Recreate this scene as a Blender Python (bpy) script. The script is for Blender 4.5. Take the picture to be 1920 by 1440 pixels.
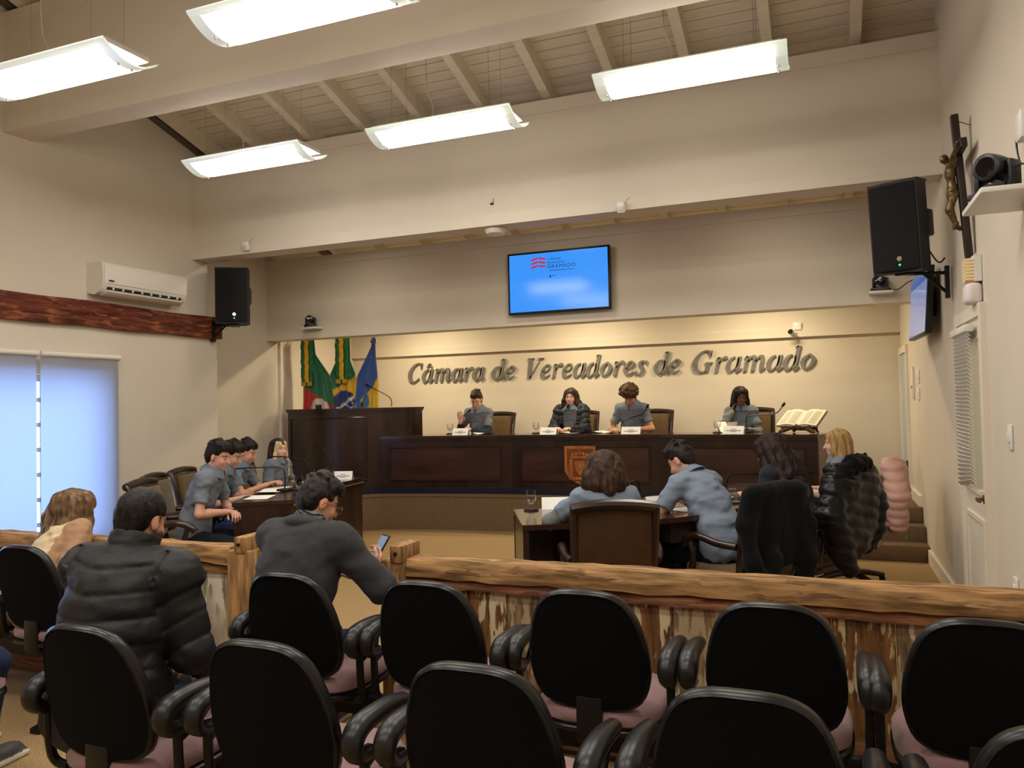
import bpy, bmesh, math, random
import numpy as np
from mathutils import Matrix, Vector

# ------------------------------------------------------------------ camera, world, exposure
for o in list(bpy.data.objects):
    bpy.data.objects.remove(o, do_unlink=True)
SC = bpy.context.scene
COL = SC.collection
PI = math.pi
rad = math.radians

cam_data = bpy.data.cameras.new('camera')
cam = bpy.data.objects.new('camera', cam_data)
COL.objects.link(cam)
SC.camera = cam
cam_data.sensor_width = 36.0
cam_data.lens = 1455.0 / 1920.0 * 36.0
cam_data.clip_start = 0.05
YAW, PITCH, ROLL = rad(21.8), rad(1.54), rad(-1.21)
_f = Vector((-math.sin(YAW) * math.cos(PITCH), math.cos(YAW) * math.cos(PITCH), math.sin(PITCH)))
_r = Vector((math.cos(YAW), math.sin(YAW), 0))
_u = _r.cross(_f)
_r2 = _r * math.cos(ROLL) + _u * math.sin(ROLL)
_u2 = -_r * math.sin(ROLL) + _u * math.cos(ROLL)
cam.matrix_world = Matrix(((_r2.x, _u2.x, -_f.x, 0), (_r2.y, _u2.y, -_f.y, 0), (_r2.z, _u2.z, -_f.z, 1.6), (0, 0, 0, 1)))

world = bpy.data.worlds.new('overcast_sky')
SC.world = world
world.use_nodes = True
bg = world.node_tree.nodes['Background']
bg.inputs['Color'].default_value = (0.28, 0.47, 1.0, 1)
bg.inputs['Strength'].default_value = 9.5

SC.view_settings.view_transform = 'Standard'
SC.view_settings.look = 'None'
SC.view_settings.gamma = 1.0
SC.view_settings.use_curve_mapping = False
SC.view_settings.exposure = 0.0
LAMP_POWER = 20.5       # emission strength of the pendant diffusers
STAGE_POWER = 42.0     # watts of each warm fixture above the dais

# ------------------------------------------------------------------ node materials
MATS = {}
def lin(c):
    return tuple((x / 12.92 if x <= 0.04045 else ((x + 0.055) / 1.055) ** 2.4) for x in [v / 255.0 for v in c])

def new_mat(name, color=(128, 128, 128), rough=0.6, spec=0.5, metal=0.0, noise=0.0, nscale=8.0, stretch=(1, 1, 1),
            color2=None, bump=0.0, bscale=60.0, sheen=0.0, attr=False, coat=0.0, trans=0.0, alpha=1.0, ior=1.45, emit=None, estr=0.0, detail=4.0, ramp=(0.35, 0.65)):
    if name in MATS:
        return MATS[name]
    m = bpy.data.materials.new(name)
    m.use_nodes = True
    nt = m.node_tree
    b = nt.nodes['Principled BSDF']
    c = lin(color)
    b.inputs['Base Color'].default_value = (*c, 1)
    b.inputs['Roughness'].default_value = rough
    b.inputs['Specular IOR Level'].default_value = spec
    b.inputs['Metallic'].default_value = metal
    b.inputs['IOR'].default_value = ior
    if sheen:
        b.inputs['Sheen Weight'].default_value = sheen
    if coat:
        b.inputs['Coat Weight'].default_value = coat
        b.inputs['Coat Roughness'].default_value = 0.12
    if trans:
        b.inputs['Transmission Weight'].default_value = trans
    if emit:
        b.inputs['Emission Color'].default_value = (*lin(emit), 1)
        b.inputs['Emission Strength'].default_value = estr
    src = None
    if attr:
        a = nt.nodes.new('ShaderNodeAttribute')
        a.attribute_name = 'Col'
        src = a.outputs['Color']
        nt.links.new(src, b.inputs['Base Color'])
    if noise or color2 or bump:
        tc = nt.nodes.new('ShaderNodeTexCoord')
        mp = nt.nodes.new('ShaderNodeMapping')
        mp.inputs['Scale'].default_value = stretch
        nt.links.new(tc.outputs['Object'], mp.inputs['Vector'])
    if noise or color2:
        n = nt.nodes.new('ShaderNodeTexNoise')
        n.inputs['Scale'].default_value = nscale
        n.inputs['Detail'].default_value = detail
        nt.links.new(mp.outputs['Vector'], n.inputs['Vector'])
        r = nt.nodes.new('ShaderNodeValToRGB')
        r.color_ramp.elements[0].position, r.color_ramp.elements[1].position = ramp
        nt.links.new(n.outputs['Fac'], r.inputs['Fac'])
        if src is not None:
            mx = nt.nodes.new('ShaderNodeMix')
            mx.data_type = 'RGBA'
            mx.blend_type = 'MULTIPLY'
            mx.inputs['Factor'].default_value = 1.0
            r.color_ramp.elements[0].color = (1 - noise,) * 3 + (1,)
            r.color_ramp.elements[1].color = (1 + noise * 0.4,) * 3 + (1,)
            nt.links.new(src, mx.inputs['A'])
            nt.links.new(r.outputs['Color'], mx.inputs['B'])
            nt.links.new(mx.outputs['Result'], b.inputs['Base Color'])
        else:
            if color2:
                c2 = lin(color2)
            else:
                c2 = tuple(min(1, x * (1 + noise)) for x in c)
                c = tuple(x * (1 - noise) for x in c)
            r.color_ramp.elements[0].color = (*c, 1)
            r.color_ramp.elements[1].color = (*c2, 1)
            nt.links.new(r.outputs['Color'], b.inputs['Base Color'])
    if bump:
        nb = nt.nodes.new('ShaderNodeTexNoise')
        nb.inputs['Scale'].default_value = bscale
        nb.inputs['Detail'].default_value = 3.0
        nt.links.new(mp.outputs['Vector'], nb.inputs['Vector'])
        bp = nt.nodes.new('ShaderNodeBump')
        bp.inputs['Strength'].default_value = bump
        bp.inputs['Distance'].default_value = 0.01
        nt.links.new(nb.outputs['Fac'], bp.inputs['Height'])
        nt.links.new(bp.outputs['Normal'], b.inputs['Normal'])
    MATS[name] = m
    return m

WALL = new_mat('wall_paint', (212, 201, 183), 0.75, 0.25, noise=0.025, nscale=1.6, bump=0.05, bscale=30)
TRIM = new_mat('trim_paint', (214, 203, 185), 0.55, 0.35, noise=0.02, nscale=3)
WHITEP = new_mat('white_paint', (226, 216, 200), 0.5, 0.4, noise=0.02, nscale=4)
CEILP = new_mat('ceiling_boards', (216, 204, 182), 0.6, 0.3, noise=0.05, nscale=6, stretch=(0.3, 2, 1))
CARPET = new_mat('carpet', (122, 96, 62), 0.95, 0.1, color2=(196, 166, 120), nscale=160, bump=0.7, bscale=190, ramp=(0.32, 0.7))
CARPET2 = new_mat('riser_carpet', (92, 74, 55), 0.95, 0.1, color2=(138, 114, 86), nscale=180, bump=0.6, bscale=190, ramp=(0.3, 0.7))
DWOOD = new_mat('dark_mahogany', (32, 19, 15), 0.28, 0.5, color2=(54, 34, 27), nscale=5, stretch=(1.0, 1.0, 0.12), detail=8, coat=0.25, bump=0.02, bscale=30)
DWOODT = new_mat('dark_mahogany_top', (40, 24, 18), 0.16, 0.5, color2=(66, 42, 32), nscale=4, stretch=(0.2, 1, 1), detail=8, coat=0.4)
NAVY = new_mat('navy_vinyl', (20, 26, 42), 0.35, 0.5, noise=0.1)
BLACKP = new_mat('black_plastic', (13, 13, 14), 0.38, 0.5)
BLACKM = new_mat('black_metal', (14, 14, 15), 0.42, 0.5, metal=0.3)
WHITEPL = new_mat('white_plastic', (226, 224, 216), 0.35, 0.5)
GREYM = new_mat('grey_metal', (140, 140, 140), 0.35, 0.5, metal=0.9)
CHROME = new_mat('chrome', (210, 210, 210), 0.12, 0.5, metal=1.0)
PAPER = new_mat('white_paper', (240, 238, 230), 0.8, 0.2)
INK = new_mat('black_ink', (40, 40, 46), 0.8, 0.1)

def glass_mat(name='clear_glass', tint=(1, 1, 1)):
    m = bpy.data.materials.new(name)
    m.use_nodes = True
    nt = m.node_tree
    nt.nodes.remove(nt.nodes['Principled BSDF'])
    out = nt.nodes['Material Output']
    t = nt.nodes.new('ShaderNodeBsdfTransparent')
    t.inputs['Color'].default_value = (*[0.985 * v for v in tint], 1)
    g = nt.nodes.new('ShaderNodeBsdfGlossy')
    g.inputs['Roughness'].default_value = 0.05
    fr = nt.nodes.new('ShaderNodeFresnel')
    fr.inputs['IOR'].default_value = 1.33
    mx = nt.nodes.new('ShaderNodeMixShader')
    hf = nt.nodes.new('ShaderNodeMath')
    hf.operation = 'MULTIPLY'
    hf.inputs[1].default_value = 0.45
    nt.links.new(fr.outputs['Fac'], hf.inputs[0])
    nt.links.new(hf.outputs['Value'], mx.inputs['Fac'])
    nt.links.new(t.outputs['BSDF'], mx.inputs[1])
    nt.links.new(g.outputs['BSDF'], mx.inputs[2])
    nt.links.new(mx.outputs['Shader'], out.inputs['Surface'])
    return m
GLASS = glass_mat()

def emit_mat(name, color, strength):
    m = bpy.data.materials.new(name)
    m.use_nodes = True
    nt = m.node_tree
    nt.nodes.remove(nt.nodes['Principled BSDF'])
    e = nt.nodes.new('ShaderNodeEmission')
    e.inputs['Color'].default_value = (*lin(color), 1)
    e.inputs['Strength'].default_value = strength
    nt.links.new(e.outputs['Emission'], nt.nodes['Material Output'].inputs['Surface'])
    return m

def peel_mat(name, base, paint, paint2, lo=0.5, seed=0.0, rough=0.75, gr=(1, 1, 0.12)):
    """weathered plank: wood grain showing through flaked old paint"""
    m = bpy.data.materials.new(name)
    m.use_nodes = True
    nt = m.node_tree
    b = nt.nodes['Principled BSDF']
    b.inputs['Roughness'].default_value = rough
    b.inputs['Specular IOR Level'].default_value = 0.3
    tc = nt.nodes.new('ShaderNodeTexCoord')
    def noise(scale, stretch, detail, off):
        mp = nt.nodes.new('ShaderNodeMapping')
        mp.inputs['Scale'].default_value = stretch
        mp.inputs['Location'].default_value = (off, off * 1.7, off * 0.6)
        nt.links.new(tc.outputs['Object'], mp.inputs['Vector'])
        oi = nt.nodes.new('ShaderNodeObjectInfo')
        ad = nt.nodes.new('ShaderNodeVectorMath')
        nt.links.new(mp.outputs['Vector'], ad.inputs[0])
        sc = nt.nodes.new('ShaderNodeVectorMath')
        sc.operation = 'SCALE'
        sc.inputs[0].default_value = (13, 7, 9)
        nt.links.new(oi.outputs['Random'], sc.inputs['Scale'])
        nt.links.new(sc.outputs['Vector'], ad.inputs[1])
        n = nt.nodes.new('ShaderNodeTexNoise')
        n.inputs['Scale'].default_value = scale
        n.inputs['Detail'].default_value = detail
        nt.links.new(ad.outputs['Vector'], n.inputs['Vector'])
        return n
    def ramp(n, p0, c0, p1, c1):
        r = nt.nodes.new('ShaderNodeValToRGB')
        r.color_ramp.elements[0].position = p0
        r.color_ramp.elements[0].color = (*c0, 1)
        r.color_ramp.elements[1].position = p1
        r.color_ramp.elements[1].color = (*c1, 1)
        nt.links.new(n.outputs['Fac'], r.inputs['Fac'])
        return r
    def mix(fac, a, bb):
        x = nt.nodes.new('ShaderNodeMix')
        x.data_type = 'RGBA'
        nt.links.new(fac, x.inputs['Factor'])
        nt.links.new(a, x.inputs['A'])
        nt.links.new(bb, x.inputs['B'])
        return x.outputs['Result']
    b1 = lin(base)
    grain = ramp(noise(34, gr, 9, seed), 0.36, tuple(x * 0.45 for x in b1), 0.64, tuple(min(1, x * 1.45) for x in b1))
    pc = ramp(noise(3.5, (1, 1, 0.6), 5, seed + 4), 0.42, lin(paint), 0.58, lin(paint2))
    mask = ramp(noise(26, tuple(x * 1.6 if x < 1 else 1.0 for x in gr), 10, seed + 9), lo, (0, 0, 0), lo + 0.03, (1, 1, 1))
    col = mix(mask.outputs['Color'], grain.outputs['Color'], pc.outputs['Color'])
    nt.links.new(col, b.inputs['Base Color'])
    bp = nt.nodes.new('ShaderNodeBump')
    bp.inputs['Strength'].default_value = 0.5
    bp.inputs['Distance'].default_value = 0.004
    nt.links.new(mask.outputs['Color'], bp.inputs['Height'])
    nt.links.new(bp.outputs['Normal'], b.inputs['Normal'])
    return m

# ------------------------------------------------------------------ mesh helpers
class MB:
    """collects simple solids and links them as one mesh object"""
    def __init__(self):
        self.v, self.f = [], []
    def add(self, vs, fs):
        n = len(self.v)
        self.v += [tuple(p) for p in vs]
        self.f += [tuple(i + n for i in q) for q in fs]
        return self
    def box(self, c, s, rz=0.0, M=None):
        x, y, z = s[0] / 2, s[1] / 2, s[2] / 2
        vs = [Vector((a, b, d)) for a in (-x, x) for b in (-y, y) for d in (-z, z)]
        R = M if M is not None else Matrix.Rotation(rz, 3, 'Z')
        vs = [R @ p + Vector(c) for p in vs]
        return self.add(vs, [(0, 1, 3, 2), (4, 6, 7, 5), (0, 4, 5, 1), (2, 3, 7, 6), (0, 2, 6, 4), (1, 5, 7, 3)])
    def box2(self, lo, hi):
        return self.box([(a + b) / 2 for a, b in zip(lo, hi)], [abs(b - a) for a, b in zip(lo, hi)])
    def rbox(self, c, s, bev=0.01, seg=2, M=None, rz=0.0):
        bm = bmesh.new()
        bmesh.ops.create_cube(bm, size=1.0)
        for p in bm.verts:
            p.co = Vector((p.co.x * s[0], p.co.y * s[1], p.co.z * s[2]))
        bmesh.ops.bevel(bm, geom=list(bm.edges), offset=min(bev, min(s) * 0.49), segments=seg, affect='EDGES', profile=0.5)
        R = M if M is not None else Matrix.Rotation(rz, 3, 'Z')
        bm.verts.index_update()
        vs = [R @ p.co + Vector(c) for p in bm.verts]
        fs = [tuple(q.index for q in f.verts) for f in bm.faces]
        bm.free()
        return self.add(vs, fs)
    def prism(self, poly, z0, z1):
        n = len(poly)
        vs = [(p[0], p[1], z0) for p in poly] + [(p[0], p[1], z1) for p in poly]
        area = sum(poly[i][0] * poly[(i + 1) % n][1] - poly[(i + 1) % n][0] * poly[i][1] for i in range(n))
        fs = [tuple(range(n - 1, -1, -1)), tuple(range(n, 2 * n))] + [(i, (i + 1) % n, n + (i + 1) % n, n + i) for i in range(n)]
        if area < 0:
            fs = [tuple(reversed(f)) for f in fs]
        return self.add(vs, fs)
    def prism_ax(self, poly, a0, a1, M):
        """extrude a 2D polygon (u,v) along w, mapped by 3x3 matrix + nothing"""
        n = len(poly)
        vs = [M @ Vector((p[0], p[1], a0)) for p in poly] + [M @ Vector((p[0], p[1], a1)) for p in poly]
        fs = [tuple(range(n - 1, -1, -1)), tuple(range(n, 2 * n))] + [(i, (i + 1) % n, n + (i + 1) % n, n + i) for i in range(n)]
        return self.add(vs, fs)
    def tube(self, path, r, seg=8, caps=True):
        path = [Vector(p) for p in path]
        n = len(path)
        rs = r if isinstance(r, (list, tuple)) else [r] * n
        up = Vector((0, 0, 1))
        base = len(self.v)
        last = None
        for i, p in enumerate(path):
            t = (path[min(i + 1, n - 1)] - path[max(i - 1, 0)]).normalized()
            if last is None:
                a = t.cross(up)
                if a.length < 1e-3:
                    a = t.cross(Vector((1, 0, 0)))
            else:
                a = last - t * last.dot(t)
            a.normalize()
            last = a
            b = t.cross(a)
            for k in range(seg):
                th = 2 * PI * k / seg
                self.v.append(tuple(p + (a * math.cos(th) + b * math.sin(th)) * rs[i]))
        for i in range(n - 1):
            for k in range(seg):
                q = base + i * seg
                k2 = (k + 1) % seg
                self.f.append((q + k, q + seg + k, q + seg + k2, q + k2))
        if caps:
            self.f.append(tuple(base + k for k in range(seg)))
            self.f.append(tuple(base + (n - 1) * seg + k for k in reversed(range(seg))))
        return self
    def lathe(self, prof, c=(0, 0, 0), seg=16, M=None):
        base = len(self.v)
        R = M if M is not None else Matrix.Identity(3)
        for (r, z) in prof:
            for k in range(seg):
                th = 2 * PI * k / seg
                self.v.append(tuple(R @ Vector((r * math.cos(th), r * math.sin(th), z)) + Vector(c)))
        for i in range(len(prof) - 1):
            for k in range(seg):
                k2 = (k + 1) % seg
                self.f.append((base + i * seg + k, base + i * seg + k2, base + (i + 1) * seg + k2, base + (i + 1) * seg + k))
        self.f.append(tuple(base + k for k in reversed(range(seg))))
        self.f.append(tuple(base + (len(prof) - 1) * seg + k for k in range(seg)))
        return self
    def grid(self, fn, nu, nv):
        base = len(self.v)
        for i in range(nu + 1):
            for j in range(nv + 1):
                self.v.append(tuple(fn(i / nu, j / nv)))
        for i in range(nu):
            for j in range(nv):
                a = base + i * (nv + 1) + j
                self.f.append((a, a + nv + 1, a + nv + 2, a + 1))
        return self
    def mesh(self, name, mat=None, smooth=35):
        me = bpy.data.meshes.new(name)
        me.from_pydata(self.v, [], self.f)
        me.update()
        if mat:
            me.materials.append(mat)
        if smooth:
            me.shade_smooth()
            me.set_sharp_from_angle(angle=rad(smooth))
        return me
    def build(self, name, mat, parent=None, loc=None, rz=None, smooth=35):
        return link(name, self.mesh(name, mat, smooth), parent, loc, rz)

def link(name, me, parent=None, loc=None, rz=None):
    o = bpy.data.objects.new(name, me)
    COL.objects.link(o)
    if parent is not None:
        o.parent = parent
    if loc is not None:
        o.location = loc
    if rz is not None:
        o.rotation_euler = (0, 0, rz)
    return o

def tag(o, label=None, cat=None, group=None, kind=None):
    if label: o['label'] = label
    if cat: o['category'] = cat
    if group: o['group'] = group
    if kind: o['kind'] = kind
    return o

def thing(name, label, cat, loc=(0, 0, 0), rz=0.0, group=None):
    o = bpy.data.objects.new(name, None)
    o.empty_display_size = 0.1
    COL.objects.link(o)
    o.location = loc
    o.rotation_euler = (0, 0, rz)
    return tag(o, label, cat, group)

def copy_tree(o, parent=None):
    c = o.copy()
    COL.objects.link(c)
    c.parent = parent
    for ch in o.children:
        copy_tree(ch, c)
    return c

def struct(name, mb, mat, parent=None, smooth=35, label=None):
    o = mb.build(name, mat, parent, smooth=smooth)
    if parent is None:
        o['kind'] = 'structure'
        if label: o['label'] = label
    return o

def catmull(pts, n=6):
    pts = [Vector(p) for p in pts]
    out = []
    for i in range(len(pts) - 1):
        p0, p1, p2, p3 = pts[max(i - 1, 0)], pts[i], pts[i + 1], pts[min(i + 2, len(pts) - 1)]
        for k in range(n):
            t = k / n
            out.append(0.5 * ((2 * p1) + (p2 - p0) * t + (2 * p0 - 5 * p1 + 4 * p2 - p3) * t * t + (3 * p1 - p0 - 3 * p2 + p3) * t ** 3))
    out.append(pts[-1])
    return out

# ------------------------------------------------------------------ the room
XR, XL, XLS = 0.916, -6.595, -7.10        # right wall, left wall, recessed left wall beside the dais
YB, YREAR = 10.8, -3.2                    # wall behind the dais, wall behind the audience
ST = 0.465                                # dais floor
def ceil_z(y):
    return 4.60 - 0.29 * (y - 6.81) if y > 1.0 else 4.60 + 0.29 * 5.81 - 0.29 * (1.0 - y)

fl = struct('floor', MB().box2((XLS - 0.3, YREAR - 0.2, -0.1), (XR + 0.3, YB + 0.2, 0.0)), CARPET, smooth=0, label='brown speckled carpet floor')

# left wall with a window opening
wl = MB()
WY0, WY1, WZ0, WZ1 = 3.05, 5.60, 0.35, 1.97
wl.box2((XL - 0.25, YREAR, 0), (XL, WY0, 2.45)).box2((XL - 0.25, WY1, 0), (XL, 7.17, 2.45))
wl.box2((XL - 0.25, WY0, 0), (XL, WY1, WZ0)).box2((XL - 0.25, WY0, WZ1), (XL, WY1, 2.45))
wl.box2((XL - 0.25, YREAR, 2.45), (XL, 7.03, 6.6))
wl.box2((XLS - 0.2, 7.0, 0), (XLS, YB, 4.8)).box2((XLS - 0.2, 6.9, 0), (XL - 0.2, 7.03, 4.8))
struct('wall_left', wl, WALL, smooth=0, label='beige left wall with a window and a recess by the dais')
wr = MB().box2((XR, YREAR, 0), (XR + 0.2, YB, 6.6))
wallr = struct('wall_right', wr, WALL, smooth=0, label='beige right wall')
struct('wall_back', MB().box2((XLS - 0.2, YB, 0), (XR + 0.2, YB + 0.2, 4.2)), WALL, smooth=0, label='warm lit wall behind the dais')
struct('wall_rear', MB().box2((XL - 0.3, YREAR - 0.2, 0), (XR + 0.2, YREAR, 6.6)), WALL, smooth=0, label='beige wall behind the audience')

# headers / boxed beams spanning the room
def header(name, y0, y1, z0, z1, x0, x1, label, band=0.11, top=0.12):
    o = struct(name, MB().box2((x0, y0, z0 + 0.012), (x1, y1, z1)), WALL, smooth=0, label=label)
    m = MB().box2((x0, y0 - 0.014, z0), (x1, y1 + 0.014, z0 + 0.02)).box2((x0, y0 - 0.012, z0 + 0.02), (x1, y0, z0 + band))
    m.build('lower_band', TRIM, o, smooth=0)
    m = MB().box2((x0, y0 - 0.02, z1 - top), (x1, y0, z1))
    m.build('upper_band', TRIM, o, smooth=0)
    return o
header('wall_header_front', 6.81, 7.03, 3.32, 4.44, XL, XR, 'beige boxed beam across the hall in front of the dais')
header('wall_header_stage', 8.68, 8.90, 2.55, 3.65, XLS, XR, 'beige boxed beam over the dais carrying the screen', band=0.09)
header('wall_header_near', 4.63, 4.86, 4.08, 5.14, XL, XR, 'large beige boxed beam high across the hall', band=0.12, top=0.1)

# ceiling: sloping slab, boards and rafters as pieces of their own
ce = MB()
def slab(y0, y1, off0, off1, x0=XLS - 0.2, x1=XR + 0.2):
    za, zb = ceil_z(y0), ceil_z(y1)
    vs = [(x0, y0, za + off0), (x1, y0, za + off0), (x1, y1, zb + off0), (x0, y1, zb + off0),
          (x0, y0, za + off1), (x1, y0, za + off1), (x1, y1, zb + off1), (x0, y1, zb + off1)]
    return vs, [(3, 2, 1, 0), (4, 5, 6, 7), (0, 1, 5, 4), (1, 2, 6, 5), (2, 3, 7, 6), (3, 0, 4, 7)]
ce.add(*slab(1.0, YB + 0.2, 0.10, 0.25)).add(*slab(YREAR - 0.2, 1.0, 0.10, 0.25))
ceiling = struct('ceiling', ce, CEILP, smooth=0, label='sloping ceiling of pale painted boards and rafters')
SL = math.atan(0.29)
bw = 0.125
board_me = MB().box((0, 0, 0), (XR - XLS + 0.3, bw - 0.008, 0.03)).mesh('board', CEILP, 0)
y = 2.6
while y < 10.6:
    o = link('board', board_me, ceiling)
    o.location = ((XR + XLS) / 2, y, ceil_z(y) + 0.085)
    o.rotation_euler = (-SL, 0, 0)
    y += bw * math.cos(SL)
raf_me = MB().box((0, 0, 0), (0.085, 8.6, 0.15)).mesh('rafter', CEILP, 0)
for x in (-6.37, -5.735, -5.03, -4.36, -3.70, -3.02, -2.34, -1.69, -1.02, -0.345, 0.33):
    o = link('rafter', raf_me, ceiling)
    o.location = (x, 6.75, ceil_z(6.75) - 0.005)
    o.rotation_euler = (-SL, 0, 0)
o = MB().box((0, 0, 0), (0.16, 8.6, 0.12)).build('cornice', new_mat('dark_cornice', (92, 80, 70), 0.7), ceiling)
o.location = (XL + 0.02, 6.75, ceil_z(6.75) + 0.02); o.rotation_euler = (-SL, 0, 0)

# dais (raised floor with carpeted curb) and steps
curb = [(-7.1, 8.2), (-6.1, 8.35), (-5.61, 8.69), (-5.42, 8.86), (-4.78, 9.02), (-4.24, 9.08), (-3.70, 9.13), (-2.9, 9.16), (-1.8, 9.12), (-0.9, 8.93), (-0.02, 8.70)]
dais = [(-0.02, 8.94), (XR, 8.94), (XR, YB), (XLS, YB)]
struct('floor_dais', MB().prism(curb + dais, 0, ST), CARPET2, smooth=0, label='raised dais with a brown carpeted curb')
lip = MB()
for i in range(len(curb) - 1):
    a, b = Vector((*curb[i], 0)), Vector((*curb[i + 1], 0))
    d = (b - a).normalized(); nn = Vector((d.y, -d.x, 0)) * 0.012
    lip.prism([(a + nn)[:2], (b + nn)[:2], (b - nn)[:2], (a - nn)[:2]], ST - 0.035, ST - 0.005)
struct('trim_1', lip, CARPET2, smooth=0, label='thin edge strip on the dais curb')
st = thing('dais_steps', 'three brown carpeted steps up to the dais along the right wall', 'steps')
st['kind'] = 'structure'
for k, (yy, z) in enumerate(((8.42, 0.155), (8.68, 0.31))):
    MB().rbox(((XR - 0.02) / 2 - 0.005, (yy + 8.94) / 2 + 0.02, z / 2), (XR + 0.02, 8.94 - yy + 0.04, z), 0.012).build('step', CARPET2, st)
MB().rbox(((XR - 0.02) / 2 - 0.005, 9.1, ST - 0.077), (XR + 0.02, 0.36, 0.155), 0.012).build('step', CARPET2, st)

# baseboards
bb = MB().box2((XR - 0.025, YREAR, 0), (XR, 5.30, 0.13)).box2((XR - 0.025, 6.28, 0), (XR, 8.40, 0.13))
struct('baseboard_right', bb, WHITEP, smooth=0, label='white baseboard along the right wall')
struct('baseboard_dais', MB().box2((XR - 0.03, 8.98, ST), (XR, 10.0, ST + 0.11)), WHITEP, smooth=0, label='white baseboard beside the dais landing')
struct('baseboard_left', MB().box2((XL, YREAR, 0), (XL + 0.02, 7.17, 0.1)), WHITEP, smooth=0, label='pale baseboard under the window')

# picture-rail band on the wall behind the dais
tb = MB().box2((XLS, YB - 0.05, 2.42), (XR, YB, 2.52)).box2((XLS, YB - 0.03, 2.52), (XR, YB, 3.3)).box2((XLS, YB - 0.058, 2.405), (XR, YB, 2.425))
struct('trim_2', tb, TRIM, smooth=0, label='beige moulding across the wall above the lettering')
struct('trim_3', MB().box2((XLS, 8.92, ST), (XLS + 0.035, 8.97, 2.9)), WHITEP, smooth=0, label='white vertical cable duct in the dais corner')

# rustic wooden beam on the left wall
BEAMM = peel_mat('red_brown_beam', (96, 44, 30), (116, 62, 44), (150, 92, 50), lo=0.55, gr=(1, 0.12, 1))
wb = MB()
random.seed(3)
ys = [YREAR + 0.1 + i * 0.5 for i in range(21)] + [7.20]
for i in range(len(ys) - 1):
    j0, j1 = 2.688 + 0.008 * math.sin(i * 1.9), 2.688 + 0.008 * math.sin((i + 1) * 1.9)
    k0, k1 = 2.442 + 0.007 * math.sin(i * 2.7), 2.442 + 0.007 * math.sin((i + 1) * 2.7)
    x0, x1 = XL + 0.0, XL + 0.055
    wb.add([(x0, ys[i], k0), (x1, ys[i], k0), (x1, ys[i], j0), (x0, ys[i], j0), (x0, ys[i + 1], k1), (x1, ys[i + 1], k1), (x1, ys[i + 1], j1), (x0, ys[i + 1], j1)],
           [(0, 4, 5, 1), (1, 5, 6, 2), (2, 6, 7, 3), (3, 7, 4, 0)] + ([(4, 7, 6, 5)] if i == len(ys) - 2 else []) + ([(0, 1, 2, 3)] if i == 0 else []))
bo = wb.build('wooden_beam', BEAMM, smooth=0)
tag(bo, 'weathered red-brown wooden beam running along the left wall', 'beam')

# window behind roller blinds
win = struct('window_1', MB().box2((XL - 0.20, WY0, WZ0), (XL - 0.16, WY0 + 0.06, WZ1)).box2((XL - 0.20, WY1 - 0.06, WZ0), (XL - 0.16, WY1, WZ1))
             .box2((XL - 0.20, WY0, WZ0), (XL - 0.16, WY1, WZ0 + 0.06)).box2((XL - 0.20, WY0, WZ1 - 0.06), (XL - 0.16, WY1, WZ1)), WHITEP, smooth=0, label='window with small panes behind the roller blinds')
mun = MB()
for k in range(1, 10):
    yy = WY0 + (WY1 - WY0) * k / 10
    mun.box2((XL - 0.19, yy - 0.02, WZ0), (XL - 0.165, yy + 0.02, WZ1))
for k in range(1, 7):
    zz = WZ0 + (WZ1 - WZ0) * k / 7
    mun.box2((XL - 0.19, WY0, zz - 0.02), (XL - 0.165, WY1, zz + 0.02))
mun.build('glazing_bars', WHITEP, win, smooth=0)
MB().box2((XL - 0.182, WY0, WZ0), (XL - 0.178, WY1, WZ1)).build('pane', GLASS, win, smooth=0)
def blind_mat():
    m = bpy.data.materials.new('blind_fabric')
    m.use_nodes = True
    nt = m.node_tree
    b = nt.nodes['Principled BSDF']
    b.inputs['Base Color'].default_value = (*lin((150, 146, 140)), 1)
    b.inputs['Roughness'].default_value = 0.9
    b.inputs['Specular IOR Level'].default_value = 0.1
    t = nt.nodes.new('ShaderNodeBsdfTranslucent')
    t.inputs['Color'].default_value = (0.62, 0.64, 0.68, 1)
    mx = nt.nodes.new('ShaderNodeMixShader')
    mx.inputs['Fac'].default_value = 0.5
    nt.links.new(b.outputs['BSDF'], mx.inputs[1])
    nt.links.new(t.outputs['BSDF'], mx.inputs[2])
    nt.links.new(mx.outputs['Shader'], nt.nodes['Material Output'].inputs['Surface'])
    return m
BLIND = blind_mat()
for (y0, y1, lab) in ((4.885, 5.71, 'backlit white roller blind on the right of the window, beside bare wall'),
                      (3.55, 4.845, 'backlit white roller blind cut by the left edge of the picture')):
    t = thing('roller_blind', lab, 'blind', (XL + 0.09, y0, 0.33), group='roller blinds on the left window')
    dy = y1 - y0
    MB().grid(lambda u, v: (0.006 * math.sin(u * 9), u * dy, v * 1.80), 12, 4).build('fabric', BLIND, t)
    MB().tube([(0.012, -0.01, 1.82), (0.012, dy + 0.01, 1.82)], 0.026, 14).build('roller_tube', WHITEP, t)
    MB().rbox((-0.02, dy + 0.012, 1.82), (0.08, 0.012, 0.06), 0.004).build('bracket', WHITEPL, t)
    MB().rbox((0, dy / 2, 0.0), (0.014, dy, 0.03), 0.005).build('bottom_bar', WHITEPL, t)

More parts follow.
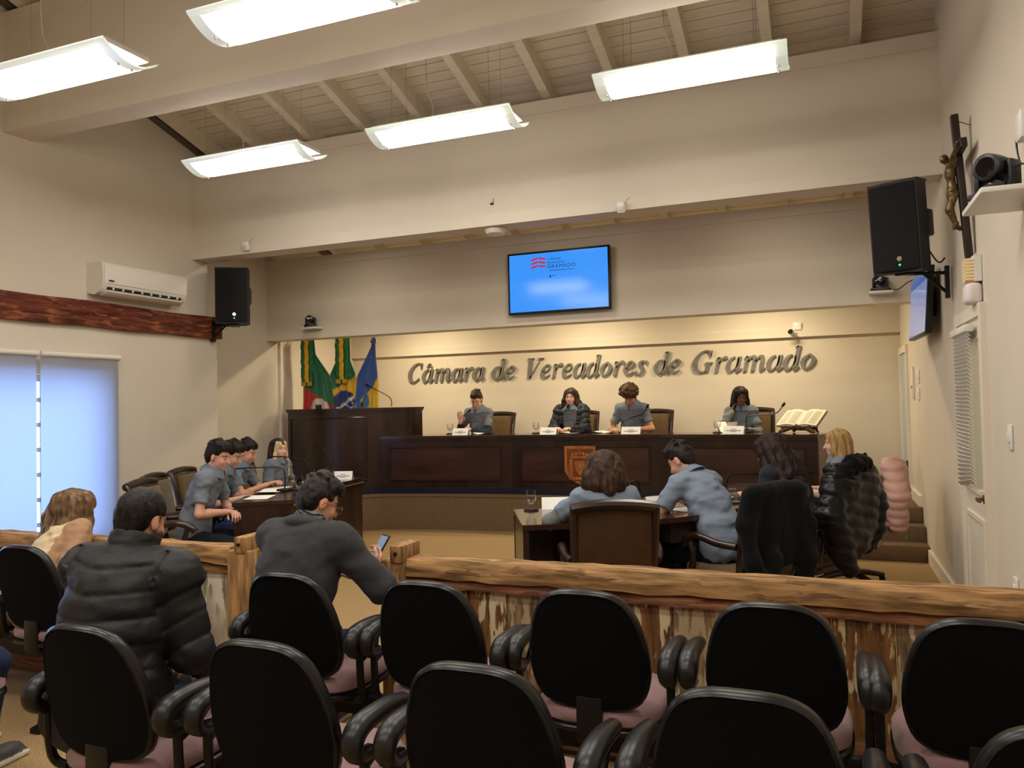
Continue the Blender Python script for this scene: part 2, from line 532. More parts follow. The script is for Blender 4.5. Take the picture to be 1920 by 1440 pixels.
# ---------------- pendant lamps
def make_lamp(loc, label, power):
    t = thing('pendant_lamp', label, 'lamp', loc, group='long pendant lamps')
    Lh, Wd = 0.62, 0.21                                  # half sizes of the bent glass sheet
    def sheet(u, v):                                     # bent across its width, sagging in the middle
        y = -Wd + 2 * Wd * v
        return y, 0.085 * (y / Wd) ** 2
    def rect(x0, x1, v0, v1, dz, nu=4, nv=12):
        m = MB()
        for s in (0, 1):
            m.grid(lambda u, v: (x0 + (x1 - x0) * u, sheet(0, v0 + (v1 - v0) * v)[0], sheet(0, v0 + (v1 - v0) * v)[1] + dz + s * 0.008), nu, nv)
        return m
    rim = MB()
    for (x0, x1, v0, v1) in ((-Lh, -Lh + 0.075, 0, 1), (Lh - 0.075, Lh, 0, 1), (-Lh + 0.075, Lh - 0.075, 0, 0.07), (-Lh + 0.075, Lh - 0.075, 0.93, 1)):
        mm = rect(x0, x1, v0, v1, 0, 4, 12 if v1 - v0 > 0.5 else 2)
        rim.add(mm.v, mm.f)
    rim.build('glass_rim', LAMP_RIM, t)
    mm = MB().grid(lambda u, v: (-Lh + 0.075 + (2 * Lh - 0.15) * u, sheet(0, 0.07 + 0.86 * v)[0], sheet(0, 0.07 + 0.86 * v)[1]), 1, 8)
    mm.build('diffuser', LAMP_GLOW, t)
    MB().rbox((0, 0, 0.105), (2 * Lh - 0.07, 2 * Wd - 0.09, 0.035), 0.006).build('housing', LAMP_HOUSE, t)
    for sx in (-1, 1):
        for sy in (-0.05, 0.05):
            MB().lathe([(0.006, 0), (0.006, 0.012)], (sx * (Lh - 0.06), sy, -0.008), 8).build('screw', GREYM, t)
    top = ceil_z(loc[1]) - loc[2]
    for sx in (-1, 1):
        for sy in (-1, 1):
            MB().tube([(sx * 0.42, sy * 0.12, 0.12), (sx * 0.42, sy * 0.12, top)], 0.0012, 4).build('wire', GREYM, t)
    sx = -0.15
    MB().tube(catmull([(sx, 0, 0.12), (sx + 0.03, 0.01, 0.25), (sx - 0.02, 0, 0.5), (sx, 0, top)], 6), 0.004, 5).build('cord', LAMP_HOUSE, t)
    return t
LAMP_RIM = new_mat('frosted_glass', (206, 214, 206), 0.4, 0.5, trans=0.25, emit=(236, 240, 228), estr=0.42)
LAMP_GLOW = emit_mat('lamp_glow', (255, 249, 239), LAMP_POWER)
LAMP_HOUSE = new_mat('lamp_housing', (190, 180, 168), 0.5)
for (x, yy, lab) in ((-4.56, 5.43, 'lit pendant lamp furthest left in the back row, near the left wall'),
                     (-2.69, 5.45, 'lit pendant lamp in the middle of the back row'),
                     (-0.76, 5.22, 'lit pendant lamp at the right of the back row'),
                     (-4.47, 3.50, 'lit pendant lamp cut off by the left edge of the picture'),
                     (-2.58, 3.48, 'lit pendant lamp cut off by the top edge of the picture'),
                     (-0.72, 3.45, 'lit pendant lamp above the railing near the right wall, just out of view')):
    make_lamp((x, yy, 3.72), lab, 0)
for x in (-4.5, -2.6, -0.7):
    for yy in (1.5, -0.5):
        make_lamp((x, yy, 3.72), 'lit pendant lamp of the rear rows above the audience, out of view', 0)

# warm fixtures above the dais, hidden from the hall by the stage header
for x in (-5.6, -3.1, -0.7):
    t = thing('dais_ceiling_light', 'warm light fixture above the dais, hidden behind the stage beam', 'lamp', (x, 9.75, 3.02), group='dais ceiling lights')
    MB().rbox((0, 0, 0.03), (0.7, 0.16, 0.06), 0.01).build('housing', WHITEPL, t)
    MB().tube([(-0.3, 0, 0.05), (-0.3, 0, 0.70)], 0.006, 6).build('stem', WHITEPL, t)
    MB().tube([(0.3, 0, 0.05), (0.3, 0, 0.70)], 0.006, 6).build('stem', WHITEPL, t)
    ld = bpy.data.lights.new('dais_glow', 'AREA')
    ld.shape = 'RECTANGLE'; ld.size = 0.66; ld.size_y = 0.13
    ld.energy = STAGE_POWER; ld.color = (1.0, 0.83, 0.55)
    lo = bpy.data.objects.new('dais_glow', ld)
    COL.objects.link(lo); lo.parent = t; lo.location = (0, 0, -0.004)

# neutral fixtures on the slope between the two beams, hidden from the hall by the front beam
for x in (-5.4, -2.8, -0.4):
    t = thing('beam_light', 'small light fixture between the two beams, hidden behind the front beam', 'lamp', (x, 7.62, 3.66), group='hidden fixtures between the beams')
    MB().rbox((0, 0, 0.03), (0.5, 0.14, 0.06), 0.01).build('housing', WHITEPL, t)
    MB().tube([(0, 0, 0.05), (0, 0, 0.62)], 0.006, 6).build('stem', WHITEPL, t)
    ld = bpy.data.lights.new('beam_glow', 'AREA')
    ld.shape = 'RECTANGLE'; ld.size = 0.46; ld.size_y = 0.11
    ld.energy = 9.0; ld.color = (1.0, 0.90, 0.76)
    lo = bpy.data.objects.new('beam_glow', ld)
    COL.objects.link(lo); lo.parent = t; lo.location = (0, 0, -0.004)
# ------------------------------------------------------------------ text and lettering helpers
def text_mesh(txt, size, mat, extrude=0.0006, align='LEFT', spacing=1.0):
    cu = bpy.data.curves.new('print', 'FONT')
    cu.body = txt
    cu.size = size
    cu.extrude = extrude
    cu.align_x = align
    cu.space_character = spacing
    cu.resolution_u = 3
    o = bpy.data.objects.new('print', cu)
    COL.objects.link(o)
    dg = bpy.context.evaluated_depsgraph_get()
    me = bpy.data.meshes.new_from_object(o.evaluated_get(dg))
    bpy.data.objects.remove(o, do_unlink=True)
    me.materials.clear()
    me.materials.append(mat)
    return me

def on_front(o, c):                       # lay an XY drawing onto a surface facing -Y
    o.rotation_euler = (PI / 2, 0, 0)
    o.location = c
    return o

def ribbon(mb, pts, depth, n=5, slant=0.24, closed=False):
    """variable-width stroke (x, y, w) extruded towards -Y, x-height = 1"""
    P = [Vector((p[0], p[1], p[2])) for p in pts]
    if closed:
        P = P + [P[0]]
    S = catmull(P, n) if len(P) > 2 else P
    L, R = [], []
    for i, p in enumerate(S):
        a = S[max(i - 1, 0)]
        b = S[min(i + 1, len(S) - 1)]
        if closed and i in (0, len(S) - 1):
            a, b = S[-2], S[1]
        t = Vector((b.x - a.x, b.y - a.y))
        if t.length < 1e-6:
            t = Vector((1, 0))
        t.normalize()
        nx, ny = -t.y * p.z / 2, t.x * p.z / 2
        L.append((p.x + nx, p.y + ny))
        R.append((p.x - nx, p.y - ny))
    sh = lambda q: (q[0] + slant * q[1], q[1])
    for i in range(len(S) - 1):
        quad = [sh(R[i]), sh(R[i + 1]), sh(L[i + 1]), sh(L[i])]
        ar = sum(quad[k][0] * quad[(k + 1) % 4][1] - quad[(k + 1) % 4][0] * quad[k][1] for k in range(4))
        if ar < 0:
            quad.reverse()
        vs = [(q[0], 0, q[1]) for q in quad] + [(q[0], -depth, q[1]) for q in quad]
        mb.add(vs, [(0, 1, 2, 3), (7, 6, 5, 4), (0, 4, 5, 1), (1, 5, 6, 2), (2, 6, 7, 3), (3, 7, 4, 0)])
T, B, K = 0.10, 0.29, 0.16
def _bowl(cx=0.40, rx=0.30):
    return [(cx + 0.05, 0.98, T), (cx - rx * 0.62, 0.84, 0.2), (cx - rx, 0.46, B), (cx - rx * 0.55, 0.10, 0.2), (cx, 0.03, T), (cx + rx * 0.75, 0.30, T), (cx + rx * 0.95, 0.65, T), (cx + rx * 0.8, 0.93, T)]
GLYPH = {
    'C': (1.34, [[(1.12, 1.08, T), (1.05, 1.36, 0.16), (0.82, 1.49, T), (0.45, 1.30, 0.22), (0.20, 0.75, 0.34), (0.36, 0.22, 0.26), (0.72, 0.03, T), (1.08, 0.30, T)], [(1.13, 1.02, 0.05), (1.11, 1.50, 0.07)]]),
    'G': (1.50, [[(1.15, 1.08, T), (1.06, 1.36, 0.16), (0.82, 1.49, T), (0.45, 1.30, 0.22), (0.20, 0.75, 0.34), (0.36, 0.22, 0.26), (0.74, 0.03, T), (1.02, 0.10, T)], [(1.17, 1.02, 0.05), (1.15, 1.50, 0.07)], [(1.10, 0.62, 0.28), (1.10, 0.06, 0.28)], [(0.86, 0.65, 0.08), (1.38, 0.65, 0.08)]]),
    'a': (1.0, [_bowl(), [(0.74, 1.0, 0.24), (0.74, 0.25, 0.25), (0.80, 0.05, 0.18), (1.02, 0.20, 0.06)]]),
    'd': (1.02, [_bowl(), [(0.52, 1.46, 0.05), (0.72, 1.52, 0.12)], [(0.74, 1.55, 0.24), (0.74, 0.25, 0.25), (0.80, 0.05, 0.18), (1.02, 0.20, 0.06)]]),
    'm': (1.52, [[(0.05, 0.86, 0.06), (0.22, 0.98, 0.14)], [(0.24, 1.0, 0.24), (0.24, 0.0, 0.24)], [(0.28, 0.62, T), (0.46, 0.93, 0.14), (0.66, 0.92, 0.24), (0.72, 0.60, 0.25), (0.72, 0.0, 0.24)],
                 [(0.76, 0.62, T), (0.94, 0.93, 0.14), (1.14, 0.92, 0.24), (1.20, 0.60, 0.25), (1.20, 0.25, 0.25), (1.26, 0.05, 0.18), (1.48, 0.20, 0.06)]]),
    'r': (0.80, [[(0.05, 0.86, 0.06), (0.22, 0.98, 0.14)], [(0.24, 1.0, 0.24), (0.24, 0.0, 0.24)], [(0.28, 0.55, T), (0.44, 0.88, 0.13), (0.62, 0.98, 0.2), (0.72, 0.86, 0.2)]]),
    'e': (0.90, [[(0.18, 0.46, 0.08), (0.52, 0.52, 0.1), (0.68, 0.75, 0.16), (0.56, 0.95, 0.12), (0.36, 0.93, 0.12), (0.17, 0.62, 0.26), (0.18, 0.28, 0.28), (0.42, 0.05, 0.16), (0.80, 0.24, 0.06)]]),
    'o': (0.95, [[(0.48, 0.98, T), (0.20, 0.72, 0.24), (0.15, 0.36, 0.26), (0.40, 0.03, T), (0.70, 0.28, 0.24), (0.75, 0.64, 0.26)]]),
    's': (0.76, [[(0.66, 0.76, 0.1), (0.50, 0.96, 0.12), (0.26, 0.86, 0.2), (0.30, 0.62, 0.24), (0.52, 0.38, 0.24), (0.48, 0.12, 0.2), (0.24, 0.03, 0.12), (0.08, 0.20, 0.1)], [(0.70, 0.68, 0.05), (0.70, 1.0, 0.06)], [(0.03, 0.0, 0.05), (0.03, 0.32, 0.06)]]),
    'V': (1.28, [[(0.30, 1.46, 0.33), (0.46, 0.02, 0.28)], [(1.12, 1.46, 0.10), (0.50, 0.02, 0.13)], [(0.02, 1.47, 0.08), (0.56, 1.47, 0.08)], [(0.88, 1.47, 0.08), (1.34, 1.47, 0.08)]]),
}
LETTER = new_mat('brushed_steel', (118, 116, 111), 0.5, 0.5, metal=0.25, noise=0.12, nscale=3)
sign = thing('wall_lettering', 'large grey metal italic letters on the wall behind the dais', 'lettering', (-6.11, YB, 1.985))
XH = 0.198
for word, x0, x1 in (('Câmara', -6.11, -4.76), ('de', -4.66, -4.24), ('Vereadores', -4.12, -2.29), ('de', -2.19, -1.79), ('Gramado', -1.68, -0.07)):
    total = sum(GLYPH['a' if ch == 'â' else ch][0] for ch in word) - 0.06
    sx = (x1 - x0 - 0.03) / total
    cx = x0 + 6.11
    for ch in word:
        wdt, strokes = GLYPH['a' if ch == 'â' else ch]
        m = MB()
        for s in strokes:
            closed = ch == 'o'
            ribbon(m, s, 0.12, closed=closed)
        if ch == 'â':
            ribbon(m, [(0.25, 1.14, 0.08), (0.47, 1.40, 0.2)], 0.12)
            ribbon(m, [(0.43, 1.40, 0.2), (0.70, 1.14, 0.08)], 0.12)
        me = m.mesh('letter', LETTER, 0)
        o = link('letter', me, sign, (cx, -0.012, 0))
        o.scale = (sx, XH, XH)
        cx += wdt * sx

# ------------------------------------------------------------------ rustic railing between audience and floor
RAILW = peel_mat('old_rail_wood', (148, 112, 70), (112, 80, 50), (176, 138, 94), lo=0.58, gr=(0.12, 1, 1))
RAILR = peel_mat('red_rail_wood', (122, 80, 52), (100, 60, 42), (150, 104, 66), lo=0.56, gr=(0.12, 1, 1))
POSTW = peel_mat('old_post_wood', (156, 118, 74), (122, 88, 56), (178, 140, 94), lo=0.62, gr=(1, 1, 0.12))
PLANKS = [peel_mat('plank_brown_flaked', (112, 76, 42), (204, 188, 150), (186, 164, 122), lo=0.505, seed=1),
          peel_mat('plank_red_flaked', (124, 66, 40), (202, 180, 134), (150, 78, 52), lo=0.485, seed=6),
          peel_mat('plank_grey_flaked', (130, 104, 74), (200, 188, 162), (170, 148, 114), lo=0.475, seed=11),
          peel_mat('plank_pale', (158, 146, 122), (206, 200, 186), (150, 138, 118), lo=0.47, seed=15)]
def wobble_beam(x0, x1, y0, y1, z0, z1, amp=0.007, step=0.09, seed=0):
    rnd = random.Random(seed)
    m = MB()
    n = max(2, int((x1 - x0) / step))
    rows = []
    for i in range(n + 1):
        x = x0 + (x1 - x0) * i / n
        w = lambda: rnd.uniform(-amp, amp)
        rows.append([(x, y0 + w(), z0 + w()), (x, y0 + w() - 0.004, (z0 + z1) / 2 + w()), (x, y0 + w() + 0.006, z1 - 0.012 + w()), (x, y0 + 0.018, z1 + w() * 0.6), (x, y1, z1 + w() * 0.6), (x, y1 + w(), z0)])
    b = 0
    for r in rows:
        m.v += r
    k = 6
    for i in range(n):
        for j in range(k):
            a, c = i * k + j, i * k + (j + 1) % k
            m.f.append((a, a + k, c + k, c))
    m.f.append(tuple(range(k)))
    m.f.append(tuple(n * k + j for j in reversed(range(k))))
    return m
def railing(x0, x1, label, seed, pale):
    t = thing('wooden_railing', label, 'railing', ((x0 + x1) / 2, 3.44, 0), group='old plank railings in front of the audience')
    cx = (x0 + x1) / 2
    L = (x1 - x0) / 2
    wobble_beam(-L, L, -0.06, 0.07, 0.760, 0.852, seed=seed).build('top_beam', RAILW, t, smooth=25)
    wobble_beam(-L, L, -0.042, 0.05, 0.712, 0.762, amp=0.003, seed=seed + 1).build('under_rail', RAILR, t, smooth=60)
    wobble_beam(-L, L, -0.042, 0.05, 0.03, 0.245, amp=0.003, seed=seed + 2).build('bottom_rail', RAILR, t, smooth=60)
    rnd = random.Random(seed)
    x = -L
    i = 0
    while x < L - 0.03:
        w = min(rnd.uniform(0.12, 0.24), L - x)
        m = MB().rbox((w / 2, rnd.uniform(-0.004, 0.004), 0.478), (w - 0.004, 0.03, 0.476), 0.004, 1)
        mat = PLANKS[3 if pale and rnd.random() < 0.75 else rnd.choice((0, 0, 1, 2, 2))]
        m.build('plank', mat, t, loc=(x, 0, 0))
        x += w
        i += 1
    return t
railing(-1.94, XR - 0.005, 'long old plank railing with flaked paint, right of the gateway', 5, False)
railing(XL + 0.03, -3.045, 'old plank railing with pale boards, left of the gateway', 8, True)
for (x, lab) in ((-2.97, 'old wooden gate post left of the gateway, with a notched peg on top'), (-2.01, 'old wooden gate post right of the gateway, with a short peg on top')):
    t = thing('gate_post', lab, 'post', (x, 3.45, 0), group='gate posts')
    wd = 0.15 if x < -2.5 else 0.13
    m = MB().rbox((0, 0, 0.42), (wd, 0.17, 0.84), 0.012, 2)
    po_ = m.build('post', POSTW, t)
    px = 0.02 if x < -2.5 else 0.03
    pk = MB()
    pk.rbox((px, 0.0, 0.872), (0.075, 0.19, 0.09), 0.012, 2)
    pk = pk.build('peg', POSTW, t)
    MB().lathe([(0.009, 0), (0.009, 0.012)], (px, -0.094, 0.877), 10, Matrix.Rotation(PI / 2, 3, 'X')).build('peg_hole', new_mat('hole_dark', (22, 14, 10), 0.9), pk)

# ------------------------------------------------------------------ audience chairs on beams
FABB = new_mat('black_chair_fabric', (11, 11, 13), 0.92, 0.15, noise=0.2, nscale=300, bump=0.25, bscale=420)
MAUVE = new_mat('mauve_fabric', (142, 112, 112), 0.9, 0.15, noise=0.1, nscale=260, bump=0.3, bscale=380, sheen=0.2)
RIMB = new_mat('black_trim', (20, 20, 21), 0.3, 0.5)
ARMP = new_mat('black_arm_pad', (24, 24, 25), 0.34, 0.5)
PROF = [(0.468, 0.0), (0.470, 0.085), (0.482, 0.145), (0.51, 0.190), (0.56, 0.215), (0.63, 0.226), (0.71, 0.220), (0.78, 0.204), (0.84, 0.182), (0.88, 0.155), (0.905, 0.118), (0.918, 0.07), (0.921, 0.0)]
def back_y(x, z):
    return -(z - 0.47) * 0.20 + 0.03 - 0.55 * x * x * -1.0
def make_audience_chair():
    t = thing('audience_chair', 'x', 'chair', group='black upholstered audience chairs on floor beams')
    def shell(off, scale):
        m = MB()
        rows = []
        for z, w in PROF:
            zz = 0.695 + (z - 0.695) * scale
            ww = w * scale
            row = []
            for j in range(13):
                x = ww * (j / 6 - 1)
                row.append((x, back_y(x, zz) + off, zz))
            rows.append(row)
        return rows
    f, b = shell(0.024, 0.985), shell(-0.016, 0.985)
    def skin(rows, flip):
        m = MB()
        n = len(rows[0])
        for r in rows:
            m.v += r
        for i in range(len(rows) - 1):
            for j in range(n - 1):
                q = (i * n + j, i * n + j + 1, (i + 1) * n + j + 1, (i + 1) * n + j)
                m.f.append(q if not flip else tuple(reversed(q)))
        return m
    bo_ = skin(b, False).build('backrest', FABB, t, smooth=60)
    skin(f, True).build('back_cushion', MAUVE, bo_, smooth=60)
    loop = [(w, z) for z, w in PROF] + [(-w, z) for z, w in reversed(PROF)][1:]
    path = [(x, back_y(x, z) + 0.004, z) for x, z in loop]
    path = catmull(path, 2)
    mm = MB()
    n = len(path)
    for i, p in enumerate(path):                          # flattened rim band
        pn = Vector((p.x, 0, p.z - 0.695)).normalized()
        for a, d in ((-0.022, -0.008), (-0.014, 0.004), (0.014, 0.004), (0.022, -0.008)):
            mm.v.append((p.x + pn.x * d, p.y + a, p.z + pn.z * d))
    for i in range(n - 1):
        for j in range(3):
            mm.f.append((i * 4 + j, i * 4 + j + 1, (i + 1) * 4 + j + 1, (i + 1) * 4 + j))
    mm.build('rim', RIMB, bo_, smooth=60)
    def seat_pt(u, v, z0, z1):
        x = (u - 0.5) * 2
        y = v
        return x, y
    def seat(m, z0, zt, sc):
        import numpy as _n
        pts = []
        for k in range(28):
            th = 2 * PI * k / 28
            c, s = math.cos(th), math.sin(th)
            e = 0.62
            pts.append((0.245 * sc * math.copysign(abs(c) ** e, c), 0.255 + 0.245 * sc * math.copysign(abs(s) ** e, s)))
        base = len(m.v)
        rings = [(0.93, z0), (1.0, z0 + 0.015), (1.0, zt - 0.03), (0.93, zt - 0.006), (0.6, zt + 0.004), (0.05, zt)]
        for sc2, z in rings:
            for (x, y) in pts:
                m.v.append((x * sc2, 0.255 + (y - 0.255) * sc2, z))
        for i in range(len(rings) - 1):
            for k in range(28):
                k2 = (k + 1) % 28
                m.f.append((base + i * 28 + k, base + i * 28 + k2, base + (i + 1) * 28 + k2, base + (i + 1) * 28 + k))
        m.f.append(tuple(base + k for k in reversed(range(28))))
        m.f.append(tuple(base + 5 * 28 + k for k in range(28)))
        return m
    so_ = seat(MB(), 0.405, 0.478, 1.0).build('seat', MAUVE, t, smooth=50)
    seat(MB(), 0.385, 0.415, 1.02).build('seat_shell', RIMB, so_, smooth=50)
    MB().rbox((0, 0.02, 0.435), (0.10, 0.035, 0.17), 0.008).rbox((0, 0.10, 0.36), (0.10, 0.18, 0.04), 0.008).build('back_bracket', BLACKP, t)
    for s in (-1, 1):
        p = catmull([(s * 0.292, 0.29, 0.668), (s * 0.292, 0.18, 0.684), (s * 0.292, 0.06, 0.684), (s * 0.292, 0.01, 0.664), (s * 0.292, -0.002, 0.630), (s * 0.292, 0.03, 0.598), (s * 0.292, 0.09, 0.588)], 4)
        n = len(p)
        m = MB().tube(p, [0.022 + 0.009 * math.sin(PI * min(1, (i + 2) / n)) for i in range(n)], 10)
        m.v = [(s * 0.292 + (x - s * 0.292) * 1.18, y, z) for x, y, z in m.v]
        ao_ = m.build('armrest', ARMP, t, smooth=60)
        MB().tube(catmull([(s * 0.292, 0.06, 0.592), (s * 0.292, 0.065, 0.48), (s * 0.285, 0.08, 0.40), (s * 0.22, 0.10, 0.375), (s * 0.05, 0.12, 0.368)], 4), 0.016, 8).build('arm_bracket', BLACKM, ao_)
        MB().tube([(s * 0.292, 0.25, 0.662), (s * 0.292, 0.15, 0.58), (s * 0.292, 0.06, 0.55)], 0.012, 6).build('arm_stay', BLACKM, ao_)
    return t
proto = make_audience_chair()
AUD = [(-4.54, 2.88, 0, 'black audience chair left of the long-haired woman, mostly out of the picture'),
       (-3.90, 2.86, 0, 'black audience chair carrying the long-haired woman in the tan coat'),
       (-2.10, 2.70, 0, 'black audience chair carrying the man in the grey coat'),
       (-1.465, 2.73, 0, 'empty black audience chair just right of the man in the grey coat'),
       (-0.833, 2.77, 0, 'empty black audience chair, middle of the front row, its mauve seat and bracket in view'),
       (-0.180, 2.78, 0, 'empty black audience chair in the front row, second from the right wall'),
       (0.435, 2.76, 0, 'empty black audience chair at the right end of the front row, by the wall'),
       (-2.235, 1.86, 0, 'black audience chair carrying the man in the quilted black jacket'),
       (-1.565, 1.90, 0, 'empty black audience chair just right of the man in the quilted jacket'),
       (-0.880, 1.91, 0, 'empty black audience chair at the bottom centre of the picture'),
       (-0.195, 1.94, 0, 'empty black audience chair at the bottom right, second from the corner'),
       (0.480, 1.94, 0, 'black audience chair in the bottom right corner, only its edge and arm in view'),
       (-3.56, 1.90, 0, 'black audience chair under the person in blue jeans, out of view on the left')]
for i, (x, yy, r, lab) in enumerate(AUD):
    o = proto if i == 0 else copy_tree(proto)
    o.location = (x, yy, 0)
    o['label'] = lab
def seat_beam(x0, x1, yy, lab):
    t = thing('seat_beam', lab, 'seat frame', ((x0 + x1) / 2, yy, 0), group='steel beams under the audience chairs')
    L = (x1 - x0) / 2
    MB().rbox((0, 0, 0.325), (2 * L, 0.055, 0.085), 0.006).build('beam', BLACKM, t)
    for s in (-1, 1):
        x = s * (L - 0.16)
        MB().rbox((x, 0, 0.16), (0.05, 0.07, 0.26), 0.006).build('leg', BLACKM, t)
        m = MB()
        m.prism_ax([(-0.27, 0), (0.27, 0), (0.27, 0.025), (0.06, 0.06), (-0.06, 0.06), (-0.27, 0.025)], x - 0.03, x + 0.03, Matrix(((0, 0, 1), (1, 0, 0), (0, 1, 0))))
        m.build('foot', BLACKM, t, smooth=0)
seat_beam(-2.42, 0.75, 2.90, 'black steel beam and feet under the right-hand front row of chairs')
seat_beam(-4.90, -3.56, 3.02, 'black steel beam under the left-hand front row of chairs')
seat_beam(-2.60, 0.80, 2.07, 'black steel beam under the right-hand rear row of chairs')
seat_beam(-4.80, -3.30, 2.08, 'black steel beam under the left-hand rear row of chairs')

# ------------------------------------------------------------------ dais desk, lectern and tables
FR = [(-5.52, 9.00), (-3.74, 9.27), (-1.80, 9.22), (-0.06, 8.91)]
def offs(poly, d):
    out = []
    for i, p in enumerate(poly):
        a = Vector(poly[max(i - 1, 0)]); b = Vector(poly[min(i + 1, len(poly) - 1)])
        t = (b - a).normalized()
        out.append((p[0] - t.y * d, p[1] + t.x * d))
    return out
desk = thing('dais_desk', 'long dark wooden panelled desk on the dais', 'desk', (-2.8, 9.2, ST))
def D(m, name, mat, par=None, smooth=35):
    m.v = [(x + 2.8, y - 9.2, z - ST) for x, y, z in m.v]
    return m.build(name, mat, desk if par is None else par, smooth=smooth)
END = [(0.17, 9.40), (0.17, 9.48)]
front_in = offs(FR, 0.06)
D(MB().prism(FR + list(reversed(front_in)), 0.53, 1.18), 'front', DWOOD, smooth=0)
D(MB().prism([(-0.06, 8.91), (0.17, 9.46), (0.12, 9.49), (-0.12, 8.95)], ST + 0.005, 1.18), 'side', new_mat('desk_side_wood', (104, 84, 60), 0.3, 0.5, color2=(120, 98, 72), nscale=6, stretch=(1, 1, 0.2)), smooth=0)
topf = offs(FR, -0.035)
topb = offs(FR, 0.62)
for i in range(3):
    D(MB().prism([topf[i], topf[i + 1], topb[i + 1], topb[i]], 1.18, 1.215), 'top', DWOODT, smooth=0)
D(MB().prism([topf[3], (0.21, 9.46), topb[3]], 1.18, 1.215), 'top', DWOODT, smooth=0)
mo = offs(FR, -0.018)
D(MB().prism(mo + list(reversed(front_in)), 1.15, 1.182), 'cornice', DWOOD, smooth=0)
for i in range(3):
    a, b = Vector(FR[i]), Vector(FR[i + 1])
    L = (b - a).length
    d = (b - a) / L
    ang = math.atan2(d.y, d.x)
    def seg(u0, u1, z0, z1, pr, m):
        c = a + d * (u0 + u1) / 2
        nrm = Vector((d.y, -d.x))
        c = c + nrm * (pr / 2)
        m.rbox((c.x, c.y, (z0 + z1) / 2), (u1 - u0, pr, z1 - z0), 0.004, 1, rz=ang)
    m = MB()
    u0, u1, z0, z1 = 0.13, L - 0.13, 0.62, 1.07
    seg(u0, u1, z1 - 0.016, z1, 0.014, m); seg(u0, u1, z0, z0 + 0.02, 0.018, m)
    seg(u0, u0 + 0.016, z0, z1, 0.014, m); seg(u1 - 0.016, u1, z0, z1, 0.014, m)
    D(m, 'panel_moulding', DWOOD)
    m = MB(); seg(u0 + 0.02, u1 - 0.02, z0 + 0.02, z1 - 0.016, 0.004, m)
    D(m, 'panel', new_mat('desk_panel', (42, 25, 20), 0.3, 0.5, color2=(68, 43, 34), nscale=4, stretch=(0.25, 0.25, 1.2), detail=8, coat=0.2))
o = MB()
path = catmull([(-6.9, 8.33, 0), (-6.1, 8.46, 0), (-5.60, 8.86, 0), (-5.3, 8.98, 0)] + [(p[0], p[1] - 0.03, 0) for p in FR[1:]], 5)
for i in range(len(path) - 1):
    a, b = path[i], path[i + 1]
    d = (b - a).normalized(); n1 = Vector((d.y, -d.x, 0))
    q = [a + n1 * 0.05, b + n1 * 0.05, b - n1 * 0.02, a - n1 * 0.02]
    o.prism([p[:2] for p in q], 0.466, 0.545)
D(o, 'base_band', NAVY, smooth=50)

lec = thing('lectern', 'tall dark wooden lectern with a curved front in front of the flags', 'lectern', (-6.2, 9.0, ST))
def LE(m, name, mat, smooth=35):
    m.v = [(x + 6.2, y - 9.0, z - ST) for x, y, z in m.v]
    return m.build(name, mat, lec, smooth=smooth)
lfront = [p[:2] for p in catmull([(-6.86, 8.80, 0), (-6.5, 8.70, 0), (-6.1, 8.72, 0), (-5.75, 8.85, 0), (-5.45, 9.08, 0), (-5.27, 9.36, 0), (-5.21, 9.62, 0)], 4)]
lback = [(-5.30, 9.62), (-5.62, 9.16), (-6.80, 9.12)]
LE(MB().prism(lfront + lback, 0.54, 1.555), 'body', DWOOD, smooth=40)
lo_ = offs(lfront, -0.035)
LE(MB().prism(lo_ + [(-5.28, 9.64), (-5.60, 9.18), (-6.86, 9.14)], 1.575, 1.60), 'top', DWOOD, smooth=40)
LE(MB().prism(offs(lfront, -0.018) + lback, 1.55, 1.58), 'cornice', DWOOD, smooth=40)
m = MB()
lf = offs(lfront, -0.006)
seg_pts = [p for p in lf if -6.80 < p[0] < -5.62]
for z in (1.475, 0.64):
    m.tube([(p[0], p[1], z) for p in seg_pts], 0.011, 6)
for p in (seg_pts[0], seg_pts[-1]):
    m.tube([(p[0], p[1], 0.64), (p[0], p[1], 1.475)], 0.011, 6)
LE(m, 'panel_moulding', DWOOD)
LE(MB().prism(offs(lfront, 0.0) + lback, ST + 0.002, 0.541), 'plinth', DWOOD, smooth=40)

# carved crest on the desk front
CREST = new_mat('carved_wood', (150, 88, 40), 0.5, 0.4, color2=(178, 110, 54), nscale=9, stretch=(1, 1, 0.3))
CREST2 = new_mat('carved_wood_dark', (112, 60, 28), 0.55, 0.3, noise=0.15)
cr = thing('carved_crest', 'carved wooden coat of arms mounted on the dais desk front', 'crest', (-2.80, 9.232, 0.60))
def shield(w, z0, z1, y0, y1, m):
    pts = [(-w, z1), (w, z1), (w, z0 + 0.16), (w * 0.72, z0 + 0.07), (w * 0.3, z0 + 0.025), (0, z0), (-w * 0.3, z0 + 0.025), (-w * 0.72, z0 + 0.07), (-w, z0 + 0.16)]
    return m.prism_ax(list(reversed(pts)), y0, y1, Matrix(((1, 0, 0), (0, 0, -1), (0, 1, 0))))
shield(0.20, 0.0, 0.475, 0.0, 0.03, MB()).build('border', CREST, cr, smooth=0)
m = MB(); shield(0.165, 0.035, 0.44, 0.0, 0.034, m); m.build('field', CREST2, cr, smooth=0)
def blob(m, c, r, seg=10):
    prof = [(max(1e-3, math.sin(a) * 1.0), -math.cos(a)) for a in [PI * k / 6 for k in range(7)]]
    base = len(m.v)
    mm = MB().lathe(prof, (0, 0, 0), seg)
    m.add([(c[0] + x * r[0], c[1] + y_ * r[1], c[2] + z * r[2]) for x, y_, z in mm.v], mm.f)
random.seed(2)
m = MB()
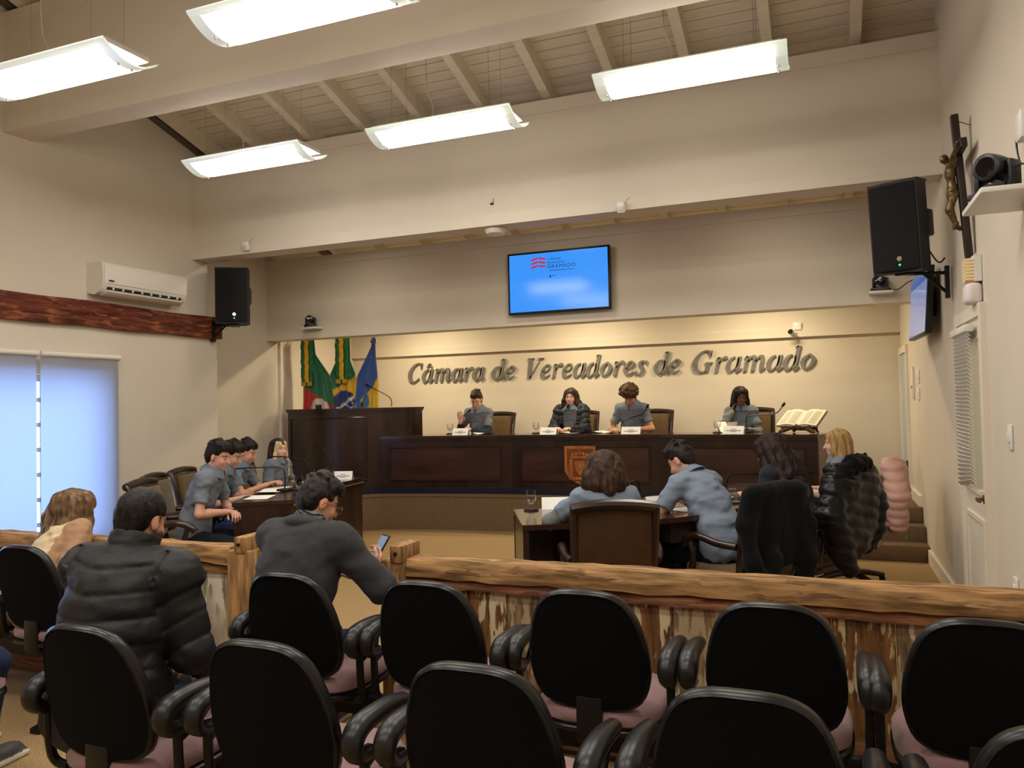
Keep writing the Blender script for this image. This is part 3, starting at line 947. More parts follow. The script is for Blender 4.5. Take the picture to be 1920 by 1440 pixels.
for k in range(5):
    blob(m, (-0.09 + 0.045 * k, -0.036, 0.385 - 0.012 * abs(k - 2)), (0.022, 0.014, 0.03))
m.rbox((0, -0.036, 0.335), (0.24, 0.02, 0.03), 0.008)
m.build('carved_crown', CREST, cr)
m = MB()
for k in range(14):
    blob(m, (-0.115 + 0.012 * math.sin(k * 3), -0.036, 0.30 - 0.016 * k), (0.025, 0.014, 0.018))
    blob(m, (0.115 + 0.012 * math.sin(k * 2), -0.036, 0.30 - 0.016 * k), (0.025, 0.014, 0.018))
m.build('carved_garland', CREST, cr)
m = MB(); shield(0.07, 0.11, 0.29, 0.03, 0.046, m)
blob(m, (0, -0.046, 0.22), (0.035, 0.014, 0.045)); m.rbox((0, -0.042, 0.075), (0.2, 0.02, 0.035), 0.008)
m.build('carved_shield', CREST, cr, smooth=30)

# horseshoe tables
TZ = 0.82
def table(name, label, outer, inner, open_side):
    """outer = edge towards the middle of the hall, inner = sitters' edge (both near -> far)"""
    cx = sum(p[0] for p in outer + inner) / len(outer + inner); cy = sum(p[1] for p in outer + inner) / len(outer + inner)
    t = thing(name, label, 'table', (cx, cy, 0))
    def Q(m, nm, mat, smooth=0):
        m.v = [(x - cx, y - cy, z) for x, y, z in m.v]
        return m.build(nm, mat, t, smooth=smooth)
    Q(MB().prism(outer + list(reversed(inner)), TZ - 0.035, TZ), 'top', DWOODT)
    def wall(pts, th, z0, z1):
        m = MB()
        o2 = offs(pts, th)
        return m.prism(list(pts) + list(reversed(o2)), z0, z1)
    sgn = 1 if open_side > 0 else -1
    po = offs(outer, 0.02 * sgn)
    Q(wall(po, 0.025 * sgn, 0.01, TZ - 0.034), 'modesty_panel', DWOOD)
    for (a, b) in ((outer[0], inner[0]), (outer[-1], inner[-1])):
        av, bv = Vector(a), Vector(b)
        d = (bv - av).normalized()
        far = Vector((cx, cy)) - (av + bv) / 2
        n = Vector((-d.y, d.x))
        if n.dot(far) < 0: n = -n
        a2, b2 = av + d * 0.015 + n * 0.005, bv - d * 0.015 + n * 0.005
        Q(MB().prism([a2[:], b2[:], (b2 + n * 0.04)[:], (a2 + n * 0.04)[:]], 0.0, TZ - 0.034), 'end_panel', DWOOD)
    m = MB().tube([(p[0], p[1], TZ - 0.05) for p in outer], 0.012, 6)
    Q(m, 'edge_moulding', DWOOD, 40)
    return t
lt_out = [p[:2] for p in catmull([(-4.28, 5.54, 0), (-4.52, 6.15, 0), (-4.71, 6.75, 0), (-4.80, 7.46, 0)], 4)]
lt_in = [p[:2] for p in catmull([(-4.66, 5.22, 0), (-5.02, 5.90, 0), (-5.28, 6.65, 0), (-5.40, 7.46, 0)], 4)]
table('council_table', 'curved dark wooden table on the left with four students seated behind it', lt_out, lt_in, 1)
rt_out = [p[:2] for p in catmull([(-2.17, 5.40, 0), (-1.62, 5.72, 0), (-1.20, 6.25, 0), (-0.75, 7.60, 0)], 4)]
rt_in = [p[:2] for p in catmull([(-1.83, 4.70, 0), (-1.08, 5.12, 0), (-0.56, 5.88, 0), (-0.14, 7.40, 0)], 4)]
table('council_table', 'curved dark wooden table on the right behind the railing, seen from the sitters side', rt_out, rt_in, -1)

# ------------------------------------------------------------------ wooden armchairs
VELV = new_mat('olive_brown_velvet', (96, 74, 44), 0.75, 0.2, noise=0.15, nscale=12, sheen=0.25, bump=0.1, bscale=200)
BACKP = new_mat('brown_leather_back', (72, 50, 30), 0.5, 0.35, noise=0.14, nscale=10, bump=0.06, bscale=90)
def make_armchair():
    t = thing('armchair', 'x', 'chair', group='wooden council armchairs')
    M = Matrix.Rotation(rad(9), 3, 'X')
    bc = Vector((0, -0.25, 0.47))
    P = lambda x, y, z: tuple(bc + M @ Vector((x, y, z)))
    for s in (-1, 1):
        MB().tube([P(s * 0.225, 0, -0.02), P(s * 0.235, -0.005, 0.3), P(s * 0.238, -0.02, 0.50), P(s * 0.238, -0.04, 0.555)], [0.022, 0.024, 0.026, 0.022], 8).build('back_post', DWOOD, t)
    m = MB().tube([P(x, -0.035 - 0.0 * abs(x), 0.555 - 0.35 * x * x) for x in [-0.25 + 0.05 * k for k in range(11)]], 0.034, 10)
    m.build('top_scroll', DWOOD, t)
    MB().rbox(P(0, 0, 0.03), (0.46, 0.035, 0.07), 0.01, M=M).build('back_rail', DWOOD, t)
    MB().rbox(P(0, -0.012, 0.285), (0.435, 0.02, 0.47), 0.008, M=M).build('back_panel', BACKP, t)
    MB().rbox(P(0, 0.02, 0.285), (0.40, 0.05, 0.43), 0.022, M=M).build('back_cushion', VELV, t)
    MB().rbox((0, 0.0, 0.445), (0.52, 0.50, 0.115), 0.035, 3).build('seat', VELV, t)
    MB().rbox((0, 0.0, 0.38), (0.53, 0.51, 0.045), 0.01).build('seat_rail', DWOOD, t)
    for s in (-1, 1):
        p = catmull([P(s * 0.25, 0.01, 0.20), (s * 0.285, -0.12, 0.675), (s * 0.30, 0.05, 0.70), (s * 0.295, 0.17, 0.665), (s * 0.285, 0.205, 0.625)], 5)
        m = MB().tube(p, [0.024 + 0.008 * (i / len(p)) for i in range(len(p))], 8)
        ao_ = m.build('arm', DWOOD, t, smooth=60)
        MB().tube(catmull([(s * 0.292, 0.15, 0.665), (s * 0.285, 0.12, 0.56), (s * 0.27, 0.16, 0.46), (s * 0.265, 0.14, 0.37)], 4), 0.022, 8).build('arm_support', DWOOD, ao_, smooth=60)
    MB().lathe([(0.035, 0.09), (0.035, 0.24), (0.05, 0.26), (0.05, 0.36)], (0, 0, 0), 14).build('column', BLACKM, t)
    for k in range(4):
        a = PI / 4 + k * PI / 2
        d = Vector((math.cos(a), math.sin(a), 0))
        lo__ = MB().tube([(0, 0, 0.11), tuple(d * 0.16 + Vector((0, 0, 0.095))), tuple(d * 0.33 + Vector((0, 0, 0.06)))], [0.03, 0.028, 0.022], 8).build('base_leg', DWOOD, t)
        MB().lathe([(0.012, 0.0), (0.026, 0.012), (0.026, 0.045), (0.01, 0.05)], tuple(d * 0.32), 10).build('caster', BLACKP, lo__)
    return t
ARM = make_armchair()
# ------------------------------------------------------------------ organic surfaces: signed distance fields meshed by surface nets
_rng = np.random.RandomState(7)
_LAT = _rng.rand(32, 32, 32).astype(np.float32)
def vnoise(p, f):
    q = p * np.asarray(f, np.float32)
    i = np.floor(q).astype(int)
    t = q - i
    t = t * t * (3 - 2 * t)
    out = 0
    for dx in (0, 1):
        for dy in (0, 1):
            for dz in (0, 1):
                w = (t[..., 0] if dx else 1 - t[..., 0]) * (t[..., 1] if dy else 1 - t[..., 1]) * (t[..., 2] if dz else 1 - t[..., 2])
                out = out + w * _LAT[(i[..., 0] + dx) & 31, (i[..., 1] + dy) & 31, (i[..., 2] + dz) & 31]
    return out * 2 - 1

def vlen(q):
    return np.sqrt(q[..., 0] * q[..., 0] + q[..., 1] * q[..., 1] + q[..., 2] * q[..., 2])

class Field:
    def __init__(self, lo, hi, h):
        self.h = h
        self.lo = np.asarray(lo, np.float32)
        self.n = np.maximum(4, np.ceil((np.asarray(hi) - self.lo) / h).astype(int) + 1)
        self.d = np.full(self.n, 0.25, np.float32)
    def sub(self, lo, hi):
        a = np.clip(np.floor((np.asarray(lo) - self.lo) / self.h).astype(int), 0, self.n)
        b = np.clip(np.ceil((np.asarray(hi) - self.lo) / self.h).astype(int) + 1, 0, self.n)
        if np.any(b <= a):
            return None, None
        ax = [self.lo[k] + self.h * np.arange(a[k], b[k], dtype=np.float32) for k in range(3)]
        P = np.stack(np.meshgrid(*ax, indexing='ij'), -1)
        return (slice(a[0], b[0]), slice(a[1], b[1]), slice(a[2], b[2])), P
    def put(self, sl, v, k, mode):
        d = self.d[sl]
        if mode == 'u':
            if k > 0:
                hh = np.clip(0.5 + 0.5 * (d - v) / k, 0, 1)
                r = d * (1 - hh) + v * hh - k * hh * (1 - hh)
            else:
                r = np.minimum(d, v)
        else:
            if k > 0:
                hh = np.clip(0.5 - 0.5 * (d + v) / k, 0, 1)
                r = d * (1 - hh) + (-v) * hh + k * hh * (1 - hh)
            else:
                r = np.maximum(d, -v)
        self.d[sl] = r
    def cap(self, a, b, ra, rb=None, k=0.02, mode='u', infl=0.0):
        rb = ra if rb is None else rb
        ra, rb = ra + infl, rb + infl
        a, b = np.asarray(a, np.float32), np.asarray(b, np.float32)
        m = max(ra, rb) + k + 3 * self.h
        sl, P = self.sub(np.minimum(a, b) - m, np.maximum(a, b) + m)
        if sl is None: return self
        ab = b - a
        L = float(ab @ ab) + 1e-9
        t = np.clip(((P - a) @ ab) / L, 0, 1)
        v = vlen(P - a - t[..., None] * ab) - np.float32(ra) - np.float32(rb - ra) * t
        self.put(sl, v, k, mode)
        return self
    def chain(self, pts, rs, k=0.02, mode='u', infl=0.0):
        for i in range(len(pts) - 1):
            self.cap(pts[i], pts[i + 1], rs[i], rs[i + 1], k, mode, infl)
        return self
    def ell(self, c, r, R=None, k=0.02, mode='u', infl=0.0):
        r = np.asarray(r, np.float32) + infl
        c = np.asarray(c, np.float32)
        m = float(r.max()) + k + 3 * self.h
        sl, P = self.sub(c - m, c + m)
        if sl is None: return self
        q = P - c
        if R is not None:
            q = q @ np.asarray(R, np.float32)
        q = q / r
        k0 = vlen(q)
        k1 = vlen(q / r) + 1e-6
        self.put(sl, k0 * (k0 - 1) / k1, k, mode)
        return self
    def rbox(self, c, half, rr, R=None, k=0.02, mode='u', infl=0.0):
        half = np.asarray(half, np.float32)
        c = np.asarray(c, np.float32)
        m = float(np.linalg.norm(half)) + rr + k + infl + 3 * self.h
        sl, P = self.sub(c - m, c + m)
        if sl is None: return self
        q = P - c
        if R is not None:
            q = q @ np.asarray(R, np.float32)
        q = np.abs(q) - (half - rr)
        v = vlen(np.maximum(q, 0)) + np.minimum(q.max(-1), 0) - rr - infl
        self.put(sl, v, k, mode)
        return self
    def fn(self, f, lo=None, hi=None):
        """d = f(P, d) over a box"""
        hi0 = self.lo + self.h * self.n
        sl, P = self.sub(self.lo if lo is None else lo, hi0 if hi is None else hi)
        if sl is not None:
            self.d[sl] = f(P, self.d[sl])
        return self
    def band(self):
        """points near the surface, for cheap displacement"""
        m = np.abs(self.d) < 4 * self.h
        idx = np.argwhere(m)
        return m, self.lo + idx * self.h
    def displace(self, f):
        m, P = self.band()
        self.d[m] += f(P.astype(np.float32)).astype(np.float32)
        return self
    def net(self):
        d = self.d
        d[0], d[-1], d[:, 0], d[:, -1], d[:, :, 0], d[:, :, -1] = .1, .1, .1, .1, .1, .1
        s = d < 0
        c = [s[i:s.shape[0] - 1 + i, j:s.shape[1] - 1 + j, k:s.shape[2] - 1 + k] for i in (0, 1) for j in (0, 1) for k in (0, 1)]
        anyc = c[0] | c[1] | c[2] | c[3] | c[4] | c[5] | c[6] | c[7]
        allc = c[0] & c[1] & c[2] & c[3] & c[4] & c[5] & c[6] & c[7]
        act = anyc & ~allc
        idx = np.argwhere(act)
        if len(idx) == 0:
            return np.zeros((0, 3)), np.zeros((0, 4), int)
        off = np.array([(i, j, k) for i in (0, 1) for j in (0, 1) for k in (0, 1)])
        val = np.stack([d[idx[:, 0] + o[0], idx[:, 1] + o[1], idx[:, 2] + o[2]] for o in off], 1)
        acc = np.zeros((len(idx), 3)); cnt = np.zeros(len(idx))
        for a in range(8):
            for b in range(a + 1, 8):
                if np.abs(off[a] - off[b]).sum() == 1:
                    va, vb = val[:, a], val[:, b]
                    cr = (va < 0) != (vb < 0)
                    t = va / np.where(cr, va - vb, 1)
                    acc += np.where(cr[:, None], off[a] + t[:, None] * (off[b] - off[a]), 0)
                    cnt += cr
        V = self.lo + self.h * (idx + acc / cnt[:, None])
        ids = np.full(act.shape, -1, np.int64)
        ids[act] = np.arange(len(idx))
        F = []
        for ax in range(3):
            a0 = np.moveaxis(s, ax, 0)
            idm = np.moveaxis(ids, ax, 0)
            e = a0[:-1] != a0[1:]
            e[:, 0, :] = e[:, -1, :] = e[:, :, 0] = e[:, :, -1] = False
            w = np.argwhere(e)
            if not len(w):
                continue
            i, j, k = w[:, 0], w[:, 1], w[:, 2]
            q = np.stack([idm[i, j - 1, k - 1], idm[i, j, k - 1], idm[i, j, k], idm[i, j - 1, k]], 1)
            flip = a0[i, j, k]
            if ax == 1:
                flip = ~flip
            q = np.where(flip[:, None], q, q[:, ::-1])
            F.append(q)
        return V, np.concatenate(F)

def field_obj(name, fld, mat, parent, colf=None, S=1.0, smooth_it=1):
    V, F = fld.net()
    for _ in range(smooth_it):                       # one light relaxation removes voxel stepping
        if len(V) == 0: break
        A = np.concatenate([F[:, [0, 1, 2, 3]].ravel(), F[:, [1, 2, 3, 0]].ravel()])
        B = np.concatenate([F[:, [1, 2, 3, 0]].ravel(), F[:, [0, 1, 2, 3]].ravel()])
        cnt = np.bincount(A, minlength=len(V))
        acc = np.stack([np.bincount(A, V[B, k], minlength=len(V)) for k in range(3)], 1)
        V = V * 0.5 + 0.5 * acc / np.maximum(cnt, 1)[:, None]
    me = bpy.data.meshes.new(name)
    n, m = len(V), len(F)
    me.vertices.add(n)
    me.vertices.foreach_set('co', (V * S).astype(np.float32).ravel())
    me.loops.add(m * 4)
    me.loops.foreach_set('vertex_index', F.astype(np.int32).ravel())
    me.polygons.add(m)
    me.polygons.foreach_set('loop_start', np.arange(0, m * 4, 4, dtype=np.int32))
    me.polygons.foreach_set('loop_total', np.full(m, 4, np.int32))
    me.polygons.foreach_set('use_smooth', np.ones(m, bool))
    me.update(calc_edges=True)
    if colf is not None:
        c = np.ones((n, 4), np.float32)
        c[:, :3] = colf(V)
        at = me.color_attributes.new('Col', 'FLOAT_COLOR', 'POINT')
        at.data.foreach_set('color', c.ravel())
    me.materials.append(mat)
    return link(name, me, parent)

def rotm(ax, deg):
    return np.array(Matrix.Rotation(rad(deg), 3, ax))
def unit(v):
    v = np.asarray(v, float)
    return v / (np.linalg.norm(v) + 1e-9)

SKINM = new_mat('skin', (200, 150, 120), 0.5, 0.4, attr=True, noise=0.06, nscale=40)
CLOTH = new_mat('polo_cotton', (90, 98, 112), 0.9, 0.15, attr=True, noise=0.10, nscale=90, bump=0.15, bscale=260, sheen=0.05)
HAIRM = new_mat('hair', (30, 22, 18), 0.5, 0.22, attr=True, noise=0.35, nscale=70, stretch=(1, 1, 0.15), bump=0.5, bscale=120)
WOOLM = new_mat('wool_cloth', (60, 60, 62), 0.95, 0.15, attr=True, noise=0.12, nscale=150, bump=0.2, bscale=300, sheen=0.06)
NYLON = new_mat('quilted_nylon', (20, 20, 22), 0.55, 0.4, attr=True, bump=0.12, bscale=70)
SHINY = new_mat('shiny_nylon', (12, 12, 14), 0.3, 0.3, attr=True, bump=0.3, bscale=28)
DENIM = new_mat('denim', (44, 56, 92), 0.85, 0.2, attr=True, noise=0.15, nscale=120, bump=0.2, bscale=250)
SHOEM = new_mat('shoe_leather', (40, 34, 30), 0.5, 0.4, attr=True)
LENSM = new_mat('spectacle_frame', (18, 16, 16), 0.3, 0.5)

class Person:
    """a seated figure: local frame +y forward, +x the sitter's right-hand side, z up from the floor"""
    def __init__(self, label, loc, heading, seat=0.49, scale=1.0, lean=8, side=0, twist=0, head=(0, 0, 0), build=1.0,
                 skin=(206, 156, 128), R=None, L=None, legs=None, vox=0.0075, fist=(0.5, 0.5), headfwd=0.0, female=False, age=1.0):
        self.S = scale
        self.t = thing('person', label, 'person', loc, rad(heading))
        self.skin = np.array(lin(skin))
        self.vox = vox
        self.build = build
        s = seat / scale
        ang = [lean * 0.4, lean * 0.9, lean * 1.25]
        def u(a):
            v = np.array([0, math.sin(rad(a)), math.cos(rad(a))])
            return rotm('Y', side) @ v
        self.hip = np.array([0, 0, s + 0.10])
        self.sp1 = self.hip + 0.14 * u(ang[0])
        self.sp2 = self.sp1 + 0.18 * u(ang[1])
        self.c7 = self.sp2 + 0.235 * u(ang[2])
        self.U = [u(a) for a in ang]
        self.Rt = [rotm('Z', twist * f) @ rotm('Y', side) @ rotm('X', -a) for a, f in zip(ang, (0.2, 0.6, 1.0))]
        hy, hp, ht = head                         # yaw to the left, pitch down, tilt
        self.Rh = rotm('Z', twist + hy) @ rotm('X', -hp) @ rotm('Y', ht)
        na = ang[2] * 0.6 + hp * 0.35
        nd = rotm('Y', side) @ np.array([0, math.sin(rad(na)), math.cos(rad(na))])
        self.nk = self.c7 + 0.085 * nd + np.array([0, headfwd, 0])
        self.hc = self.nk + self.Rh @ np.array([0, 0.015, 0.055])      # between the ears
        sw = 0.172 * build if not female else 0.158 * build
        self.sh = {q: self.c7 - 0.045 * self.U[2] + self.Rt[2] @ np.array([q * sw, 0.01, 0]) for q in (-1, 1)}
        self.arm = {}
        for q, spec in ((1, R), (-1, L)):
            spec = spec or dict(w=(0.16, 0.30, s + 0.14))
            w = np.array([q * abs(spec['w'][0]) if not spec.get('cross') else -q * abs(spec['w'][0]), spec['w'][1], spec['w'][2]], float)
            hint = np.array(spec.get('e', (q * 0.6, -0.25, -1.0)), float)
            a = self.sh[q]
            l1, l2 = 0.285, 0.25
            dv = w - a
            Ld = np.linalg.norm(dv)
            if Ld > (l1 + l2) * 0.995:
                w = a + dv / Ld * (l1 + l2) * 0.995
                dv = w - a; Ld = np.linalg.norm(dv)
            x = (l1 * l1 - l2 * l2 + Ld * Ld) / (2 * Ld)
            hgt = math.sqrt(max(1e-6, l1 * l1 - x * x))
            dn = dv / Ld
            hn = unit(hint - dn * (hint @ dn))
            e = a + dn * x + hn * hgt
            hd = unit(spec.get('hd', w - e))
            pn = np.array(spec.get('pn', (0, 0, -1)), float)
            pn = unit(pn - hd * (pn @ hd))
            self.arm[q] = (a, e, w, hd, pn, spec.get('curl', 0.5))
        self.leg = {}
        legs = legs or {}
        for q in (-1, 1):
            sp = legs.get(q, {})
            h0 = self.hip + np.array([q * 0.095, 0.02, -0.02])
            kn = np.array(sp.get('k', (q * 0.13, 0.44, s + 0.035)))
            an = np.array(sp.get('a', (q * 0.13, 0.44, 0.085)))
            self.leg[q] = (h0, kn, an, unit(np.array(sp.get('f', (q * 0.12, 1, 0)), float)))
    # --- geometry pieces
    def torso(self, F, infl, k=0.05, loose=1.0, core=False):
        b = self.build
        if core:                                  # under the clothes the trunk can stay slim
            F.chain([self.hip, self.sp1, self.sp2, self.c7 - 0.07 * self.U[2]], [0.032, 0.032, 0.034, 0.05], 0.03)
            F.ell(self.c7 - 0.055 * self.U[2], (0.12 * b, 0.085 * b, 0.06), self.Rt[2], k, infl=infl)
            F.cap(self.sh[-1], self.sh[1], 0.056 * b, 0.056 * b, 0.03, infl=infl)
            for q in (-1, 1):
                F.cap(self.c7 + 0.02 * self.U[2], self.sh[q], 0.042, 0.046, 0.04, infl=infl)
            return self
        F.ell(self.hip + 0.01 * self.U[0], (0.168 * b, 0.118 * b, 0.12), self.Rt[0], k, infl=infl)
        F.ell(self.sp1, (0.150 * b * loose, 0.108 * b * loose, 0.14), self.Rt[0], k, infl=infl)
        F.ell(self.sp2, (0.148 * b * loose, 0.105 * b * loose, 0.15), self.Rt[1], k, infl=infl)
        F.ell(self.sp2 + 0.50 * (self.c7 - self.sp2), (0.158 * b, 0.108 * b, 0.145), self.Rt[2], k, infl=infl)
        F.cap(self.sh[-1], self.sh[1], 0.058 * b, 0.058 * b, k, infl=infl)
        for q in (-1, 1):
            F.cap(self.c7 + 0.02 * self.U[2], self.sh[q], 0.042, 0.046, 0.04, infl=infl)
        return self
    def headshape(self, F):
        R, c = self.Rh, self.hc
        P = lambda x, y, z: c + R @ np.array([x, y, z])
        F.ell(P(0, -0.012, 0.040), (0.073, 0.093, 0.083), R, 0.02)
        F.ell(P(0, 0.030, -0.035), (0.056, 0.062, 0.072), R, 0.03)
        F.ell(P(0, 0.064, -0.088), (0.022, 0.018, 0.017), R, 0.03)
        F.cap(P(0, 0.088, 0.012), P(0, 0.108, -0.028), 0.0065, 0.0115, 0.012)
        for q in (-1, 1):
            F.cap(P(q * 0.010, 0.082, 0.028), P(q * 0.045, 0.068, 0.028), 0.008, 0.007, 0.014)
            F.ell(P(q * 0.031, 0.086, 0.008), (0.016, 0.010, 0.010), R, 0.012, 's')
            F.ell(P(q * 0.031, 0.066, 0.007), (0.0135, 0.0135, 0.0125), R, 0.003)
            F.ell(P(q * 0.036, 0.062, -0.028), (0.020, 0.018, 0.022), R, 0.02)
            F.ell(P(q * 0.074, -0.012, -0.004), (0.0085, 0.019, 0.031), R @ rotm('Z', q * -18), 0.006)
            F.ell(P(q * 0.086, -0.008, 0.0), (0.006, 0.010, 0.018), R, 0.004, 's')
        F.ell(P(0, 0.084, -0.057), (0.021, 0.012, 0.0065), R, 0.006)
        F.ell(P(0, 0.082, -0.068), (0.018, 0.012, 0.0065), R, 0.006)
    def hand(self, F, q, infl=0.0):
        a, e, w, hd, pn, curl = self.arm[q]
        side = unit(np.cross(hd, pn))
        # thumb side: for the right hand palm down, thumb points to the sitter's left
        th = side * (1 if q > 0 else -1)
        kn = [w + hd * (0.085 - 0.004 * abs(i - 1)) + th * (0.030 - 0.020 * i) for i in range(4)]
        for i in range(4):
            F.cap(w + hd * 0.012 + th * (0.014 - 0.010 * i), kn[i], 0.0125, 0.0105, 0.012)
        ln = [(0.040, 0.026, 0.020), (0.045, 0.030, 0.021), (0.041, 0.027, 0.020), (0.032, 0.020, 0.018)]
        for i in range(4):
            p = kn[i]
            d = hd.copy(); ang = 0
            for j, l in enumerate(ln[i]):
                ang += curl * (55, 75, 45)[j]
                dd = hd * math.cos(rad(ang)) + pn * math.sin(rad(ang)) + th * 0.05 * (1.5 - i) * (1 if j == 0 else 0.4)
                p2 = p + unit(dd) * l
                F.cap(p, p2, 0.0088 - 0.0006 * j, 0.0080 - 0.0006 * j, 0.004)
                p = p2
        p0 = w + hd * 0.022 + th * 0.022
        p1 = p0 + unit(hd * 0.6 + th * 0.75 + pn * 0.3) * 0.042
        p2 = p1 + unit(hd * 0.85 + th * 0.25 + pn * (0.3 + 0.5 * curl)) * 0.032
        p3 = p2 + unit(hd * 0.9 - th * 0.1 * curl + pn * (0.3 + 0.5 * curl)) * 0.024
        F.chain([p0, p1, p2, p3], [0.014, 0.0115, 0.0100, 0.0085], 0.008)
    def bounds(self, pad=0.14):
        pts = [self.hip, self.c7, self.hc, self.hc + np.array([0, 0, 0.12])] + [x for q in (-1, 1) for x in self.arm[q][:3]] + [self.arm[q][2] + self.arm[q][3] * 0.17 for q in (-1, 1)]
        pts += [x for q in (-1, 1) for x in self.leg[q][:3]] + [self.leg[q][2] + self.leg[q][3] * 0.15 for q in (-1, 1)]
        pts = np.array(pts)
        lo, hi = pts.min(0) - pad, pts.max(0) + pad
        lo[2] = max(lo[2], -0.02)
        return lo, hi
    def body(self, brows=(40, 28, 22), lips=(186, 112, 100), gaze_down=True, beard=None, eye=(50, 34, 26)):
        lo, hi = self.bounds(0.10)
        F = Field(lo, hi, self.vox)
        self.torso(F, -0.014, core=True)
        F.cap(self.c7 - 0.02 * self.U[2], self.hc + self.Rh @ np.array([0, -0.015, -0.03]), 0.054, 0.050, 0.025)
        for q in (-1, 1):
            a, e, w, hd, pn, curl = self.arm[q]
            F.chain([a, e], [0.046, 0.036], 0.03)
            F.chain([e, e + (w - e) * 0.35, w], [0.036, 0.037, 0.025], 0.015)
            F.cap(w, w + hd * 0.03, 0.024, 0.02, 0.012)
            self.hand(F, q)
            h0, kn, an, fd = self.leg[q]
            F.chain([self.hip, h0, kn], [0.03, 0.024, 0.024], 0.02)
            F.chain([kn, an], [0.024, 0.022], 0.02)
            F.cap(an + np.array([0, 0, -0.03]), an + fd * 0.13 + np.array([0, 0, -0.05]), 0.03, 0.025, 0.02)
        self.headshape(F)
        R, c = self.Rh, self.hc
        sk = self.skin
        br, lp, ey = np.array(lin(brows)), np.array(lin(lips)), np.array(lin(eye))
        bd = None if beard is None else np.array(lin(beard))
        def col(V):
            q = (V - c) @ R
            C = np.tile(sk, (len(V), 1))
            n = vnoise(V.astype(np.float32), (25, 25, 25))[:, None]
            C = C * (1 + 0.04 * n)
            front = q[:, 1] > 0.035
            near = np.linalg.norm(q, axis=1) < 0.2
            def mixc(mask, colr, f=1.0):
                m = (np.clip(mask, 0, 1) * f)[:, None]
                return C * (1 - m) + colr * m
            blush = np.exp(-(((np.abs(q[:, 0]) - 0.042) / 0.02) ** 2 + ((q[:, 2] + 0.03) / 0.022) ** 2)) * (q[:, 1] > 0.03) * near
            C = mixc(blush, sk * np.array([1.05, 0.78, 0.74]), 0.5)
            lipm = np.clip(1.6 - ((q[:, 0] / 0.023) ** 2 + ((q[:, 2] + 0.0625) / 0.0105) ** 2) * 1.3, 0, 1) * (q[:, 1] > 0.07) * near
            C = mixc(lipm, lp, 0.9)
            bz = 0.031 - 9.0 * (np.abs(q[:, 0]) - 0.03) ** 2
            bm = np.clip(1.5 - np.abs(q[:, 2] - bz) / 0.0042, 0, 1) * (np.abs(np.abs(q[:, 0]) - 0.032) < 0.021) * front * near
            C = mixc(bm, br, 0.9)
            ex = (np.abs(q[:, 0]) - 0.031)
            er = (ex / 0.0145) ** 2 + ((q[:, 2] - 0.006) / 0.0075) ** 2
            em = np.clip(1.7 - er * 1.2, 0, 1) * (q[:, 1] > 0.05) * near
            if gaze_down:
                lash = np.clip(1.4 - np.abs(q[:, 2] + 0.002 + 12 * ex ** 2 * -1) / 0.0032, 0, 1) * (np.abs(ex) < 0.014) * (q[:, 1] > 0.05) * near
                C = mixc(em, sk * 0.86, 0.6)
                C = mixc(lash, br * 0.7, 0.95)
            else:
                C = mixc(em, np.array([0.72, 0.68, 0.64]), 0.95)
                iris = np.clip(1.6 - ((ex / 0.0062) ** 2 + ((q[:, 2] - 0.006) / 0.0066) ** 2), 0, 1) * (q[:, 1] > 0.05) * near
                C = mixc(iris, ey * 0.6, 1.0)
                lash = np.clip(1.3 - np.abs(q[:, 2] - 0.0125 + 14 * ex ** 2) / 0.003, 0, 1) * (np.abs(ex) < 0.015) * (q[:, 1] > 0.05) * near
                C = mixc(lash, br * 0.6, 0.9)
            nost = np.clip(1.4 - (((np.abs(q[:, 0]) - 0.0075) / 0.004) ** 2 + ((q[:, 2] + 0.038) / 0.004) ** 2), 0, 1) * (q[:, 1] > 0.09) * near
            C = mixc(nost, sk * 0.35, 0.8)
            ear = np.clip((np.abs(q[:, 0]) - 0.069) / 0.008, 0, 1) * (np.abs(q[:, 2]) < 0.05) * near
            C = mixc(ear, sk * np.array([1.05, 0.80, 0.74]), 0.45)
            if bd is not None:
                jaw = np.clip((-0.02 - q[:, 2] + 0.35 * (0.02 - np.abs(q[:, 1] - 0.05))) / 0.012, 0, 1) * (q[:, 1] > -0.005) * near * (1 - lipm) * (q[:, 2] > -0.125)
                side = np.clip(1.4 - np.abs(q[:, 1] - 0.012) / 0.012, 0, 1) * (q[:, 2] < 0.03) * (q[:, 2] > -0.06) * near * (np.abs(q[:, 0]) > 0.05)
                C = mixc(np.maximum(jaw, side), bd, 0.85)
            return C
        self.body_o = field_obj('body', F, SKINM, self.t, col, self.S)
        return self
    def top(self, color, sleeve='short', mat=None, infl=0.014, name='shirt', collar=True, loose=1.12, logo=None, folds=0.009, quilt=None, hem=0.0, sl_r=(0.058, 0.060), color2=None, vneck=0.0, openf=None):
        lo, hi = self.bounds(0.14)
        lo[2] = max(lo[2], self.hip[2] - 0.24)
        F = Field(lo, hi, self.vox * 1.2)
        under = name == 'undershirt'
        self.torso(F, infl if not under else 0.0, loose=loose, core=under)
        if not under: F.ell(self.hip + 0.03 * self.U[0], (0.182 * self.build, 0.138 * self.build, 0.13), self.Rt[0], 0.04, infl=infl * 0.6)
        for q in (-1, 1):
            a, e, w = self.arm[q][:3]
            if sleeve == 'short':
                F.chain([a, a + (e - a) * 0.78], [sl_r[0], sl_r[1]], 0.03)
                n = unit(e - a); p = a + (e - a) * 0.70
                F.fn(lambda P, d, n=n, p=p: np.where(np.linalg.norm(P - p, axis=-1) < 0.12, np.maximum(d, (P - p) @ n.astype(np.float32)), d), p - 0.14, p + 0.14)
            elif sleeve == 'long':
                F.chain([a, e], [sl_r[0], sl_r[1]], 0.03)
                F.chain([e, e + (w - e) * 0.93], [sl_r[1], sl_r[1] * 0.74], 0.02)
        zc = self.hip[2] + hem
        fr = self.Rt[2]
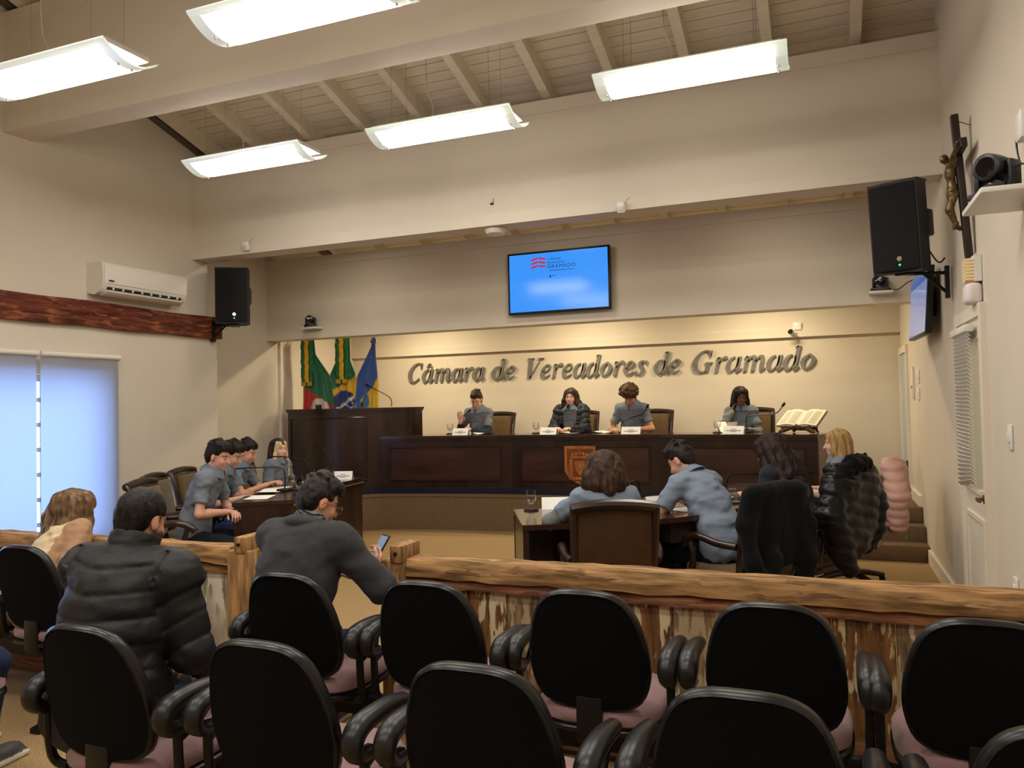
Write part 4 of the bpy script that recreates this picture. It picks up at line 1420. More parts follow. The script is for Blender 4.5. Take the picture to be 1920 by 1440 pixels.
        # open the neck
        nb = self.c7 + 0.03 * self.U[2]
        ndir = unit(self.hc - self.c7)
        F.fn(lambda P, d: np.maximum(d, np.minimum((P - (nb + 0.012 * ndir)) @ ndir.astype(np.float32), 0.12 - np.linalg.norm(P - nb, axis=-1))), nb - 0.13, nb + 0.13)
        if collar:
            cz = (nb + self.Rt[2] @ np.array([0, 0.004, 0])).astype(np.float32)
            nf = ndir.astype(np.float32)
            fwd = self.Rt[2][:, 1].astype(np.float32)
            G = Field(cz - 0.125, cz + 0.125, 0.005)
            def coll(P, d):
                q = P - cz
                h_ = q @ nf
                rad_ = q - h_[..., None] * nf
                r_ = vlen(rad_)
                f_ = (rad_ @ fwd) / (r_ + 1e-5)
                slope = 0.062 + infl * 0.4 + 0.75 * np.clip(0.030 - h_, 0, 1) + 0.012 * np.clip(f_, 0, 1)
                v = np.maximum(np.abs(r_ - slope) - 0.0065, np.abs(h_ - 0.006) - 0.030 - 0.012 * np.clip(f_, 0, 1))
                gap = 0.012 - np.abs(rad_ @ self.Rt[2][:, 0].astype(np.float32))
                return np.maximum(v, np.where((f_ > 0.5), gap, -1))
            G.fn(coll)
            cc = np.array(lin(color)) * 0.92
            col_o = field_obj('collar', G, mat or CLOTH, self.t, lambda V: np.tile(cc, (len(V), 1)), self.S)
        Y2 = self.Rt[1][:, 1]
        if folds:
            F.displace(lambda P: folds * vnoise(P, (9, 9, 22)) + folds * 0.7 * vnoise(P + 3.1, (20, 20, 34)))
        if quilt:
            F.displace(quilt)
        c1 = np.array(lin(color))
        c2 = None if color2 is None else np.array(lin(color2))
        chest = self.sp2 + 0.55 * (self.c7 - self.sp2)
        def col(V):
            C = np.tile(c1, (len(V), 1))
            if c2 is not None:
                for q in (-1, 1):
                    a, e, w = self.arm[q][:3]
                    side = ((V - self.sh[q]) @ (self.Rt[2][:, 0] * q)) > -0.012
                    C = np.where(side[:, None], c2, C)
            if logo is not None:
                q = (V - chest) @ self.Rt[2]
                m = (np.abs(q[:, 0] + 0.075) < 0.020) & (np.abs(q[:, 2] - 0.02) < 0.014) & (q[:, 1] > 0)
                C[m] = np.array(lin(logo))
            return C
        o = field_obj(name, F, mat or CLOTH, self.t, col, self.S)
        if collar:
            col_o.parent = o
        return o
    def trousers(self, color, mat=None):
        lo, hi = self.bounds(0.14)
        hi[2] = min(hi[2], self.hip[2] + 0.2)
        F = Field(lo, hi, self.vox * 1.5)
        F.ell(self.hip + np.array([0, 0.0, -0.02]), (0.172 * self.build, 0.128 * self.build, 0.10), self.Rt[0], 0.03, infl=0.006)
        for q in (-1, 1):
            h0, kn, an, fd = self.leg[q]
            F.chain([h0, kn], [0.088 * self.build, 0.066], 0.03)
            F.chain([kn, an + np.array([0, 0, 0.01])], [0.066, 0.055], 0.02)
            F.fn(lambda P, d: np.maximum(d, 0.065 - P[..., 2]))
        F.displace(lambda P: 0.006 * vnoise(P, (14, 14, 24)))
        c1 = np.array(lin(color))
        field_obj('trousers', F, mat or DENIM, self.t, lambda V: np.tile(c1, (len(V), 1)), self.S)
        return self
    def shoes(self, color, sole=(190, 180, 160)):
        c1, c2 = np.array(lin(color)), np.array(lin(sole))
        for q in (-1, 1):
            h0, kn, an, fd = self.leg[q]
            up = np.array([0, 0, 1.0])
            b = an.copy(); b[2] = 0.0
            lo = np.minimum(b - 0.12, b + fd * 0.2 - 0.1); hi = np.maximum(b + 0.12, b + fd * 0.2 + 0.1); lo[2] = -0.01; hi[2] = 0.16
            F = Field(lo, hi, 0.008)
            R = np.stack([np.cross(fd, up), fd, up], 1)
            F.rbox(b + fd * 0.055 + up * 0.016, (0.050, 0.145, 0.018), 0.014, R, 0.0)
            F.ell(b + fd * 0.0 + up * 0.055, (0.046, 0.07, 0.055), R, 0.02)
            F.ell(b + fd * 0.10 + up * 0.040, (0.047, 0.095, 0.038), R, 0.02)
            field_obj('shoe', F, SHOEM, self.t, lambda V: np.where((V[:, 2] < 0.03)[:, None], c2, c1), self.S)
        return self
    # --- hair
    def hair(self, style, color, color2=None, length=0.3, vox=None, seed=0.0, back=None, fringe=True, streak=None, volume=1.0):
        R, c = self.Rh, self.hc
        P = lambda x, y, z: c + R @ np.array([x, y, z])
        vox = vox or min(0.006, self.vox * 0.9)
        ext = 0.17 if style in ('short', 'curly', 'crop') else max(0.17, length + 0.06)
        F = Field(c - np.array([0.22, 0.24, ext + 0.02]), c + np.array([0.22, 0.24, 0.22]), vox)
        v = volume
        def cut_face(zline, yline, k=0.012, low=True):
            F.rbox(P(0, yline + 0.12, zline - 0.16), (0.095, 0.12, 0.16), 0.03, R, k, 's')
        if style == 'short':
            F.ell(P(0, -0.014, 0.044), (0.0785, 0.099, 0.089), R, 0.01)
            F.ell(P(0, 0.012, 0.090), (0.074 * v, 0.086, 0.054 * v), R, 0.02)
            F.ell(P(0, -0.06, 0.0), (0.066, 0.052, 0.075), R, 0.03)
            cut_face(0.070, 0.042)
            F.rbox(P(0, 0.06, -0.14), (0.2, 0.085, 0.16), 0.02, R, 0.01, 's')
            F.rbox(P(0, -0.1, -0.17), (0.2, 0.2, 0.10), 0.02, R, 0.01, 's')
            for q in (-1, 1):
                F.ell(P(q * 0.085, -0.008, -0.012), (0.024, 0.026, 0.042), R, 0.008, 's')
                F.ell(P(q * 0.07, 0.06, 0.0), (0.03, 0.03, 0.05), R, 0.01, 's')
            if fringe:
                for i, x in enumerate((-0.05, -0.028, -0.005, 0.018, 0.042)):
                    F.cap(P(x, 0.064 - 4 * x * x, 0.104), P(x * 1.12 + 0.010, 0.086 - 7 * x * x, 0.076 + 0.010 * math.sin(i * 2 + seed)), 0.020, 0.009, 0.014)
            rr = np.random.RandomState(int(seed * 10) + 3)
            for i in range(26):
                th = rr.uniform(0, 2 * PI); ph = rr.uniform(0.0, 1.1)
                n = np.array([math.cos(th) * math.sin(ph), math.sin(th) * math.sin(ph) - 0.1, math.cos(ph)])
                p = P(*(n * np.array([0.078 * v, 0.096, 0.088]) + np.array([0, -0.008, 0.056])))
                t = R @ unit(np.array([math.cos(th + 1), math.sin(th) + 0.6, -0.15]))
                F.cap(p - t * 0.015, p + t * 0.026, 0.014, 0.006, 0.014)
            amp, fq = 0.004, (34, 34, 34)
        elif style == 'crop':
            F.ell(P(0, -0.014, 0.044), (0.079, 0.099, 0.089), R, 0.01)
            F.ell(P(0, -0.062, 0.005), (0.064, 0.044, 0.085), R, 0.03)
            cut_face(0.062, 0.050)
            F.rbox(P(0, 0.07, -0.13), (0.2, 0.085, 0.16), 0.02, R, 0.01, 's')
            F.rbox(P(0, -0.1, -0.185), (0.2, 0.2, 0.10), 0.02, R, 0.012, 's')
            for q in (-1, 1):
                F.ell(P(q * 0.085, -0.008, -0.012), (0.024, 0.024, 0.040), R, 0.008, 's')
            amp, fq = 0.0025, (60, 60, 60)
        elif style == 'curly':
            F.ell(P(0, -0.016, 0.072), (0.114, 0.118, 0.106), R, 0.01)
            F.ell(P(0, 0.03, 0.088), (0.10, 0.095, 0.07), R, 0.03)
            cut_face(0.036, 0.058)
            F.rbox(P(0, 0.06, -0.15), (0.2, 0.09, 0.15), 0.02, R, 0.01, 's')
            F.rbox(P(0, -0.1, -0.15), (0.2, 0.2, 0.10), 0.02, R, 0.012, 's')
            rr = np.random.RandomState(5)
            for i in range(150):
                th = rr.uniform(0, 2 * PI); z = rr.uniform(-0.35, 1)
                n = np.array([math.cos(th) * math.sqrt(1 - z * z), math.sin(th) * math.sqrt(1 - z * z), z])
                if n[1] > 0.55 and n[2] < 0.1: continue
                p = P(*(n * np.array([0.112, 0.120, 0.102]) * rr.uniform(0.95, 1.06) + np.array([0, 0.0, 0.068])))
                F.ell(p, (0.016, 0.016, 0.016), None, 0.008)
            amp, fq = 0.006, (55, 55, 55)
        else:                                             # long
            F.ell(P(0, -0.016, 0.048), (0.085 * v, 0.104 * v, 0.090), R, 0.01)
            F.ell(P(0, -0.045, 0.0), (0.084 * v, 0.072 * v, 0.095), R, 0.03)
            up = np.array([0, 0, 1.0])
            bk = np.array(back if back is not None else (0, -0.10, -1.0), float)
            rows = 7
            for i in range(rows):
                a = rad(-118 + 236 * i / (rows - 1))     # around the back of the head from ear to ear
                st_ = P(0.072 * v * math.sin(a), -0.02 - 0.078 * v * math.cos(a), 0.005)
                lf = length * (1 - 0.12 * abs(math.sin(a))) * (1 + 0.06 * math.sin(3 * i + seed))
                pts = [P(0.066 * v * math.sin(a), -0.015 - 0.07 * v * math.cos(a), 0.07), st_]
                rs = [0.030, 0.031 * v]
                d0 = R @ np.array([math.sin(a) * 0.25, -0.10 * math.cos(a), -1.0])
                cur = st_
                for j in range(5):
                    f = (j + 1) / 5
                    dd = unit(d0 * (1 - f) + unit(bk + R @ np.array([math.sin(a) * 0.14, 0, 0])) * f)
                    cur = cur + dd * lf / 5 + np.array([0.010 * math.sin(3.0 * j + i + seed), 0.008 * math.cos(2.3 * j + 2 * i), 0]) * (1 if style == 'wavy' else 0.35)
                    pts.append(cur)
                    rs.append((0.031 + (0.008 if style == 'wavy' else 0.0) * f - 0.016 * f * f * (1 if style != 'wavy' else 0.4)) * v)
                F.chain(pts, rs, 0.022)
            F.ell(P(0, 0.118, -0.045), (0.060, 0.105, 0.118), R, 0.012, 's')
            F.ell(P(0, 0.118, -0.15), (0.075, 0.09, 0.11), R, 0.012, 's')
            amp, fq = (0.007, (26, 26, 13)) if style == 'wavy' else (0.0045, (48, 48, 6))
        off = seed
        if amp:
            F.displace(lambda Q: amp * vnoise(Q + off, fq) + amp * 0.6 * vnoise(Q + off + 5, [2.2 * x for x in fq]))
        c1 = np.array(lin(color)); c2 = np.array(lin(color2)) if color2 is not None else c1 * 1.5
        sk = None if streak is None else np.array(lin(streak))
        def col(V):
            n = vnoise(V.astype(np.float32) + off, (60, 60, 9 if style not in ('curly',) else 60))
            m = np.clip(0.5 + 0.7 * n, 0, 1)[:, None]
            C = c1 * (1 - m) + c2 * m
            if sk is not None:
                q = (V - c) @ R
                mk = ((q[:, 1] > 0.040) & (q[:, 2] < 0.10) & (np.abs(q[:, 0]) > 0.018))[:, None]
                C = np.where(mk, sk, C)
            return C
        o = field_obj('hair', F, HAIRM, self.t, col, self.S, smooth_it=1)
        return self
    def glasses(self, mat=None):
        R, c, S = self.Rh, self.hc, self.S
        P = lambda x, y, z: tuple((c + R @ np.array([x, y, z])) * S)
        g = MB()
        for q in (-1, 1):
            g.tube([P(q * 0.033 + 0.025 * math.cos(a), 0.104, 0.002 + 0.019 * math.sin(a)) for a in [2 * PI * k / 16 for k in range(17)]], 0.0022 * S, 5)
            g.tube([P(q * 0.058, 0.102, 0.008), P(q * 0.078, 0.05, 0.008), P(q * 0.080, -0.01, 0.004), P(q * 0.078, -0.02, -0.012)], 0.0022 * S, 5)
        g.tube([P(-0.008, 0.104, 0.006), P(0, 0.108, 0.009), P(0.008, 0.104, 0.006)], 0.0022 * S, 5)
        fr = g.build('glasses', mat or LENSM, self.t)
        g = MB()
        for q in (-1, 1):
            pts = [P(q * 0.033 + 0.024 * math.cos(a), 0.1035, 0.002 + 0.018 * math.sin(a)) for a in [2 * PI * k / 16 for k in range(16)]]
            g.add(pts, [tuple(range(16))])
        g.build('lens', GLASS, fr, smooth=0)
        return self
# ------------------------------------------------------------------ flags behind the lectern
FLAGM = new_mat('flag_satin', (200, 200, 200), 0.45, 0.4, attr=True, sheen=0.3)
def flag(label, ox, oy, z0, z1, left, right, colf, nu=46, nv=72, amp=0.018, waves=3.5, ph=0.0):
    """left/right: lists of (z, x) giving the silhouette; cloth gathers into folds"""
    t = thing('flag', label, 'flag', (ox, oy, ST), group='flags behind the lectern')
    ip = lambda tab, z: float(np.interp(z, [a for a, b in reversed(tab)], [b for a, b in reversed(tab)]))
    V, C = [], []
    for i in range(nv + 1):
        z = z1 + (z0 - z1) * i / nv
        l, r = ip(left, z), ip(right, z)
        for j in range(nu + 1):
            u = j / nu
            x = l + (r - l) * u
            f = min(1.0, 0.25 + (z1 - z) * 1.6)
            y = amp * f * math.sin(2 * PI * (waves * u + 0.35 * (z1 - z)) + ph) + 0.3 * amp * f * math.sin(2 * PI * 2.3 * waves * u + 1.0)
            V.append((x - ox, y, z - ST))
            C.append((*lin(colf(x, z)), 1))
    m = MB()
    m.v = V
    for i in range(nv):
        for j in range(nu):
            a = i * (nu + 1) + j
            m.f.append((a, a + nu + 1, a + nu + 2, a + 1))
    me = m.mesh('cloth', FLAGM, 180)
    at = me.color_attributes.new('Col', 'FLOAT_COLOR', 'POINT')
    at.data.foreach_set('color', np.array(C, np.float32).ravel())
    o = link('cloth', me, t)
    md = o.modifiers.new('thick', 'SOLIDIFY'); md.thickness = 0.003
    return t
GRN, YEL, REDC, BLU, WHT = (22, 106, 66), (226, 176, 20), (178, 34, 28), (22, 38, 104), (214, 204, 190)
FK = 0.9487                                  # everything stands at y = 9.25
fx = lambda x: x * FK
fz = lambda z: 1.6 + (z - 1.6) * FK
def pole(t, x, label=None, top=2.75):
    MB().tube([(x, 0.03, 0.0), (x, 0.03, top - ST)], 0.012, 8).build('pole', new_mat('pole_wood', (150, 120, 80), 0.5), t)
    MB().lathe([(0.11, 0), (0.11, 0.02), (0.03, 0.05), (0.02, 0.10)], (x, 0.03, 0), 14).build('pole_foot', new_mat('brass', (150, 118, 60), 0.3, metal=0.9), t)
def streamer(t, x, z_top, z_bot, w, oy=-0.04):
    """green-yellow-green ribbon with a gold fringe"""
    for k, (dx, ww, c, nm) in enumerate(((-w * 0.34, w * 0.34, GRN, 'ribbon_green'), (0, w * 0.36, YEL, 'ribbon_yellow'), (w * 0.34, w * 0.34, GRN, 'ribbon_green'))):
        m = MB().grid(lambda u, v: (x + dx + ww * (u - 0.5) + 0.004 * math.sin(v * 22 + k), oy - 0.006 * k * (2 - k) + 0.004 * math.sin(v * 37 + k), z_bot - ST + (z_top - z_bot) * v), 3, 40)
        o = m.build(nm, new_mat('ribbon_satin_%s' % nm, c, 0.32, 0.5, noise=0.12, nscale=25), t)
        md = o.modifiers.new('thick', 'SOLIDIFY'); md.thickness = 0.003
    for dx in (-w * 0.27, w * 0.27):
        MB().rbox((x + dx, oy - 0.006, z_bot - ST - 0.02), (w * 0.4, 0.01, 0.06), 0.003).build('fringe', new_mat('gold_fringe', (190, 142, 40), 0.5, noise=0.2, nscale=90), t)
def c_rs(x, z):
    X = (x - fx(-7.34)) / 0.58
    Z = (z - fz(1.6)) / 0.97
    if (X - 0.52) ** 2 + ((Z + 0.02) * 1.55) ** 2 < 0.075:
        return (20, 18, 20) if (abs(X - 0.50) < 0.07 and Z < 0.07) else WHT
    if Z < 0.35 - 0.34 * X:
        return REDC
    return GRN
f1 = flag('green and red flag with a striped ribbon, leftmost of the three flags', fx(-7.2), 9.25, fz(1.05), fz(2.66), [(fz(2.7), fx(-7.29)), (fz(1.9), fx(-7.33)), (fz(1.05), fx(-7.35))],
          [(fz(2.7), fx(-7.11)), (fz(2.42), fx(-7.08)), (fz(2.11), fx(-6.83)), (fz(1.62), fx(-6.73)), (fz(1.05), fx(-6.72))], c_rs)
pole(f1, -0.01)
streamer(f1, fx(-7.205) - fx(-7.2), fz(2.68), fz(2.0), 0.195, -0.05)
def c_br(x, z):
    X, Z = x / FK, 1.6 + (z - 1.6) / FK
    if ((X + 6.57) / 0.205) ** 2 + ((Z - 1.665) / 0.20) ** 2 < 1:
        b = Z - (1.62 + 0.64 * (X + 6.645)) + 0.10 * (X + 6.53) ** 2
        if abs(b) < 0.026:
            return (228, 226, 218)
        if b < 0 and any((X - sx) ** 2 + (Z - sz) ** 2 < 0.00022 for sx, sz in ((-6.44, 1.68), (-6.42, 1.63), (-6.46, 1.60), (-6.50, 1.63))):
            return (224, 224, 224)
        return BLU
    zl = float(np.interp(X, [-6.80, -6.53, -6.345], [1.87, 1.98, 2.10]))
    if Z < zl and X > -6.79 + 0.12 * (1.885 - Z):
        return YEL
    return GRN
f2 = flag('green, yellow and blue flag with a striped ribbon, middle of the three flags', fx(-6.56), 9.24, fz(1.05), fz(2.66), [(fz(2.7), fx(-6.68)), (fz(2.40), fx(-6.67)), (fz(2.10), fx(-6.84)), (fz(1.62), fx(-6.74)), (fz(1.05), fx(-6.72))],
          [(fz(2.7), fx(-6.47)), (fz(2.30), fx(-6.45)), (fz(2.08), fx(-6.345)), (fz(1.60), fx(-6.36)), (fz(1.05), fx(-6.36))], c_br, ph=1.0)
pole(f2, -0.02)
streamer(f2, fx(-6.578) - fx(-6.56), fz(2.66), fz(2.02), 0.20, -0.05)
tm = text_mesh('PROGRESSO', 0.034, new_mat('green_print', (20, 40, 30), 0.7))
o = link('print', tm, f2); o.rotation_euler = (PI / 2, 0, 0)
o.rotation_euler = (PI / 2, -rad(32), 0)
o.location = (fx(-6.625) - fx(-6.56), -0.034, fz(1.622) - ST)
def c_gr(x, z):
    X = (x - fx(-6.2)) / 0.38
    Z = (z - fz(1.6)) / 0.97
    d = (1.6 + (z - 1.6) / FK) - (1.655 + 0.87 * (x / FK + 6.37))
    if d < 0.0:
        if (X - 0.02) ** 2 + (Z - 0.10) ** 2 < 0.012 or (X + 0.30) ** 2 + (Z - 0.02) ** 2 < 0.008:
            return (58, 112, 176)
        if abs(X + 0.12) < 0.09 and abs(Z - 0.045) < 0.045:
            return (26, 24, 26) if Z > 0.03 else (168, 60, 40)
        return (222, 178, 34)
    return (54, 88, 158) if d > 0.03 or X < 0.42 else (222, 178, 34)
f3 = flag('blue and yellow flag with a rosette at its top, rightmost of the three flags', fx(-6.1), 9.23, fz(1.05), fz(2.60), [(fz(2.66), fx(-6.075)), (fz(2.5), fx(-6.09)), (fz(2.08), fx(-6.34)), (fz(1.60), fx(-6.39)), (fz(1.05), fx(-6.40))],
          [(fz(2.66), fx(-6.035)), (fz(2.5), fx(-6.02)), (fz(1.98), fx(-5.975)), (fz(1.60), fx(-5.995)), (fz(1.05), fx(-6.0))], c_gr, waves=2.5, ph=2.0)
pole(f3, 0.055, top=2.62)
m = MB()
for k in range(9):
    a = 2 * PI * k / 9
    m.tube(catmull([(0.075, -0.03, fz(2.57) - ST), (0.075 + 0.05 * math.cos(a), -0.05, fz(2.57) - ST + 0.05 * math.sin(a)), (0.075 + 0.02 * math.cos(a + 0.6), -0.06, fz(2.57) - ST + 0.02 * math.sin(a + 0.6))], 3), 0.008, 5)
m.build('rosette', new_mat('rosette_blue', (62, 84, 140), 0.5, noise=0.4, nscale=30), f3)
MB().tube([(0.075, 0.0, fz(2.55) - ST), (0.09, -0.01, fz(2.2) - ST), (0.11, -0.01, fz(1.98) - ST)], 0.004, 5).build('cord', new_mat('gold_cord', (190, 150, 70), 0.5), f3)

# ------------------------------------------------------------------ screens
tv = thing('television', 'wall-mounted flat screen showing a blue slide with a red striped logo', 'television', (-2.83, 8.68, 2.67), group='televisions')
MB().rbox((0, -0.075, 0.365), (1.255, 0.05, 0.735), 0.008).build('bezel', BLACKP, tv)
MB().box((0, -0.03, 0.365), (0.5, 0.06, 0.4)).build('wall_mount', BLACKM, tv, smooth=0)
def screen_mat(name, c, st_):
    m = new_mat(name, (4, 6, 10), 0.12, 0.5)
    b = m.node_tree.nodes['Principled BSDF']
    b.inputs['Emission Color'].default_value = (*lin(c), 1)
    b.inputs['Emission Strength'].default_value = st_
    return m
scr = MB().box((0, -0.1005, 0.367), (1.205, 0.002, 0.682)).build('screen', screen_mat('blue_slide', (58, 152, 255), 0.95), tv, smooth=0)
RED = screen_mat('slide_red', (216, 52, 78), 0.8); DRK = screen_mat('slide_ink', (20, 60, 110), 0.6)
m = MB()
for k in range(3):
    z = 0.635 - 0.045 * k
    for (x0, x1, s) in ((-0.325, -0.240, 1), (-0.232, -0.145, -1)):
        vs = []
        for y_ in (-0.1015, -0.104):
            za, zb = (z - 0.018 if s > 0 else z + 0.004), (z + 0.006 if s > 0 else z - 0.012)
            vs += [(x0, y_, za - 0.0), (x1, y_, zb), (x1, y_, zb + 0.022), (x0, y_, za + 0.022)]
        m.add(vs, [(3, 2, 1, 0), (4, 5, 6, 7), (0, 1, 5, 4), (1, 2, 6, 5), (2, 3, 7, 6), (3, 0, 4, 7)])
m.build('logo_stripes', RED, scr, smooth=0)
for txt, sz, x, z, sp in (('CÂMARA', 0.038, -0.125, 0.615, 1.15), ('MUNICIPAL', 0.038, -0.125, 0.573, 1.15), ('GRAMADO', 0.062, -0.125, 0.520, 1.2)):
    o = link('print', text_mesh(txt, sz, DRK, spacing=sp), scr)
    on_front(o, (x, -0.1022, z))
MB().box((0.05, -0.1018, 0.492), (0.30, 0.001, 0.006)).build('print', DRK, scr, smooth=0)
MB().box((-0.09, -0.1018, 0.425), (0.018, 0.001, 0.03)).box((-0.05, -0.1018, 0.43), (0.04, 0.001, 0.006)).build('print', DRK, scr, smooth=0)

tv2 = thing('television', 'flat screen on the right wall seen almost edge-on below the loudspeaker', 'television', (XR, 7.55, 2.10), rad(0), group='televisions')
Mt = Matrix.Rotation(rad(-88), 3, 'Z') @ Matrix.Rotation(rad(-4), 3, 'X')
C0 = Vector((-0.10, 0.02, 0.29))
q = lambda v: tuple(C0 + Mt @ Vector(v))
MB().rbox(q((0, 0, 0)), (0.93, 0.05, 0.56), 0.006, M=Mt).build('bezel', BLACKP, tv2)
MB().box(q((0, -0.0262, 0.004)), (0.90, 0.002, 0.53), M=Mt).build('screen', screen_mat('pale_slide', (150, 170, 220), 0.55), tv2, smooth=0)
MB().box(q((0, -0.0275, 0.215)), (0.90, 0.002, 0.10), M=Mt).build('screen_banner', screen_mat('pale_slide_top', (90, 130, 205), 0.5), tv2, smooth=0)
MB().box((-0.04, 0.02, 0.29), (0.078, 0.3, 0.22)).build('wall_mount', BLACKM, tv2, smooth=0)
MB().tube(catmull([(-0.06, -0.16, 0.40), (-0.02, -0.24, 0.46), (-0.05, -0.26, 0.54), (-0.02, -0.20, 0.60)], 5), 0.008, 6).build('cable', BLACKP, tv2)

# ------------------------------------------------------------------ loudspeakers
GRILL = new_mat('speaker_grille', (10, 10, 11), 0.6, 0.4, noise=0.5, nscale=500, bump=0.6, bscale=520)
def speaker(label, loc, rz, tilt, wall, sz=(0.36, 0.34, 0.64)):
    t = thing('loudspeaker', label, 'speaker', loc, rz, group='black wall loudspeakers')
    M = Matrix.Rotation(rad(tilt), 3, 'X')
    w, d, h = sz
    Pt = lambda x, y_, z: tuple(M @ Vector((x, y_, z)))
    pl = [(-w / 2, -d / 2), (w / 2, -d / 2), (w / 2, d * 0.05), (w * 0.30, d / 2), (-w * 0.30, d / 2), (-w / 2, d * 0.05)]
    m = MB().prism(pl, -h / 2, h / 2)
    m.v = [Pt(*v) for v in m.v]
    cab = m.build('cabinet', new_mat('speaker_cabinet', (16, 16, 17), 0.55, 0.4, bump=0.2, bscale=300), t, smooth=20)
    m = MB().grid(lambda u, v: Pt(-w / 2 + 0.012 + (w - 0.024) * u, -d / 2 - 0.006 - 0.022 * math.sin(PI * u), -h / 2 + 0.02 + (h - 0.04) * v), 10, 4)
    m.build('grille', GRILL, cab)
    for s in (-1, 1):
        MB().rbox(Pt(s * (w / 2 - 0.02), 0.05, 0.02), (0.06, 0.14, 0.20), 0.02, M=M).build('handle_recess', BLACKP, cab)
    MB().rbox(Pt(0, 0.06, h / 2 + 0.012), (w * 0.8, d * 0.6, 0.024), 0.008, M=M).build('top_cap', BLACKP, cab)
    MB().lathe([(0.018, 0), (0.018, 0.006)], Pt(0.03, -d / 2 - 0.022, -h / 2 + 0.10), 14, M @ Matrix.Rotation(PI / 2, 3, 'X')).build('badge', CHROME, cab)
    MB().lathe([(0.007, 0), (0.007, 0.006)], Pt(0.03, -d / 2 - 0.022, -h / 2 + 0.055), 10, M @ Matrix.Rotation(PI / 2, 3, 'X')).build('power_light', emit_mat('green_led', (60, 255, 140), 3.0), cab)
    # bracket to the wall; wall = local point of the wall plate
    wx, wy, wz = wall
    Rz = Matrix.Rotation(-rz, 3, 'Z')
    wv = Rz @ Vector(wall)
    b0 = Vector(Pt(0, 0.03, -h / 2 - 0.008))
    m = MB().rbox(tuple(b0), (0.10, 0.24, 0.016), 0.003, M=M)
    tgt = Vector((wv.x, wv.y, b0.z))
    m.tube([tuple(b0), tuple(tgt)], 0.014, 6)
    m.tube([tuple(b0 * 0.6 + tgt * 0.4), (wv.x, wv.y, b0.z - 0.15)], 0.012, 6)
    dirw = Matrix.Rotation(-rz, 3, 'Z')
    m.box((wv.x, wv.y, b0.z - 0.07), (0.03, 0.05, 0.24), M=dirw)
    m.build('bracket', BLACKM, t)
    return t
speaker('black loudspeaker on a bracket at the left wall, above the end of the wooden beam', (-6.33, 7.16, 2.92), rad(34), 0, (-0.215, -0.10, 0))
s2 = speaker('large tilted black loudspeaker on a bracket on the right wall', (0.59, 6.42, 2.85), rad(-25), 6, (0.295, 0.14, 0), (0.34, 0.34, 0.66))
MB().tube(catmull([(0.10, 0.16, -0.12), (0.16, 0.22, -0.25), (0.20, 0.25, -0.22)], 5), 0.006, 5).build('cable', BLACKP, s2)

# ------------------------------------------------------------------ PTZ cameras on little shelves
def ptz(label, loc, rz, sc=1.0, look=0.0):
    t = thing('conference_camera', label, 'camera', loc, rz, group='black swivel cameras on white shelves')
    MB().rbox((0, 0, 0.016), (0.17 * sc, 0.13 * sc, 0.03), 0.004).build('base', BLACKP, t)
    R = Matrix.Rotation(look, 3, 'Z')
    m = MB()
    for s in (-1, 1):
        m.rbox(tuple(R @ Vector((s * 0.064 * sc, 0, 0.085 * sc))), (0.024 * sc, 0.075 * sc, 0.115 * sc), 0.01, M=R)
    m.lathe([(0.06 * sc, 0.03), (0.06 * sc, 0.052 * sc)], (0, 0, 0), 16)
    m.build('yoke', BLACKP, t)
    A = R @ Matrix.Rotation(PI / 2, 3, 'X')
    MB().lathe([(0.03 * sc, -0.068 * sc), (0.052 * sc, -0.055 * sc), (0.056 * sc, 0.03 * sc), (0.054 * sc, 0.078 * sc), (0.044 * sc, 0.082 * sc)], (0, 0, 0.118 * sc), 20, A).build('head', BLACKP, t)
    MB().lathe([(0.042 * sc, 0.080 * sc), (0.036 * sc, 0.085 * sc), (0.001, 0.086 * sc)], (0, 0, 0.118 * sc), 16, A).build('lens', new_mat('camera_lens', (6, 6, 10), 0.05), t)
    return t
def shelf(label, lo, hi):
    m = MB().rbox([(a + b) / 2 for a, b in zip(lo, hi)], [b - a for a, b in zip(lo, hi)], 0.006)
    m.v = [(x - lo[0], y - lo[1], z - lo[2]) for x, y, z in m.v]
    o = m.build('camera_shelf', WHITEPL, loc=lo)
    tag(o, label, 'shelf', 'small white camera shelves')
    return o
shelf('small white shelf on the stage beam above the flags', (-6.41, 8.52, 2.665), (-6.17, 8.67, 2.69))
ptz('black swivel camera on the shelf above the flags', (-6.30, 8.58, 2.69), rad(25), 0.9)
shelf('small white shelf on the stage beam near the right wall', (0.46, 8.50, 2.635), (0.68, 8.67, 2.66))
c2 = ptz('black swivel camera on the stage beam near the right wall', (0.57, 8.58, 2.66), rad(-20), 0.95)
MB().tube(catmull([(0.07, 0.02, 0.02), (0.16, 0.0, 0.0), (0.24, 0.03, 0.06), (0.32, 0.03, 0.09)], 5), 0.005, 5).build('cable', BLACKP, c2)
shelf('white shelf on the right wall beside the crucifix', (0.66, 3.86, 2.475), (0.914, 4.34, 2.50))
c3 = ptz('large black swivel camera on the right wall beside the crucifix', (0.775, 4.13, 2.50), rad(-40), 1.15, 0.0)
MB().tube(catmull([(0.06, -0.05, 0.02), (0.10, -0.14, 0.03), (0.125, -0.24, 0.02)], 5), 0.007, 6).build('cable', BLACKP, c3)
t = thing('wall_adapter', 'white power adapter box high on the right wall with a black lead', 'adapter', (XR - 0.001, 4.12, 2.76))
MB().rbox((-0.028, 0, 0.06), (0.055, 0.11, 0.13), 0.01).build('case', WHITEPL, t)
MB().tube(catmull([(-0.03, 0.05, 0.07), (-0.03, 0.13, 0.065), (-0.03, 0.15, 0.0), (-0.03, 0.08, -0.09), (-0.03, -0.10, -0.13)], 6), 0.005, 6).build('lead', BLACKP, t)
MB().tube([(-0.03, 0.05, 0.07), (-0.03, 0.11, 0.068)], [0.012, 0.007], 8).build('plug', BLACKP, t)

